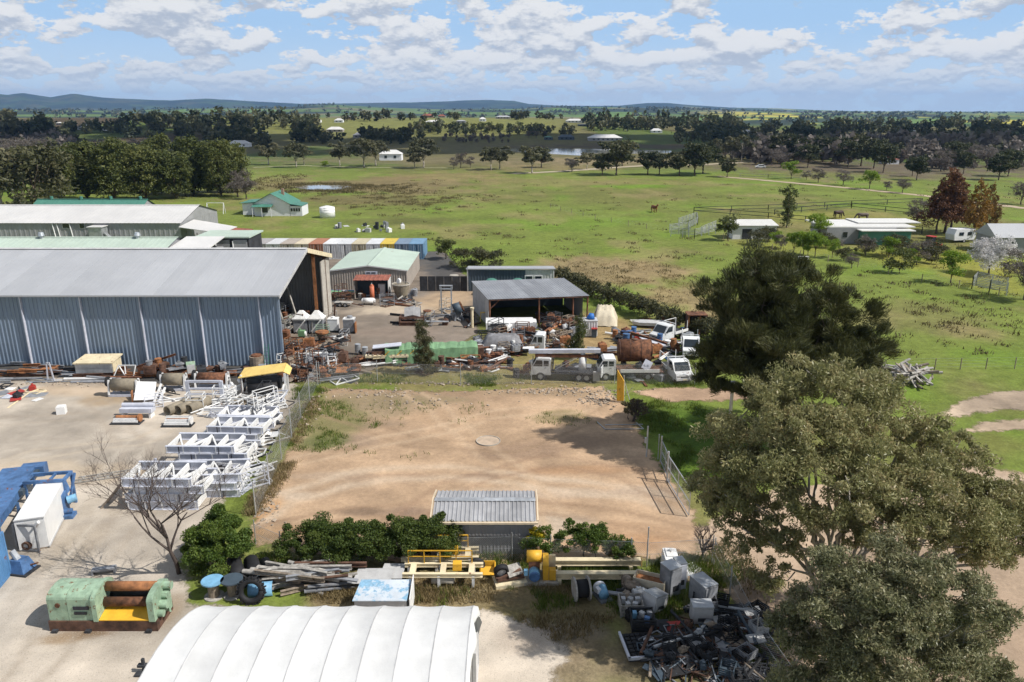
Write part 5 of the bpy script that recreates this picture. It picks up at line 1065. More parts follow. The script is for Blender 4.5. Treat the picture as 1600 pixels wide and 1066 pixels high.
class Heap:
    """drops pieces one by one on what already lies there"""
    def __init__(s, where, seed, cap=.9): s.w = where; s.h = {}; s.r = random.Random(seed); s.cap = cap
    def drop(s, kind, x, y, mk, rz=None, v=None, tilt=.06, sc=None):
        sc = sc or getattr(s, 'sc', 1.0)
        r = s.r; v = r.randrange(3) if v is None else v; me, d = scrap_mesh(kind, v, mk); d = tuple(q*sc for q in d); rz = r.uniform(0, 3.14) if rz is None else rz
        c, n = math.cos(rz), math.sin(rz); cells = set()
        for i in range(-3, 4):
            for j in (-1, 0, 1): lx, ly = d[0]*i/6.2, d[1]*j/2.2; cells.add((int((x+lx*c-ly*n)/.4//1), int((y+lx*n+ly*c)/.4//1)))
        hs = sorted(s.h.get(q, 0) for q in cells); z = hs[int(len(hs)*.6)] if hs else 0
        z = min(z, s.cap)*.9
        for q in cells: s.h[q] = max(s.h.get(q, 0), z+d[2]*.8)
        o = link(NAME[kind][0], me, None, (x, y, z)); o.scale = (sc,)*3; o.rotation_euler = (r.uniform(-tilt, tilt), r.uniform(-tilt, tilt), rz)
        return tag(o, '%s %s %s' % (WORD[mk], NAME[kind][0].replace('_', ' '), s.w), NAME[kind][1], '%s pieces %s' % (NAME[kind][1], s.w))
    def fill(s, boxes, n, kinds, mats, rz=None, jit=.5):
        tot = sum(b[4] for b in boxes)
        for (x0, y0, x1, y1, k) in boxes:
            for i in range(max(1, int(n*k/tot))):
                p = g(s.r.uniform(x0, x1), s.r.uniform(y0, y1)); kd = s.r.choice(kinds); s.drop(kd, p.x, p.y, s.r.choice(mats), None if rz is None else rz+s.r.gauss(0, jit))
h1 = Heap('in the scrap along the blue shed wall', 1)
h1.fill([(0, 572, 120, 590, 5), (100, 578, 200, 592, 3), (200, 580, 400, 590, 5)], 70, ['beam', 'beam', 'angle', 'pipe', 'plate'], ['rust', 'rust2', 'orust', 'dark', 'grey'], 0, .12)
h1.fill([(0, 594, 160, 600, 3)], 14, ['beam', 'pipe', 'angle'], ['white', 'grey', 'lilac', 'galv'], 0, .1)
h1.fill([(230, 583, 390, 592, 3), (400, 585, 440, 596, 1)], 40, ['box', 'frame', 'plate', 'motor', 'angle', 'drum'], ['rust', 'rust2', 'dark', 'orust', 'grey'])
h2 = Heap('in the small heap on the gravel yard', 2)
h2.fill([(-10, 604, 62, 626, 3)], 16, ['plate', 'box', 'frame', 'angle', 'plate'], ['white', 'dark', 'grey', 'cream', 'red', 'lilac'])
h3 = Heap('in the scrap at the corner of the blue shed', 3)
h3.fill([(445, 568, 560, 596, 6), (440, 545, 480, 575, 2), (470, 545, 520, 560, 3)], 125, ['beam', 'plate', 'frame', 'angle', 'pipe', 'box', 'rack', 'motor'], ['rust', 'rust2', 'orust', 'dark', 'white', 'grey', 'timber', 'rust'])
h4 = Heap('on the ground by the open gable', 4)
h4.fill([(440, 480, 475, 520, 3), (440, 500, 520, 530, 4), (455, 462, 505, 475, 2), (440, 455, 500, 468, 2), (505, 525, 540, 540, 2)], 84, ['box', 'motor', 'rack', 'frame', 'angle', 'plate', 'drum'], ['dark', 'grey', 'rust', 'white', 'rust2', 'galv', 'green', 'timber2'])
h5 = Heap('in the yard before the tan shed', 5)
h5.fill([(510, 462, 605, 472, 3), (600, 465, 650, 478, 3)], 44, ['box', 'frame', 'angle', 'rack', 'pipe', 'plate', 'drum'], ['dark', 'grey', 'rust2', 'timber2', 'galv', 'rust'])
h6 = Heap('in the heap beside the machinery shed wall', 6)
h6.fill([(625, 492, 660, 508, 3), (660, 495, 740, 510, 4), (690, 482, 730, 495, 2)], 38, ['box', 'timber', 'plate', 'pipe', 'rack', 'beam'], ['grey', 'timber2', 'dark', 'galv', 'rust2', 'timber2', 'concrete'])
h7 = Heap('in the scrap behind the wire fence', 7)
h7.fill([(690, 560, 780, 580, 6), (560, 565, 650, 575, 2), (700, 545, 800, 560, 3)], 110, ['beam', 'beam', 'pipe', 'plate', 'angle', 'frame', 'motor'], ['rust', 'rust2', 'orust', 'white', 'dark', 'rust', 'galv'], .1, .5)
h8 = Heap('in the scrap before the open machinery shed', 8)
h8.fill([(800, 520, 905, 548, 6), (840, 500, 905, 525, 4), (770, 520, 830, 535, 2), (780, 548, 840, 556, 2)], 135, ['beam', 'pipe', 'rack', 'box', 'motor', 'plate', 'frame', 'timber'], ['rust', 'rust2', 'dark', 'orust', 'white', 'timber', 'grey', 'rust'], .1, .7)
h9 = Heap('in the scrap among the parked utes', 9)
h9.fill([(960, 520, 1030, 545, 6), (1000, 500, 1090, 515, 3), (1020, 540, 1060, 560, 3), (930, 545, 960, 565, 2), (1040, 535, 1090, 548, 2)], 95, ['beam', 'pipe', 'plate', 'box', 'motor', 'frame', 'drum', 'angle'], ['rust', 'dark', 'white', 'rust2', 'galv', 'blue', 'grey', 'orust'])
h10 = Heap('beside the old trucks', 10)
h10.fill([(805, 578, 835, 592, 3), (980, 585, 1040, 597, 4), (930, 580, 945, 595, 1)], 22, ['motor', 'box', 'beam', 'plate', 'drum', 'timber'], ['orust', 'rust', 'dark', 'grey', 'yellow', 'white'])
h11 = Heap('in the dark heap under the eucalypt', 11, .30); h11.sc = .62
h11.fill([(1030, 985, 1180, 1066, 14), (1100, 950, 1200, 1000, 6), (1120, 1030, 1240, 1090, 6), (1010, 1000, 1060, 1060, 3)], 250, ['plate', 'plate', 'frame', 'angle', 'pipe', 'pipe', 'crate', 'angle', 'plate', 'frame', 'angle', 'timber', 'motor'], ['dark', 'black', 'dark', 'rust2', 'dark', 'grey', 'rust2', 'black', 'dark', 'black', 'dark', 'timber', 'walldark2', 'galv'])  # mostly dark materials: some of the tree's shade is put into the colours
h11.fill([(980, 960, 1040, 990, 3), (1070, 945, 1150, 970, 3)], 14, ['crate', 'plate', 'motor', 'plate'], ['dark', 'grey', 'black', 'dark'])
h12 = Heap('in the board pile beside the cable drums', 12)
h12.fill([(430, 905, 525, 925, 5)], 54, ['timber', 'timber', 'pipe', 'angle', 'beam'], ['timber', 'timber2', 'timber2', 'grey', 'rust2'], 0, .22)
h13 = Heap('among the white steel frames', 13)
h13.fill([(200, 612, 300, 640, 3), (300, 630, 350, 650, 2), (340, 615, 420, 650, 4), (390, 655, 425, 700, 2)], 44, ['frame', 'frame', 'beam', 'angle', 'roller', 'plate', 'rack'], ['white', 'white', 'lilac', 'white', 'tan', 'dark'], .1, .6)
h13.fill([(380, 725, 420, 745, 2)], 6, ['frame', 'angle'], ['white'], .9, .3)
h14 = Heap('on the grass behind the shipping containers', 14)
h14.fill([(525, 350, 545, 360, 1), (550, 352, 630, 364, 4)], 22, ['box', 'plate', 'motor', 'cabinet'], ['white', 'ltgrey', 'dark', 'grey', 'white'])
h15 = Heap('in the rubbish by the freezers', 15, .3)
h15.fill([(970, 905, 1000, 930, 2), (1040, 880, 1080, 910, 2), (975, 930, 1000, 955, 2)], 16, ['box', 'plate', 'timber', 'motor'], ['grey', 'dark', 'white', 'timber', 'rust2'])
# ================================================================== machines and stores in the gravel yard
def wheel(par, c, r=.4, w_=.24, ax=(0, 1, 0)):
    c = Vector(c); a = Vector(ax)*w_/2; wh = P(par, 'wheel', MB().cyl(c-a, c+a, r, n=20, hollow=.58), M['black'], True); P(wh, 'rim', MB().cyl(c-a*.8, c+a*.8, r*.6, n=14).cyl(c-a*.95, c+a*.95, r*.22, n=8), M['ltgrey'])
# -- plate rolling machine
p = g(172, 983); pr_ = T('plate_rolling_machine', 'green plate rolling machine with rusty rollers and yellow tray', 'machine', p)
def arch(x0, x1, y0, y1, h, m_, name):
    pts = [(x0, y0, .55)]+[(x0, y0+(y1-y0)*(.5-.5*math.cos(math.pi*k/10)), .55+(h-.9)+.35*math.sin(math.pi*k/10)) for k in range(11)]+[(x0, y1, .55)]
    return P(pr_, name, MB().ext(pts, (x1-x0, 0, 0)), M[m_])
arch(-2.75, -1.82, -.1, 1.55, 2.05, 'green', 'housing'); arch(-1.80, -.62, -.1, 1.55, 2.05, 'green', 'housing'); arch(-.60, -.38, -.2, 1.6, 2.1, 'green', 'side_frame'); arch(2.05, 2.35, -.2, 1.6, 2.0, 'green', 'side_frame')
P(pr_, 'base', MB().box((-.2, .7, .28), (5.2, 1.75, .56)), M['rust2'])
P(pr_, 'top_roller', MB().cyl((-.4, .95, 1.75), (2.1, .95, 1.75), .24, n=22), M['orust'], True); P(pr_, 'lower_roller', MB().cyl((-.4, .60, 1.12), (2.1, .60, 1.12), .23, n=22), M['rust'], True); P(pr_, 'rear_roller', MB().cyl((-.4, 1.3, 1.1), (2.1, 1.3, 1.1), .22, n=18), M['dark'], True)
P(pr_, 'tray', MB().slab((-.36, -.17, .58), (2.04, -.17, .58), (2.04, .75, .80), (-.36, .75, .80), .05), M['yellow']); P(pr_, 'name_plate', MB().box((-1.15, -.12, 1.25), (.75, .03, .18)), M['ink'])
P(pr_, 'control_panel', MB().box((-1.2, -.13, .98), (.6, .05, .14)), M['dark']); P(pr_, 'badge', MB().cyl((-2.25, -.10, 1.4), (-2.25, -.14, 1.4), .12, n=14), M['rust'])
for k, z in enumerate((.75, 1.05, 1.35, 1.7)): P(pr_, 'gear', MB().cyl((2.35, .2+.3*k % 1.0, z), (2.62+.1*(k % 2), .2+.3*k % 1.0, z), .17+.04*(k % 2), n=14), M['green'])
P(pr_, 'bracket', MB().box((2.5, .9, 1.0), (.25, .4, 1.0)).bar((2.4, 1.2, .5), (2.9, .3, .8), .08), M['green'])
for x in (-2.5, -.9, 2.0): P(pr_, 'foot', MB().box((x, -.2, .07), (.25, .3, .14)), M['dark'])
# -- blue container at the picture's edge, skip, rack, white body, blue conveyor frame
cn = g(19, 897); dv = (cn-g(0, 920)).normalized(); rb = math.atan2(-dv.x, dv.y); q_ = Matrix.Rotation(rb, 3, 'Z')@Vector((1.22, 6.06, 0))
container('shipping_container', 'bright blue shipping container beside the small blue skip', cn-q_, (.09, .22, .42), 6.06, 2.6, rb)
p = g(32, 892); sk_ = T('blue_skip', 'small blue hopper on a steel skid', 'hopper', p, R(-10))
P(sk_, 'body', MB().add([(-.6, -.45, .1), (.6, -.45, .1), (.6, .5, .1), (-.6, .5, .1), (-.35, -.25, .75), (.35, -.25, .75), (.35, .35, .75), (-.35, .35, .75)], [(0, 1, 5, 4), (1, 2, 6, 5), (2, 3, 7, 6), (3, 0, 4, 7), (4, 5, 6, 7), (3, 2, 1, 0)]), M['blue']); P(sk_, 'spout', MB().cyl((0, 0, .7), (-.3, 0, 1.2), .17, n=10), M['galv']); P(sk_, 'outlet_pipe', MB().cyl((.5, .2, .3), (.95, .25, .45), .05, n=8), M['rust']); P(sk_, 'skid', MB().box((0, 0, .05), (1.6, 1.1, .1)), M['dark'])
p = g(45, 862); rk = T('pipe_rack_frame', 'upright grey steel frame holding pipe fittings', 'frame', p, R(-6)); f_ = MB()
for x in (-.65, .65): f_.bar((x, 0, 0), (x, 0, 1.7), .1).bar((x, .7, 0), (x, .7, 1.7), .1).bar((x, 0, 1.68), (x, .7, 1.68), .08)
f_.bar((-.65, 0, 1.68), (.65, 0, 1.68), .12).bar((-.65, 0, .1), (.65, 0, .1), .1).bar((-.65, .7, 1.68), (.65, .7, 1.68), .1)
P(rk, 'frame', f_, M['grey']); P(rk, 'fitting', MB().cyl((-.1, .2, 1.05), (-.1, .6, 1.05), .32, n=16, hollow=.7), M['galv']); P(rk, 'fitting', MB().cyl((-.1, -.05, .35), (-.1, .5, .35), .26, n=16, hollow=.6), M['rust2']); P(rk, 'pipe', MB().cyl((.1, .3, 1.2), (.7, .3, 1.75), .1, n=8).cyl((-.9, .3, 1.1), (-.5, .3, 1.9), .1, n=8), M['white'])
p = g(60, 860); wb = T('white_truck_body', 'plain white box body lying along the blue conveyor', 'box body', p, R(17))
P(wb, 'shell', MB().box((-.2, 2.4, 1.05), (1.5, 4.6, 1.9)), M['whiteclean']); P(wb, 'edge_trim', MB().box((.57, 2.4, .12), (.06, 4.64, .08)).box((-.2, .08, 1.98), (1.54, .06, .06)), M['ltgrey']); P(wb, 'skid', MB().box((-.2, 2.4, .05), (1.2, 4.6, .1)), M['timber'])
p = g(10, 835); cv = T('blue_conveyor', 'long blue conveyor trough with yellow walkway rails', 'conveyor', p, R(14))
P(cv, 'trough', MB().slab((-1.6, -1.5, 1.1), (.3, -1.5, 1.1), (.3, 5.2, 1.5), (-1.6, 5.2, 1.5), .5), M['blue']); P(cv, 'cover', MB().box((-.1, 3.5, 1.65), (1.3, 3.2, .3)), M['walldark']); P(cv, 'machinery_box', MB().box((.1, 5.4, 1.6), (1.4, .8, .7)), M['blue'])
for y in (-1, 2, 5): P(cv, 'leg', MB().bar((-1.4, y, 0), (-1.4, y, 1.0), .14).bar((.1, y, 0), (.1, y, 1.0), .14), M['blue'])
rl = MB()
for k in range(7): rl.bar((-2.2, -1+k*1.1, .9), (-2.2, -1+k*1.1, 2.1), .045)
rl.bar((-2.2, -1, 2.1), (-2.2, 5.6, 2.1), .05).bar((-2.2, -1, 1.5), (-2.2, 5.6, 1.5), .045).bar((-2.6, -1.4, .9), (-1.8, 3.5, 2.2), .16); P(cv, 'hand_rail', rl, M['yellow']); P(cv, 'walkway', MB().box((-1.95, 2.2, .9), (.55, 6.6, .08)), M['dark'])
p = g(85, 800); bf = T('blue_drive_frame', 'tall blue steel frame with drive motor and hopper', 'frame', p, R(8)); f_ = MB()
for x in (-1.6, 1.0):
    for y in (.0, 1.3): f_.bar((x, y, 0), (x, y, 2.3), .16)
f_.bar((-1.7, 0, 2.3), (1.1, 0, 2.3), .2).bar((-1.7, 1.3, 2.3), (1.1, 1.3, 2.3), .2).bar((-1.6, 0, 2.3), (-1.6, 1.3, 2.3), .18).bar((1.0, 0, 2.3), (1.0, 1.3, 2.3), .18).bar((-1.6, 0, 1.0), (.4, 0, 2.25), .14).bar((1.0, .2, .4), (1.3, 1.2, 2.3), .14).bar((0, 0, 2.3), (0, 1.3, 2.3), .14)
bf.scale = (.86, .86, .92); P(bf, 'frame', f_, M['blue']); P(bf, 'housing', MB().box((.55, -.5, .8), (1.1, .9, 1.6)), M['blue']); P(bf, 'chute', MB().ext([(.1, .1, 1.2), (1.0, .1, 1.2), (.8, .1, 2.0), (.2, .1, 2.0)], (0, .7, 0)), M['blue']); P(bf, 'motor', MB().cyl((1.2, -.4, 1.0), (1.75, -.2, 1.1), .27, n=14), M['ltblue']); P(bf, 'skid', MB().box((1.0, -.9, .12), (1.5, .8, .24)).cyl((.6, -.9, .4), (1.6, -.8, .4), .18, n=12), M['blue']); P(bf, 'shaft', MB().cyl((-1.2, .7, .6), (.3, .7, .6), .3, n=12), M['black'])
p = g(112, 757); f_ = MB()
for k in range(3): f_.bar((0, k*.45, .06), (3.2, 1.2+k*.45, .06), .1)
for k in range(4): f_.bar((.4+k*.8, .15+k*.3, .10), (.4+k*.8, 1.05+k*.3, .10), .08)
ONE('timber_rack', 'grey timber frame lying on gravel past the blue frame', 'frame', f_, M['timber2'], p)
p = g(128, 902-12); ONE('grey_bench', 'short grey slatted rack behind the green rolling machine', 'rack', MB().box((0, 0, .3), (1.15, .35, .1)).box((0, .1, .16), (1.2, .3, .08)).box((-.55, .05, .15), (.08, .4, .3)).box((.55, .05, .15), (.08, .4, .3)), M['grey'], g(163, 896), .25)
p = g(97, 646); ONE('white_cube', 'small white block alone on the gravel', 'block', MB().box((0, 0, .32), (.66, .6, .64)).box((0, 0, .66), (.6, .54, .05)), M['whiteclean'], p, .25)
p = g(226, 1050); ONE('steel_bracket', 'small dark bracket beside the fabric dome', 'bracket', MB().box((0, 0, .35), (.12, .12, .7)).box((.1, 0, .35), (.7, .2, .12)).box((0, -.2, .05), (.6, .3, .1)), M['dark'], p)
# -- white lattice frames in stacks
def lattice(L, D, h):
    parts = []
    for y in (0, D): parts.append(('beam', MB().ibeam((0, y, h/2), (L, y, h/2), .2, h, .035), 'lilac'))
    br = MB()
    for k in range(4):
        x0, x1 = L*k/4+.05, L*(k+1)/4; y0, y1 = (0.1, D-.1) if k % 2 else (D-.1, .1); br.bar((x0, y0, h/2), (x1, y1, h/2), .10, .16)
    for k in range(5): br.bar((.1+(L-.2)*k/4, .1, h/2), (.1+(L-.2)*k/4, D-.1, h/2), .12, h*.8)
    parts.append(('lattice', br, 'white'))
    for k in range(5): parts.append(('stiffener', MB().box((L*(k+.1)/4.2, -.11, h/2), (.05, .02, h*.9)), 'white'))
    for k in (.2, .78): parts.append(('strap', MB().box((L*k, -.125, h/2), (.06, .02, h*1.02)), 'ink'))
    return [(n, mb.mesh(n, M[m_]), m_) for n, mb, m_ in parts]
LAT = {k: lattice(*k) for k in ((4.4, 2.4, .56), (4.7, 2.2, .52), (4.3, 2.0, .5))}
def stack(px, py, key, n, where, rz=0, jx=.15, seed=0):
    r = random.Random(seed+px); p = g(px, py)
    for k in range(n):
        t = T('lattice_frame', 'white lattice steel frame %s of the stack %s' % ('on top' if k == n-1 else 'within the lower part', where), 'frame', p+Vector((r.uniform(-jx, jx)+.12*k*(-1)**k, r.uniform(-jx, jx), k*key[2]*1.02)), rz+r.uniform(-.02, .02), 'lattice frames %s' % where)
        for nme, me, _ in LAT[key]: link(nme, me, t)
    for s in (.25, .78): ONE('bearer', 'timber bearer under the stack %s' % where, 'bearer', MB().box((0, 0, .0), (.12, key[1]+.3, .10)), M['timber'], p+Vector((key[0]*s, key[1]/2, .03)), 0, 'bearers %s' % where)
stack(203, 798, (4.4, 2.4, .56), 4, 'behind the bare tree', jx=.2); stack(276, 740, (4.7, 2.2, .52), 4, 'beside the yard fence', jx=.2); stack(320, 696, (4.3, 2.0, .5), 3, 'before the rollers', -.05); stack(262, 778, (4.7, 2.2, .52), 3, 'next to the leafy bush', .04); stack(345, 666, (4.3, 2.0, .5), 2, 'under the yellow hopper', -.08)
h16 = Heap('in the white tangle beside the yard fence', 16, 1.2)
h16.fill([(330, 745, 400, 770, 3), (370, 690, 410, 730, 3), (400, 640, 430, 690, 3), (330, 625, 440, 655, 5)], 46, ['frame', 'frame', 'angle', 'rack', 'beam', 'frame'], ['white', 'white', 'lilac', 'white', 'whiteclean', 'dark'], .5, .7)
for px, py, lb in ((219, 740, 'upright pale post tied to the front lattice stack'), (248, 712, 'upright pale post standing behind the front lattice stack')): ONE('steel_post', lb, 'post', MB().ibeam((0, 0, 0), (0, 0, 1.9), .16, .16), M['lilac'], g(px, py+45))
p = g(195, 800); f_ = MB()
for s in (0, .8): f_.bar((0, s, 0), (1.6, s+.3, 1.9), .1)
for k in range(4): f_.bar((.3+.35*k, .05+.07*k, .36+.42*k), (.3+.35*k, .85+.07*k, .36+.42*k), .08)
ONE('timber_ladder', 'dark timber ladder leaning on the lattice stack', 'ladder', f_, M['timber'], p+Vector((-1.7, .4, 0)))
# -- rollers and frames near the shed
def drumstand(px, py, L, r, label, rz=0, mk='tan'):
    t = T('roller_stand', label, 'roller', g(px, py), rz); P(t, 'drum', MB().cyl((-L/2, .5, 1.0), (L/2, .5, 1.0), r, n=24), M[mk], True); P(t, 'shaft', MB().cyl((-L/2-.35, .5, 1.0), (L/2+.35, .5, 1.0), .09, n=10), M['dark']); P(t, 'base', MB().box((0, .5, .12), (L+.6, .9, .2)), M['lilac'])
    for s in (-1, 1): P(t, 'end_frame', MB().bar((s*(L/2+.2), .05, .2), (s*(L/2+.2), .3, 1.5), .14).bar((s*(L/2+.2), .95, .2), (s*(L/2+.2), .7, 1.5), .14).box((s*(L/2+.2), .5, 1.0), (.16, .5, .4)), M['white'])
    P(t, 'pulley', MB().cyl((-L/2-.45, .5, 1.3), (-L/2-.3, .5, 1.3), .45, n=18), M['black'])
drumstand(192, 621, 2.0, .55, 'large tan lagged drum in a white stand'); drumstand(270, 612, 1.7, .55, 'tan drum in a stand wrapped with black hose'); drumstand(330, 610, 2.4, .5, 'rusty drum in a stand behind the white gantry', 0, 'rust')
ONE('hose_coil', 'tangled black hose on the drum stand', 'hose', MB().tube([(.6*math.cos(k*.8)*(1-.01*k), .3*math.sin(k*.8), .3+.5*abs(math.sin(k*.37))) for k in range(40)], .05, 6), M['black'], g(264, 619), smooth=True)
p = g(322, 626); gt = T('white_gantry', 'white steel gantry frame with cross rails', 'gantry', p)
for x in (-1.45, 1.45): P(gt, 'leg', MB().box((x, 0, .9), (.3, .22, 1.8)), M['lilac'])
for z in (1.75, 1.1, .6): P(gt, 'rail', MB().box((0, 0, z), (2.9, .16, .2 if z > 1.5 else .12)), M['lilac'])
P(gt, 'side_ladder', MB().ibeam((1.5, .1, .5), (4.0, 2.6, 1.2), .2, .4), M['white'])
for k in range(5): P(gt, 'idler', MB().cyl((1.7+k*.48, .3+k*.48, .95+k*.14), (1.45+k*.48, .55+k*.48, 1.1+k*.14), .13, n=10), M['white'])
p = g(412, 617); yh = T('yellow_hopper', 'white framed hopper with pale yellow roof', 'hopper', p, R(6))
P(yh, 'roof', MB().slab((-1.9, -.5, 1.75), (1.9, -.3, 2.15), (2.0, .9, 2.55), (-1.6, .9, 2.2), .08).slab((1.9, -.3, 2.15), (2.35, .0, 1.75), (2.45, .8, 2.1), (2.0, .9, 2.55), .06), M['paleyel'])
for x in (-1.7, 2.0):
    for y in (-.3, .8): P(yh, 'leg', MB().bar((x, y, 0), (x, y, 2.0), .16), M['white'])
P(yh, 'bin', MB().box((.1, .4, 1.0), (2.9, .8, 1.0)), M['dark']); P(yh, 'roller', MB().cyl((-1.2, -.35, .75), (1.3, -.25, .85), .38, n=18), M['black'], True); P(yh, 'side_plate', MB().ext([(-1.75, -.4, .2), (-1.75, .9, .2), (-1.75, .9, 1.9), (-1.75, -.4, 1.7)], (.06, 0, 0)), M['rust2']); P(yh, 'wheel_guard', MB().cyl((1.85, -.6, .6), (2.0, -.6, .6), .5, n=20, hollow=.8), M['white'])
for k in range(3):
    c_ = g(262+k*17, 650-k*1.5); ONE('belt_roll', 'tan rubber covered roller in the row of three', 'roller', MB().cyl((0, 0, .42), (.9, 2.0, .42), .42, n=20, hollow=.8), M['tan'], c_, 0, 'three belt rollers', True)
for px, py, lb in ((195, 664, 'low pallet frame with rust ended roller'), (275, 668, 'low pallet stacked with white idler frames')):
    t = T('idler_pallet', lb, 'pallet', g(px, py)); P(t, 'base', MB().box((0, .4, .05), (2.4, .9, .1)), M['dark'])
    for k in range(3 if px < 200 else 6): P(t, 'rail', MB().bar((-1.0, .1+.12*k, .2+.09*k), (1.0, .1+.12*k, .2+.09*k), .09), M['white'])
    P(t, 'roller', MB().cyl((-.9, .6, .42), (.95, .6, .42), .16, n=12), M['orust']); P(t, 'end_disc', MB().cyl((.95, .5, .4), (1.1, .5, .4), .33, n=16), M['orust' if px < 200 else 'white'])
p = g(212, 655); t = T('conveyor_section', 'pale grey conveyor section with legs on gravel', 'conveyor', p); P(t, 'body', MB().box((0, .5, .65), (2.6, .8, .35)), M['lilac']); P(t, 'top_roll', MB().cyl((-1.3, .75, .95), (1.3, .75, .95), .18, n=12), M['lilac'])
for x in (-1.1, 1.1): P(t, 'leg', MB().box((x, .5, .25), (.15, .7, .5)), M['white'])
p = g(228, 628); t = T('white_chute', 'white sheet metal chute tipped on its side', 'chute', p, .3); P(t, 'plate', MB().slab((-.9, -.2, .3), (.7, -.2, .2), (.9, .9, 1.4), (-.6, .9, 1.6), .05), M['white']); P(t, 'brace', MB().bar((.7, -.5, .05), (1.3, .6, 1.3), .14).bar((1.1, -.7, .05), (1.6, .4, 1.0), .14), M['white']); P(t, 'rust_panel', MB().box((-1.0, .1, .6), (.1, .6, .9)), M['orust'])
p = g(148, 588); t = T('cream_body', 'boxy grey container body with cream roof by the blue wall', 'container body', p, R(3)); P(t, 'body', MB().box((0, 1.0, .75), (3.4, 1.9, .9)), M['galv']); P(t, 'roof', MB().slab((-1.8, -.1, 1.22), (1.8, -.1, 1.22), (1.9, 2.1, 1.45), (-1.6, 2.1, 1.45), .12), M['cream']); P(t, 'base', MB().box((0, 1.0, .15), (3.3, 1.8, .3)), M['rust2']); P(t, 'end_panel', MB().box((1.74, 1.0, .8), (.06, 1.8, .9)), M['cream'])
p = g(192, 590); f_ = MB()
for a, b in (((-.9, 0, 0), (-.4, .3, 1.1)), ((-.4, .3, 1.1), (1.2, .3, 1.1)), ((1.2, .3, 1.1), (1.0, 0, .1)), ((-.9, 0, 0), (1.0, 0, .1)), ((.2, .3, 1.1), (.3, 0, .05)), ((-.4, .3, 1.1), (.3, 0, .05))): f_.bar(a, b, .09)
ONE('white_cradle', 'white tubular cradle beside the cream roofed body', 'cradle', f_, M['white'], p)
p = g(80, 597); f_ = MB().bar((-.3, 0, 0), (-.12, 0, 1.9), .1).bar((.3, 0, 0), (.12, 0, 1.9), .1).bar((-.15, 0, 1.85), (.15, 0, 1.85), .1); ONE('trestle', 'upright pale A frame trestle before the rusty beams', 'trestle', f_, M['lilac'], p)
p = g(400, 578); t = T('rusty_tank', 'squat brown rusted tank against the blue shed', 'tank', p); P(t, 'body', MB().cyl((0, .5, 0), (0, .5, 1.25), .68, n=18), M['timber']); P(t, 'lid', MB().cyl((0, .5, 1.25), (0, .5, 1.38), .5, n=16), M['rust'])
ONE('steel_ladder', 'thin green ladder leaning on the corner of the blue shed', 'ladder', (lambda m_: [m_.bar((x, 0, 0), (x, .5, 2.4), .05) for x in (-.2, .2)] and [m_.bar((-.2, .07+k*.06, .35*k+.3), (.2, .07+k*.06, .35*k+.3), .04) for k in range(6)] and m_)(MB()), M['roofdkgreen'], g(417, 577))
p = g(250, 585); ONE('long_beam', 'long rusty beam leaning up against the blue wall', 'beam', MB().ibeam((-2.2, 0, .7), (1.6, .3, 1.9), .14, .2).box((-1.6, .2, .35), (.9, .5, .7)), M['rust'], p)
p = g(300, 587); t = T('pale_cabinet', 'pale green cabinet tilted in the scrap', 'cabinet', p, .4); P(t, 'body', MB().box((0, .3, .6), (.8, .7, 1.2), 0, .15), M['green']); P(t, 'door', MB().box((.0, -.1, .6), (.7, .04, 1.05), 0, .15), M['white'])
# ================================================================== middle yard
for k, px in enumerate((470, 494)):
    p = g(px, 522); t = T('white_hopper', 'white peaked hopper bin on the shed floor apron', 'hopper', p, 0, 'white peaked hoppers')
    P(t, 'bin', MB().box((0, .8, .9), (1.55, 1.5, 1.5)), M['grey']); P(t, 'rim', MB().box((0, .8, 1.7), (1.75, 1.7, .16)), M['white']); P(t, 'hood', MB().add([(-.75, .05, 1.78), (.75, .05, 1.78), (.75, 1.55, 1.78), (-.75, 1.55, 1.78), (-.2, .6, 2.5), (.2, .6, 2.5), (.2, 1.0, 2.5), (-.2, 1.0, 2.5)], [(0, 1, 5, 4), (1, 2, 6, 5), (2, 3, 7, 6), (3, 0, 4, 7), (4, 5, 6, 7)]), M['white']); P(t, 'brace', MB().bar((-.5, -.05, .3), (.6, -.05, 1.6), .14), M['white'])
    for x in (-.65, .65): P(t, 'leg', MB().box((x, .2, .1), (.14, .14, .3)), M['dark'])
for px, py, mk, lb, s in ((545, 522, 'white', 'white caged machine with orange side panel', 1.2), (520, 520, 'plastic', 'white plastic bulk liquid tank', 1.1)):
    p = g(px, py); t = T('bulk_tank' if mk == 'plastic' else 'caged_machine', lb, 'tank' if mk == 'plastic' else 'machine', p)
    P(t, 'body', MB().box((0, .6, .75*s), (1.0*s, 1.0, 1.1*s)), M[mk if mk == 'plastic' else 'grey']); P(t, 'top', MB().box((0, .6, 1.36*s), (1.05*s, 1.05, .12)).cyl((0, .6, 1.4*s), (0, .6, 1.58*s), .2, n=12), M['white']); P(t, 'pallet', MB().box((0, .6, .1), (1.1*s, 1.1, .2)), M['dark'])
    if mk == 'white': P(t, 'side_panel', MB().box((.75, .3, .7), (.1, .7, 1.2)), M['orust']); P(t, 'vent', MB().cyl((.1, .6, 1.6), (.1, .6, 1.95), .3, n=14), M['grey'])
p = g(522, 505); t = T('small_crane', 'small dark workshop crane with bent jib', 'crane', p); P(t, 'mast', MB().bar((0, 0, 0), (.25, 0, 2.3), .16), M['rust2']); P(t, 'jib', MB().bar((.2, 0, 2.3), (1.0, 0, 2.45), .14), M['dark']); P(t, 'base', MB().box((0, 0, .1), (.8, .8, .2)), M['blue'])
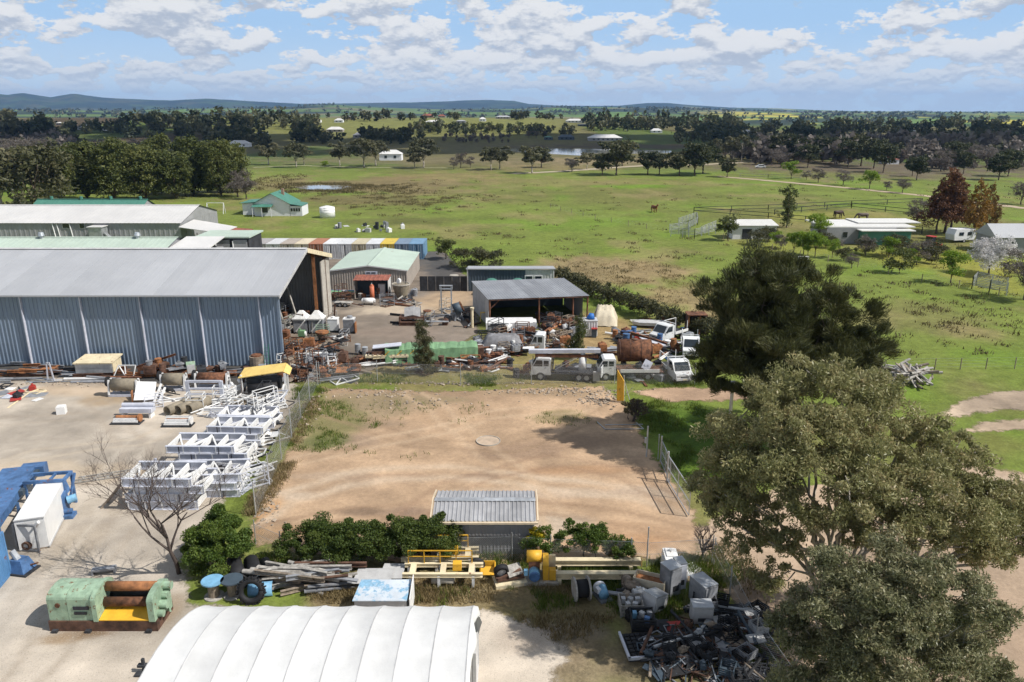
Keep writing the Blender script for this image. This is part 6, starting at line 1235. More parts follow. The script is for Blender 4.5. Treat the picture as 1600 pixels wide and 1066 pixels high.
p = g(471, 530); t = T('green_engine', 'green engine on a pallet among grey machines', 'engine', p); P(t, 'block', MB().box((0, .3, .6), (.7, .6, .6)).cyl((-.2, .3, .9), (-.2, .3, 1.1), .14, n=10), M['tarpg']); P(t, 'sump', MB().box((0, .3, .2), (.55, .5, .25)), M['dark']); P(t, 'flywheel', MB().cyl((.36, .3, .55), (.48, .3, .55), .26, n=16), M['white']); P(t, 'pallet', MB().box((0, .3, .05), (1, .8, .1)), M['timber'])
p = g(503, 537); t = T('rusty_turntable', 'round rusty turntable on a stand', 'turntable', p); P(t, 'disc', MB().cyl((0, .4, 1.1), (0, .4, 1.25), .72, n=24), M['orust']); P(t, 'bowl', MB().cyl((0, .4, .5), (0, .4, 1.1), .4, .7, 20), M['tan']); P(t, 'foot', MB().cyl((0, .4, 0), (0, .4, .5), .45, n=14), M['dark'])
p = g(500, 565); t = T('steel_trolley', 'long low steel trolley loaded with pale offcuts', 'trolley', p); P(t, 'deck', MB().box((0, .4, .6), (3.0, .9, .08)).box((0, .4, .25), (3.0, .9, .06)), M['grey'])
for x in (-1.4, 1.4): P(t, 'upright', MB().bar((x, 0, 0), (x, 0, 1.3), .07).bar((x, .8, 0), (x, .8, 1.3), .07).bar((x, 0, 1.3), (x, .8, 1.3), .07), M['dark'])
P(t, 'load', MB().box((-.3, .4, .72), (1.9, .6, .14), .05).box((.6, .3, .36), (1.4, .5, .12), -.1), M['white'])
for a, lb in ((((448, 520), (440, 448)), 'long pale beam leaning against the open gable'), (((465, 500), (452, 446)), 'second pale beam leaning inside the open gable')):
    p = g(*a[0]); ONE('leaning_beam', lb, 'beam', MB().bar((0, 0, 0), (-1.2, .6, 4.2), .18), M['timber2'], p)
p = g(535, 466); t = T('sheet_covered_stack', 'stack of flat goods under bright green and blue sheets', 'stack', p); P(t, 'goods', MB().box((0, .5, .35), (3.6, 1.2, .6)), M['timber']); P(t, 'green_sheet', MB().slab((-1.9, -.1, .72), (1.9, -.15, .66), (1.8, .6, .85), (-1.7, .6, .9), .05), M['tarpg']); P(t, 'blue_sheet', MB().slab((-1.7, .6, .9), (1.95, .5, .82), (1.9, 1.2, .8), (-1.8, 1.2, .8), .05), M['tarpb']); P(t, 'white_bag', MB().box((.3, .3, .93), (.6, .5, .15), .4), M['plastic'])
p = g(535, 480); t = T('flat_trailer', 'small low trailer carrying grey boards', 'trailer', p, -.15); P(t, 'deck', MB().box((0, .5, .5), (2.2, 1.1, .12)), M['timber2']); P(t, 'drawbar', MB().bar((1.1, .5, .4), (2.8, .1, .2), .09), M['rust'])
for x in (-.3, .4): wheel(t, (x, -.05, .28), .28, .16)
p = g(582, 470); t = T('red_cylinder', 'tall orange red gas cylinder before the lean-to', 'cylinder', p); P(t, 'body', MB().cyl((0, 0, .0), (0, 0, 2.0), .3, n=16), M['redtank'], True); P(t, 'shoulder', MB().cyl((0, 0, 2.0), (0, 0, 2.2), .3, .12, 16), M['redtank'], True); P(t, 'valve', MB().cyl((0, 0, 2.2), (0, 0, 2.4), .06, n=8), M['galv'])
p = g(576, 476); t = T('white_gas_tank', 'white horizontal gas tank on feet', 'tank', p); P(t, 'shell', MB().cyl((-.7, 0, .5), (.7, 0, .5), .38, n=18).cyl((-.9, 0, .5), (-.7, 0, .5), .2, .38, 18).cyl((.7, 0, .5), (.9, 0, .5), .38, .2, 18), M['whiteclean'], True)
for x in (-.5, .5): P(t, 'foot', MB().box((x, 0, .1), (.15, .5, .25)), M['dark'])
p = g(626, 468); t = T('concrete_trough', 'tall conical concrete bowl beside the lean-to', 'bowl', p); P(t, 'bowl', MB().cyl((0, .8, .2), (0, .8, 1.9), .75, 1.15, 22, True), M['tan']); P(t, 'rim', MB().cyl((0, .8, 1.85), (0, .8, 1.98), 1.2, n=22, hollow=.92), M['concrete']); P(t, 'dish', MB().cyl((-.2, .5, 2.35), (-.3, .35, 2.4), .42, .3, 16), M['whiteclean']); P(t, 'mast', MB().bar((.6, .8, 1.9), (.6, .8, 3.4), .06), M['dark'])
p = g(698, 492); t = T('steel_portal', 'tall narrow steel portal standing in the yard', 'portal', p)
for x in (-.62, .62): P(t, 'leg', MB().box((x, 0, 1.75), (.16, .2, 3.5)), M['galv'])
P(t, 'head', MB().box((0, 0, 3.65), (1.6, .3, .1)).box((0, 0, 3.25), (1.6, .3, .1)).box((-.75, 0, 3.45), (.1, .3, .4)).box((.75, 0, 3.45), (.1, .3, .4)), M['galv'])
for px, py, lb, mk in ((668, 505, 'tan barrel with rust red lid', 'tan'), (710, 452, 'pale concrete cylinder beside the dark screen fence', 'concrete')):
    t = T('barrel', lb, 'barrel', g(px, py)); s = 1.0 if mk == 'tan' else 1.3; P(t, 'body', MB().cyl((0, 0, 0), (0, 0, 1.45*s), .45*s, n=18), M[mk], True); P(t, 'lid', MB().cyl((0, 0, 1.45*s), (0, 0, 1.55*s), .48*s, n=18), M['rust' if mk == 'tan' else 'concrete'])
p = g(644, 509); t = T('rusty_press', 'rust brown press frame with pale folded plates on top', 'press', p); P(t, 'frame', MB().ibeam((-1.5, 0, .25), (1.5, 0, .25), .3, .4).ibeam((-1.5, 1.0, .25), (1.5, 1.0, .25), .3, .4).box((-1.4, .5, .6), (.2, 1.2, .9)).box((1.4, .5, .6), (.2, 1.2, .9)).box((0, .5, .9), (2.8, .8, .2)), M['rust2']); P(t, 'plate', MB().slab((-.9, .3, 1.0), (.1, .3, 1.2), (.1, .6, 2.2), (-.9, .6, 2.0), .08).slab((.1, .3, 1.2), (.95, .3, 1.0), (.95, .6, 2.0), (.1, .6, 2.2), .08), M['ltgrey'])
p = g(716, 500); t = T('cement_mixer', 'old blue grey mixer drum on a heap', 'mixer', p, .5); P(t, 'drum', MB().cyl((-.5, 0, 1.3), (.3, -.3, 1.7), .75, .6, 18), M['walldark'], True); P(t, 'ring', MB().cyl((.28, -.29, 1.7), (.4, -.34, 1.76), .62, n=18, hollow=.7), M['rust']); P(t, 'stand', MB().bar((-.6, -.4, 0), (-.2, 0, 1.2), .14).bar((.5, -.5, 0), (.1, 0, 1.3), .14).box((-.1, .3, .4), (1.2, .8, .8)), M['grey'])
p = g(738, 512); t = T('yellow_post', 'pale yellow bollard pipe by the machinery shed', 'bollard', p); P(t, 'pipe', MB().cyl((0, 0, 0), (0, 0, 2.2), .16, n=12), M['cream']); P(t, 'cap', MB().cyl((0, 0, 2.2), (0, 0, 2.4), .24, n=12), M['cream'])
p = g(757, 505); f_ = MB().bar((-.5, 0, 0), (-.4, 0, 1.3), .1).bar((.5, 0, 0), (.4, 0, 1.3), .1).bar((-.5, 0, 1.3), (.5, 0, 1.3), .12).bar((-.5, .6, 1.1), (.5, .6, 1.1), .1).bar((-.45, 0, 1.3), (-.5, .6, 1.1), .08); ONE('yellow_trestle', 'yellow brown trestle at the mouth of the machinery shed', 'trestle', f_, M['paleyel'], p)
# -- long conveyor under tarps
p = g(657, 566); L_ = 11.6; M['tarpg2'] = M['tarpg']; t = T('tarped_conveyor', 'long conveyor covered by a green tarpaulin', 'conveyor', p, R(7))
r_ = random.Random(3); vs = []; fs = []; n_ = 34; prof = [(-1.0, .35), (-.88, 1.0), (-.8, 1.55), (.75, 1.75), (.85, 1.3), (.95, .5)]
for i in range(n_+1):
    x = -3.4+i*(9.1/n_)
    for (y, z) in prof: vs.append((x, y+.1+r_.uniform(-.05, .05), z+r_.uniform(-.06, .06)+(.08 if i % 8 < 2 else 0)-.1*(z < .8)*r_.random()*3))
for i in range(n_):
    for k in range(5): fs.append((i*6+k, i*6+k+1, (i+1)*6+k+1, (i+1)*6+k))
P(t, 'tarpaulin', MB().add(vs, fs), M['tarpg']); P(t, 'bed', MB().box((.8, .1, .95), (11.0, 1.2, .9)), M['rust2']); P(t, 'belt', MB().slab((-4.6, -.5, 1.7), (-1.8, -.5, 1.9), (-1.8, .6, 1.9), (-4.6, .6, 1.7), .08), M['lilac'])
for x in (-4.2, -1.5, 1.2, 3.8, 5.6): P(t, 'leg', MB().bar((x, -.5, 0), (x, -.5, .7), .14).bar((x, .6, 0), (x, .6, .7), .14), M['rust2'])
P(t, 'side_rail', MB().ibeam((-4.6, -.7, .9), (-.6, -.7, 1.0), .2, .3), M['cream'])
for k in range(3): P(t, 'yellow_stay', MB().bar((-3.6+k*1.2, -.75, .95), (-3.0+k*1.2, -.8, 1.5), .07), M['yellow'])
p = g(605, 572); t = T('roller_bench', 'long roller bench on dark legs beside the conveyor', 'bench', p, R(3)); P(t, 'bed', MB().box((0, .3, .95), (4.2, .6, .22)), M['cream']); P(t, 'shelf', MB().box((0, .3, .5), (4.0, .5, .1)), M['rust2'])
for k in range(9): P(t, 'roller', MB().cyl((-1.8+k*.45, .02, 1.08), (-1.8+k*.45, .58, 1.08), .09, n=8), M['timber'])
for x in (-1.9, -.6, .7, 1.9): P(t, 'leg', MB().bar((x, .05, 0), (x, .05, .9), .1).bar((x, .55, 0), (x, .55, .9), .1), M['dark'])
def tarp(name, label, px, py, Lx, Ly, h, mk, rz=0, seed=0):
    r_ = random.Random(seed); vs = []; fs = []; nx, ny = 14, 9; o = T(name, label, 'tarpaulin', g(px, py), rz)
    for i in range(nx+1):
        for j in range(ny+1):
            u, v = i/nx*2-1, j/ny*2-1; e = max(abs(u), abs(v)); z = h*(1-max(0, e-.62)/.38*.95)*(.9+.12*math.sin(i*1.7)*math.cos(j*2.1))+r_.uniform(-.05, .05)
            vs.append((u*Lx/2*(1 if e < .7 else 1.0), v*Ly/2+Ly/2, max(.03, z)))
    for i in range(nx):
        for j in range(ny): fs.append((i*(ny+1)+j, (i+1)*(ny+1)+j, (i+1)*(ny+1)+j+1, i*(ny+1)+j+1))
    P(o, 'sheet', MB().add(vs, fs), M[mk], True); P(o, 'covered_load', MB().box((0, Ly/2, h*.34), (Lx*.58, Ly*.58, h*.66)), M['dark']); return o
tarp('grey_tarpaulin', 'grey tarpaulin over a machine next to the green covered conveyor', 786, 552, 5.0, 2.2, 1.8, 'tarpgrey', R(4), 1)
tarp('canvas_cover', 'cream canvas cover over a boat beside the machinery shed', 944, 511, 3.0, 4.6, 1.9, 'canvas', R(-8), 2)
p = g(797, 522); t = T('white_box_trailer', 'long white rounded trailer body before the machinery shed', 'trailer', p, R(2)); P(t, 'body', MB().ext([(-2.7, -.1, .5), (-2.7, -.1, 1.3), (-2.7, .2, 1.6), (-2.7, 1.2, 1.6), (-2.7, 1.5, 1.3), (-2.7, 1.5, .5)], (5.3, 0, 0)), M['whiteclean'])
P(t, 'nose', MB().ext([(2.6, -.1, .5), (2.6, -.1, 1.4), (3.0, -.1, 1.3), (3.1, -.1, .6)], (0, 1.6, 0)), M['white']); P(t, 'rail', MB().box((-1.2, -.16, 1.1), (2.0, .06, .3)), M['dark'])
for x in (-.5, .4): wheel(t, (x, .0, .33), .33, .2)
p = g(919, 527); t = T('white_tank_box', 'white ribbed box tank with a blue sheet on top', 'tank', p); P(t, 'body', MB().ribbed((-1.0, 0, .1), (2.0, 0, 0), (0, 0, 1.7), .3, .04).box((0, .75, .95), (1.95, 1.45, 1.7)), M['plastic']); P(t, 'lid', MB().box((0, .75, 1.84), (2.05, 1.6, .08)), M['ltgrey']); P(t, 'blue_sheet', MB().cyl((.3, .8, 1.9), (.4, .9, 2.5), .5, .25, 9), M['tarpb'], True)
p = g(928, 527); t = T('wheelie_bin', 'dark green wheelie bin with red lid', 'bin', p); P(t, 'body', MB().add([(-.25, -.28, .05), (.25, -.28, .05), (.25, .25, .05), (-.25, .25, .05), (-.3, -.35, 1.0), (.3, -.35, 1.0), (.3, .35, 1.0), (-.3, .35, 1.0)], [(0, 1, 5, 4), (1, 2, 6, 5), (2, 3, 7, 6), (3, 0, 4, 7), (3, 2, 1, 0)]), M['walldark']); P(t, 'lid', MB().slab((-.33, -.4, 1.0), (.33, -.4, 1.0), (.33, .38, 1.1), (-.33, .38, 1.1), .06), M['red'])
ONE('blue_drum', 'bright blue plastic drum among the scrap utes', 'drum', scrap_mesh('drum', 1, 'blue')[0], None, g(978, 538)).scale = (1.25, 1.25, 1.35)
p = g(1000, 540); t = T('red_engine', 'dark red engine block among the scrap utes', 'engine', p); P(t, 'block', MB().box((0, .3, .5), (1.2, .8, .9)).cyl((-.3, .3, .95), (-.3, .3, 1.3), .2, n=10), M['red']); P(t, 'fan', MB().cyl((.62, .3, .6), (.7, .3, .6), .42, n=14), M['black'])
p = g(1088, 523); t = T('rusty_booth', 'small rusty steel booth by the she-oak', 'booth', p); P(t, 'shell', MB().box((0, 1.4, 1.1), (2.0, .1, 2.2)).box((-1.0, .7, 1.1), (.1, 1.5, 2.2)).box((1.0, .7, 1.1), (.1, 1.5, 2.2)), M['rust2']); P(t, 'roof', MB().box((0, .7, 2.25), (2.2, 1.7, .1)), M['rust']); P(t, 'frame', MB().bar((-.95, 0, 0), (-.95, 0, 2.2), .14).bar((.3, 0, 0), (.3, 0, 2.2), .14), M['orust'])
# ================================================================== vehicles
def cabover(par, m_, L=1.75, Wd=1.75, H=2.15, z0=.55):
    prof = [(0, z0), (L, z0), (L+.08, z0+.35), (L, z0+.78), (L-.38, H-.12), (L-.55, H), (.12, H), (0, H-.1)]
    P(par, 'cab', MB().ext([(x, -Wd/2, z) for x, z in prof], (0, Wd, 0)), m_)
    a, b = Vector((L+.004, 0, z0+.82)), Vector((L-.37, 0, H-.16)); nx = Vector((.02, 0, .01))
    P(par, 'windscreen', MB().slab(a+Vector((0, -Wd*.44, 0)), a+Vector((0, Wd*.44, 0)), b+Vector((0, Wd*.42, 0)), b+Vector((0, -Wd*.42, 0)), .02), M['glass'])
    for s in (-1, 1):
        d = P(par, 'door', MB().ext([(.35, s*(Wd/2+.004), z0+.1), (L-.25, s*(Wd/2+.004), z0+.1), (L-.1, s*(Wd/2+.004), z0+.78), (.35, s*(Wd/2+.004), z0+.78)], (0, s*.012, 0)), m_)
        P(d, 'handle', MB().box((.5, s*(Wd/2+.03), z0+.7), (.16, .03, .04)), M['dark'])
        P(par, 'side_window', MB().ext([(.78, s*(Wd/2+.004), z0+.84), (L-.12, s*(Wd/2+.004), z0+.84), (L-.42, s*(Wd/2+.004), H-.18), (.78, s*(Wd/2+.004), H-.18)], (0, s*.012, 0)), M['glass'])
        P(par, 'side_window', MB().ext([(.2, s*(Wd/2+.004), z0+.88), (.66, s*(Wd/2+.004), z0+.88), (.66, s*(Wd/2+.004), H-.2), (.2, s*(Wd/2+.004), H-.2)], (0, s*.012, 0)), M['glass'])
        P(par, 'headlight', MB().cyl((L+.06, s*.62, z0+.32), (L+.11, s*.62, z0+.32), .10, n=10), M['galv']); P(par, 'mirror', MB().box((L+.05, s*(Wd/2+.16), z0+1.05), (.06, .14, .28)), M['dark'])
    P(par, 'grille', MB().box((L+.06, 0, z0+.34), (.05, .85, .22)), M['dark']); P(par, 'bumper', MB().box((L+.10, 0, z0+.02), (.12, Wd, .20)), M['ltgrey'])
def chassis(par, x0, x1, z=.62):
    for s in (-1, 1): P(par, 'chassis_rail', MB().box(((x0+x1)/2, s*.38, z), (x1-x0, .09, .2)), M['dark'])
VW = mat('faded_white_van_paint', (.70, .71, .71), .35, var=.10, rust=.18)
p = g(862, 596); t = T('crane_truck', 'old white cab truck carrying a long lattice boom', 'truck', p+Vector((0, 1.0, 0)), R(180-6)); cabover(t, VW); chassis(t, -4.2, .6)
P(t, 'tray', MB().box((-2.3, 0, .86), (4.0, 1.9, .12)), M['dark']); P(t, 'headboard', MB().box((-.15, 0, 1.4), (.08, 1.8, .9)), M['dark'])
P(t, 'boom', MB().box((-1.2, .25, 2.75), (6.6, .42, .34), 0, 0, .04), M['lilac']); P(t, 'lower_boom', MB().box((-1.4, .25, 2.30), (5.8, .34, .26), 0, 0, .02), M['rust']); P(t, 'boom_rest', MB().bar((1.0, .2, 2.1), (1.0, .25, 2.6), .12).bar((.4, -.3, 2.1), (.4, .25, 2.6), .08), M['rust2']); P(t, 'white_column', MB().cyl((-2.9, .1, .9), (-2.9, .1, 2.25), .36, n=16), M['white'], True); P(t, 'column_cap', MB().cyl((-2.9, .1, 2.25), (-2.9, .1, 2.6), .30, .2, 14), M['galv'])
P(t, 'boom_stay', MB().bar((-.4, .5, 1.0), (-2.4, .4, 2.2), .05).bar((-.4, -.3, 1.0), (-2.4, 0, 2.2), .05), M['galv']); P(t, 'outrigger', MB().box((-4.2, .9, .6), (.6, .2, .9)), M['ltgrey'])
for x in (.95, -2.6, -3.3):
    for s in (-1, 1): wheel(t, (x, s*.78, .40), .40, .24)
p = g(962, 596); t = T('tank_truck', 'battered white truck with tray below the rusty cylinder tank', 'truck', p+Vector((0, 1.0, 0)), R(180)); cabover(t, VW, 1.6, 1.7, 2.1); chassis(t, -4.3, .5); P(t, 'tray', MB().box((-2.3, 0, .86), (4.2, 1.9, .12)), M['rust2']); P(t, 'side_board', MB().box((-2.2, 1.0, 1.0), (3.6, .06, .3)), M['white']); P(t, 'open_door', MB().box((1.35, 1.35, 1.1), (.06, .9, 1.0), -.3), VW)
for x in (.9, -3.0):
    for s in (-1, 1): wheel(t, (x, s*.76, .38), .38, .22)
ONE('white_sign_panel', 'white panel with black squares propped on the truck tray', 'panel', MB().box((0, 0, .45), (.8, .05, .9), 0, -.25, .5).box((-.14, -.05, .52), (.2, .04, .24), 0, -.25, .5).box((.16, -.05, .5), (.14, .04, .18), 0, -.25, .5), M['lilac'], g(1010, 592)+Vector((0, 0, .9)))
p = g(993, 583); t = T('rusty_cylinder_tank', 'big rust brown cylindrical tank lying on its side', 'tank', p+Vector((0, 1.2, 0)))
P(t, 'shell', MB().cyl((-1.55, 0, 1.9), (1.55, 0, 1.9), 1.08, n=30), M['rust'], True)
for x in (-1.5, -.5, .5, 1.5): P(t, 'band', MB().cyl((x-.03, 0, 1.9), (x+.03, 0, 1.9), 1.105, n=30), M['rust2'])
P(t, 'cradle', MB().box((-1.0, 0, .45), (.3, 1.8, .9)).box((1.0, 0, .45), (.3, 1.8, .9)), M['dark']); P(t, 'hatch', MB().cyl((0, 0, 2.9), (0, 0, 3.05), .3, n=14), M['rust2'])
def ute(label, px, py, rz, bed=True, name='white_ute'):
    t = T(name, label, 'ute', g(px, py)+Vector((0, 1.2, 0)), rz); Wd = 1.65; prof = [(-.1, .42), (2.0, .42), (2.15, .62), (2.1, .92), (1.55, 1.12), (.98, 1.82), (.85, 1.88), (.0, 1.88), (-.1, 1.78)]
    P(t, 'cab', MB().ext([(x, -Wd/2, z) for x, z in prof], (0, Wd, 0)), VW); a, b = Vector((1.535, 0, 1.15)), Vector((1.0, 0, 1.80))
    P(t, 'windscreen', MB().slab(a+Vector((.015, -.72, .01)), a+Vector((.015, .72, .01)), b+Vector((.015, .66, .01)), b+Vector((.015, -.66, .01)), .02), M['glass'])
    for s in (-1, 1):
        P(t, 'side_window', MB().ext([(.25, s*(Wd/2+.004), 1.18), (1.4, s*(Wd/2+.004), 1.18), (.92, s*(Wd/2+.004), 1.76), (.25, s*(Wd/2+.004), 1.76)], (0, s*.012, 0)), M['glass']); P(t, 'headlight', MB().box((2.12, s*.6, .78), (.06, .3, .15)), M['galv']); P(t, 'mirror', MB().box((1.3, s*(Wd/2+.12), 1.25), (.08, .16, .14)), M['dark'])
        for x in (1.35, -1.5): wheel(t, (x, s*.72, .32), .32, .2)
    P(t, 'grille', MB().box((2.13, 0, .72), (.05, .8, .12)), M['dark']); P(t, 'bumper', MB().box((2.14, 0, .50), (.12, Wd, .18)), M['ltgrey']); P(t, 'number_plate', MB().box((2.21, 0, .5), (.02, .36, .1)), M['cream'])
    chassis(t, -2.3, 0, .5); P(t, 'tray', MB().box((-1.3, 0, .72), (2.2, 1.75, .1)), M['dark'])
    for s in (-1, 1): P(t, 'tray_side', MB().box((-1.3, s*.88, .92), (2.2, .04, .3)), M['white'])
    P(t, 'rack', MB().bar((-.25, -.8, .7), (-.25, -.8, 1.95), .06).bar((-.25, .8, .7), (-.25, .8, 1.95), .06).bar((-.25, -.8, 1.95), (-.25, .8, 1.95), .06).bar((-2.3, -.8, .7), (-2.3, -.8, 1.95), .06).bar((-2.3, .8, .7), (-2.3, .8, 1.95), .06).bar((-.25, -.8, 1.95), (-2.3, -.8, 1.95), .06), M['white']); return t
ute('white ute facing the dirt lot beside the she-oak', 1060, 596, R(-80)); ute('white ute with a tray rack wedged among scrap', 1046, 536, R(-140)); ute('grey white ute cab half hidden by the she-oak', 1082, 558, R(-100))
t = T('truck_cab', 'bare white truck cab sitting among rusty pipes', 'cab', g(852, 552)+Vector((0, .8, -.1)), R(170)); cabover(t, VW, 1.4, 1.6, 2.0, .35)
ONE('boat_hull', 'upturned pale boat hull beside the drain hedge', 'hull', MB().ext([(-2.0, 0, .25), (-1.2, -.7, .3), (1.6, -.8, .35), (2.0, 0, .4), (1.6, .8, .35), (-1.2, .7, .3)], (0, 0, .35)), M['ltgrey'], g(1015, 511), -.2)
p = g(1010, 545); ONE('leaning_channel', 'long rusty channel propped on the scrap', 'beam', MB().ibeam((-1.6, .8, 1.5), (2.0, -.6, .7), .3, .3), M['rust'], p); ONE('leaning_sheet', 'pale metal sheet propped beside the rusty channel', 'sheet', MB().slab((-.8, .2, 1.2), (-.4, -.4, 1.0), (1.9, -1.0, .5), (1.8, -.4, .7), .05), M['lilac'], p)
# ================================================================== row of stores behind the dome
for px, py, mk, lb in ((335, 932, 'ltblue', 'cable drum with faded light blue flanges'), (365, 930, 'walldark', 'cable drum with dark painted flange')):
    t = T('cable_drum', lb, 'cable drum', g(px, py)); P(t, 'core', MB().cyl((0, 0, .05), (0, 0, .9), .28, n=14), M['timber']); P(t, 'flange', MB().cyl((0, 0, .9), (0, 0, .97), .56, n=24), M[mk]); P(t, 'flange', MB().cyl((0, 0, 0), (0, 0, .06), .5, n=24), M['timber2'])
def tyre_big(label, loc, r, rz, lean=.25):
    t = T('tractor_tyre', label, 'tyre', loc, rz); pts = [(r*.78*math.cos(a), 0, r+r*.78*math.sin(a)) for a in [2*math.pi*k/28 for k in range(29)]]
    P(t, 'carcass', MB().tube(pts, r*.24, 8), M['black'], True); tr = MB()
    for k in range(26): a = 2*math.pi*k/26; tr.box((r*1.0*math.cos(a), .0, r+r*1.0*math.sin(a)), (.1, r*.42, .06), .25*(-1)**k, 0, -a)
    P(t, 'tread', tr, M['black']); t.rotation_euler = (-lean, 0, rz); return t
tyre_big('large tractor tyre leaning by the cable drums', g(393, 944), .68, .1)
for k, (px, py, r_) in enumerate(((372, 908, .42), (400, 906, .40), (422, 903, .27))):
    p = g(px, py); t = T('belt_tube', 'black rubber tube lying behind the cable drums', 'tube', p, R(28), 'black rubber tubes'); P(t, 'tube', MB().cyl((0, -.9, r_), (.0, 1.3, r_), r_, n=20, hollow=.86), M['black'], True); P(t, 'liner', MB().cyl((0, -.85, r_), (0, 1.2, r_), r_*.85, n=20, hollow=.9), M['rust'], True)
ONE('blue_drum_roll', 'light blue curved sheet behind the tractor tyre', 'sheet', MB().cyl((-.6, 0, .3), (.6, .1, .3), .38, n=18, hollow=.95), M['ltblue'], g(408, 930), .1, smooth=True)
for px, py, w_, lb in ((582, 922, 1.85, 'large grey sheet panel leaning at a low angle'), (640, 914, 1.1, 'smaller grey sheet panel with a dark slot')):
    t = T('metal_sheet', lb, 'panel', g(px if px < 600 else 612, py)); o_ = 0 if px < 600 else .0; P(t, 'sheet', MB().slab((-w_/2-.15, 0, .35), (w_/2, 0, .35), (w_/2+.1, 1.0, .62), (-w_/2+.05, 1.0, .62), .04), M['ltgrey']); P(t, 'prop', MB().box((0, .8, .25), (w_*.8, .12, .5)).box((0, .2, .15), (w_*.8, .12, .3)), M['timber'])
    if px > 600: P(t, 'slot', MB().box((-.05, .45, .50), (.6, .12, .03), .35, .26), M['dark'])
p = Vector((at(594, 940, 32.25).x, 32.25, 0)); t = T('steel_hopper_bin', 'wide bin with patchy white and light blue sheet lid', 'bin', p); LB = mat('patchy_blue_white_lid', (.62, .68, .74), .4, var=.10, scale=1.6, rust=.62, rustcol=(.20, .36, .50))
P(t, 'body', MB().box((0, .75, .55), (2.55, 1.45, 1.0)), M['ltgrey']); P(t, 'lid', MB().slab((-1.35, -.05, 1.08), (1.3, -.05, 1.08), (1.35, 1.55, 1.20), (-1.2, 1.55, 1.20), .05), LB); P(t, 'side_plate', MB().ext([(1.42, -.05, .1), (1.42, 1.6, .1), (1.42, 1.6, 1.5), (1.42, -.05, 1.2)], (.04, 0, 0)), M['whiteclean'])
def walk_frame(label, px, py, rz=0):
    t = T('walkway_frame', label, 'frame', g(px, py), rz); mb = MB()
    for y in (0, .95): mb.ibeam((-2.1, y, .75), (2.1, y, .75), .18, .22)
    for x in (-1.6, 0, 1.5): mb.box((x, .48, .75), (.3, .9, .2))
    P(t, 'bed', mb, M['cream']); lg = MB()
    for x in (-1.7, -.2, 1.6): lg.bar((x, 0, 0), (x, 0, .7), .14).bar((x, .9, 0), (x, .9, .7), .14)
    P(t, 'legs', lg, M['white']); rl = MB()
    for k in range(5): rl.bar((-1.9+k*.85, .95, .85), (-1.9+k*.85, .95, 1.6), .05)
    rl.bar((-1.9, .95, 1.6), (1.5, .95, 1.6), .05).bar((-1.9, .95, 1.25), (1.5, .95, 1.25), .04); P(t, 'hand_rail', rl, M['yellow']); P(t, 'guard', MB().box((.75, .4, 1.05), (.45, .4, .4)), M['yellow']); P(t, 'drum', MB().cyl((-.6, .3, .36), (.6, .3, .36), .3, n=16), M['concrete'], True); return t
walk_frame('cream walkway frame with yellow rails nearest the dome', 692, 918); walk_frame('cream walkway frame with yellow rails against the ivy shrub', 688, 892, .03)
ONE('tyre_stack', 'dark tyre standing between the cream frames', 'tyre', scrap_mesh('tyre', 0, 'black')[0], None, g(744, 895)+Vector((0, 0, .5)), 0).rotation_euler = (R(90), 0, .2)
ONE('yellow_box', 'small yellow open box beside the cream frames', 'box', MB().box((0, 0, .3), (.8, .5, .08), 0, .5).box((-.4, .1, .4), (.06, .5, .5)).box((.4, .1, .4), (.06, .5, .5)).box((0, .35, .45), (.8, .06, .5)), M['yellow'], g(762, 900))
p = g(795, 914); t = T('axle_unit', 'old axle with one white rimmed wheel on a pallet', 'axle', p, .25); P(t, 'frame', MB().box((.1, .3, .35), (1.5, .7, .1)).bar((-.6, 0, .4), (.7, .2, .7), .12), M['rust2']); P(t, 'leaf_spring', MB().slab((0, -.1, .45), (.8, .1, .5), (.7, .6, .85), (-.1, .5, .8), .08), M['timber2']); P(t, 'pallet', MB().box((.1, .2, .1), (1.7, 1.0, .2)), M['cream']); wheel(t, (-.35, .25, .75), .40, .26, (0, .95, .3))
p = g(838, 914); t = T('yellow_winch', 'yellow winch unit with blue electric motor', 'winch', p); P(t, 'base', MB().box((.1, .5, .1), (2.2, 1.2, .18)), M['concrete']); P(t, 'housing', MB().ext([(.35, .1, .2), (.35, 1.0, .2), (.35, 1.0, 1.3), (.35, .5, 1.55), (.35, .1, 1.1)], (.3, 0, 0)), M['yellow']); P(t, 'guard', MB().cyl((-.5, .75, 1.25), (.3, .75, 1.25), .33, n=16), M['yellow'], True); P(t, 'gearbox', MB().box((-.1, .7, .8), (.6, .5, .8)), M['rust']); P(t, 'control_box', MB().box((.85, .2, .55), (.35, .35, .6)), M['yellow']); P(t, 'door_panel', MB().box((.8, .8, .9), (.5, .06, .8)), M['cream'])
mo = P(t, 'motor', MB().cyl((-.1, -.05, .52), (-.1, .5, .52), .30, n=18), M['ltblue'], True); P(mo, 'fan_cover', MB().cyl((-.1, -.12, .52), (-.1, -.05, .52), .26, .30, n=18), M['blue']); P(t, 'terminal_box', MB().box((-.55, .1, .7), (.2, .2, .3)), M['ltblue'])
for px, py, L_, lb in ((862, 889, 4.9, 'long cream channel beam lying against the creeper'), (862, 910, 4.6, 'long cream channel beam beside the wooden cable reel')):
    p = g(px, py); t = T('long_channel', lb, 'beam', p); P(t, 'beam', MB().ibeam((0, 0, .45), (L_, 0, .45), .34, .34, .04), M['cream']); P(t, 'foot', MB().box((.4, 0, .14), (.2, .5, .28)), M['cream']); P(t, 'foot', MB().box((L_-.6, 0, .14), (.2, .5, .28)), M['cream']); P(t, 'end_plate', MB().box((L_-.02, 0, .42), (.06, .36, .4)), M['paleyel'])
p = g(908, 936); t = T('cable_reel', 'wooden cable reel wound with black cable', 'cable reel', p, .15)
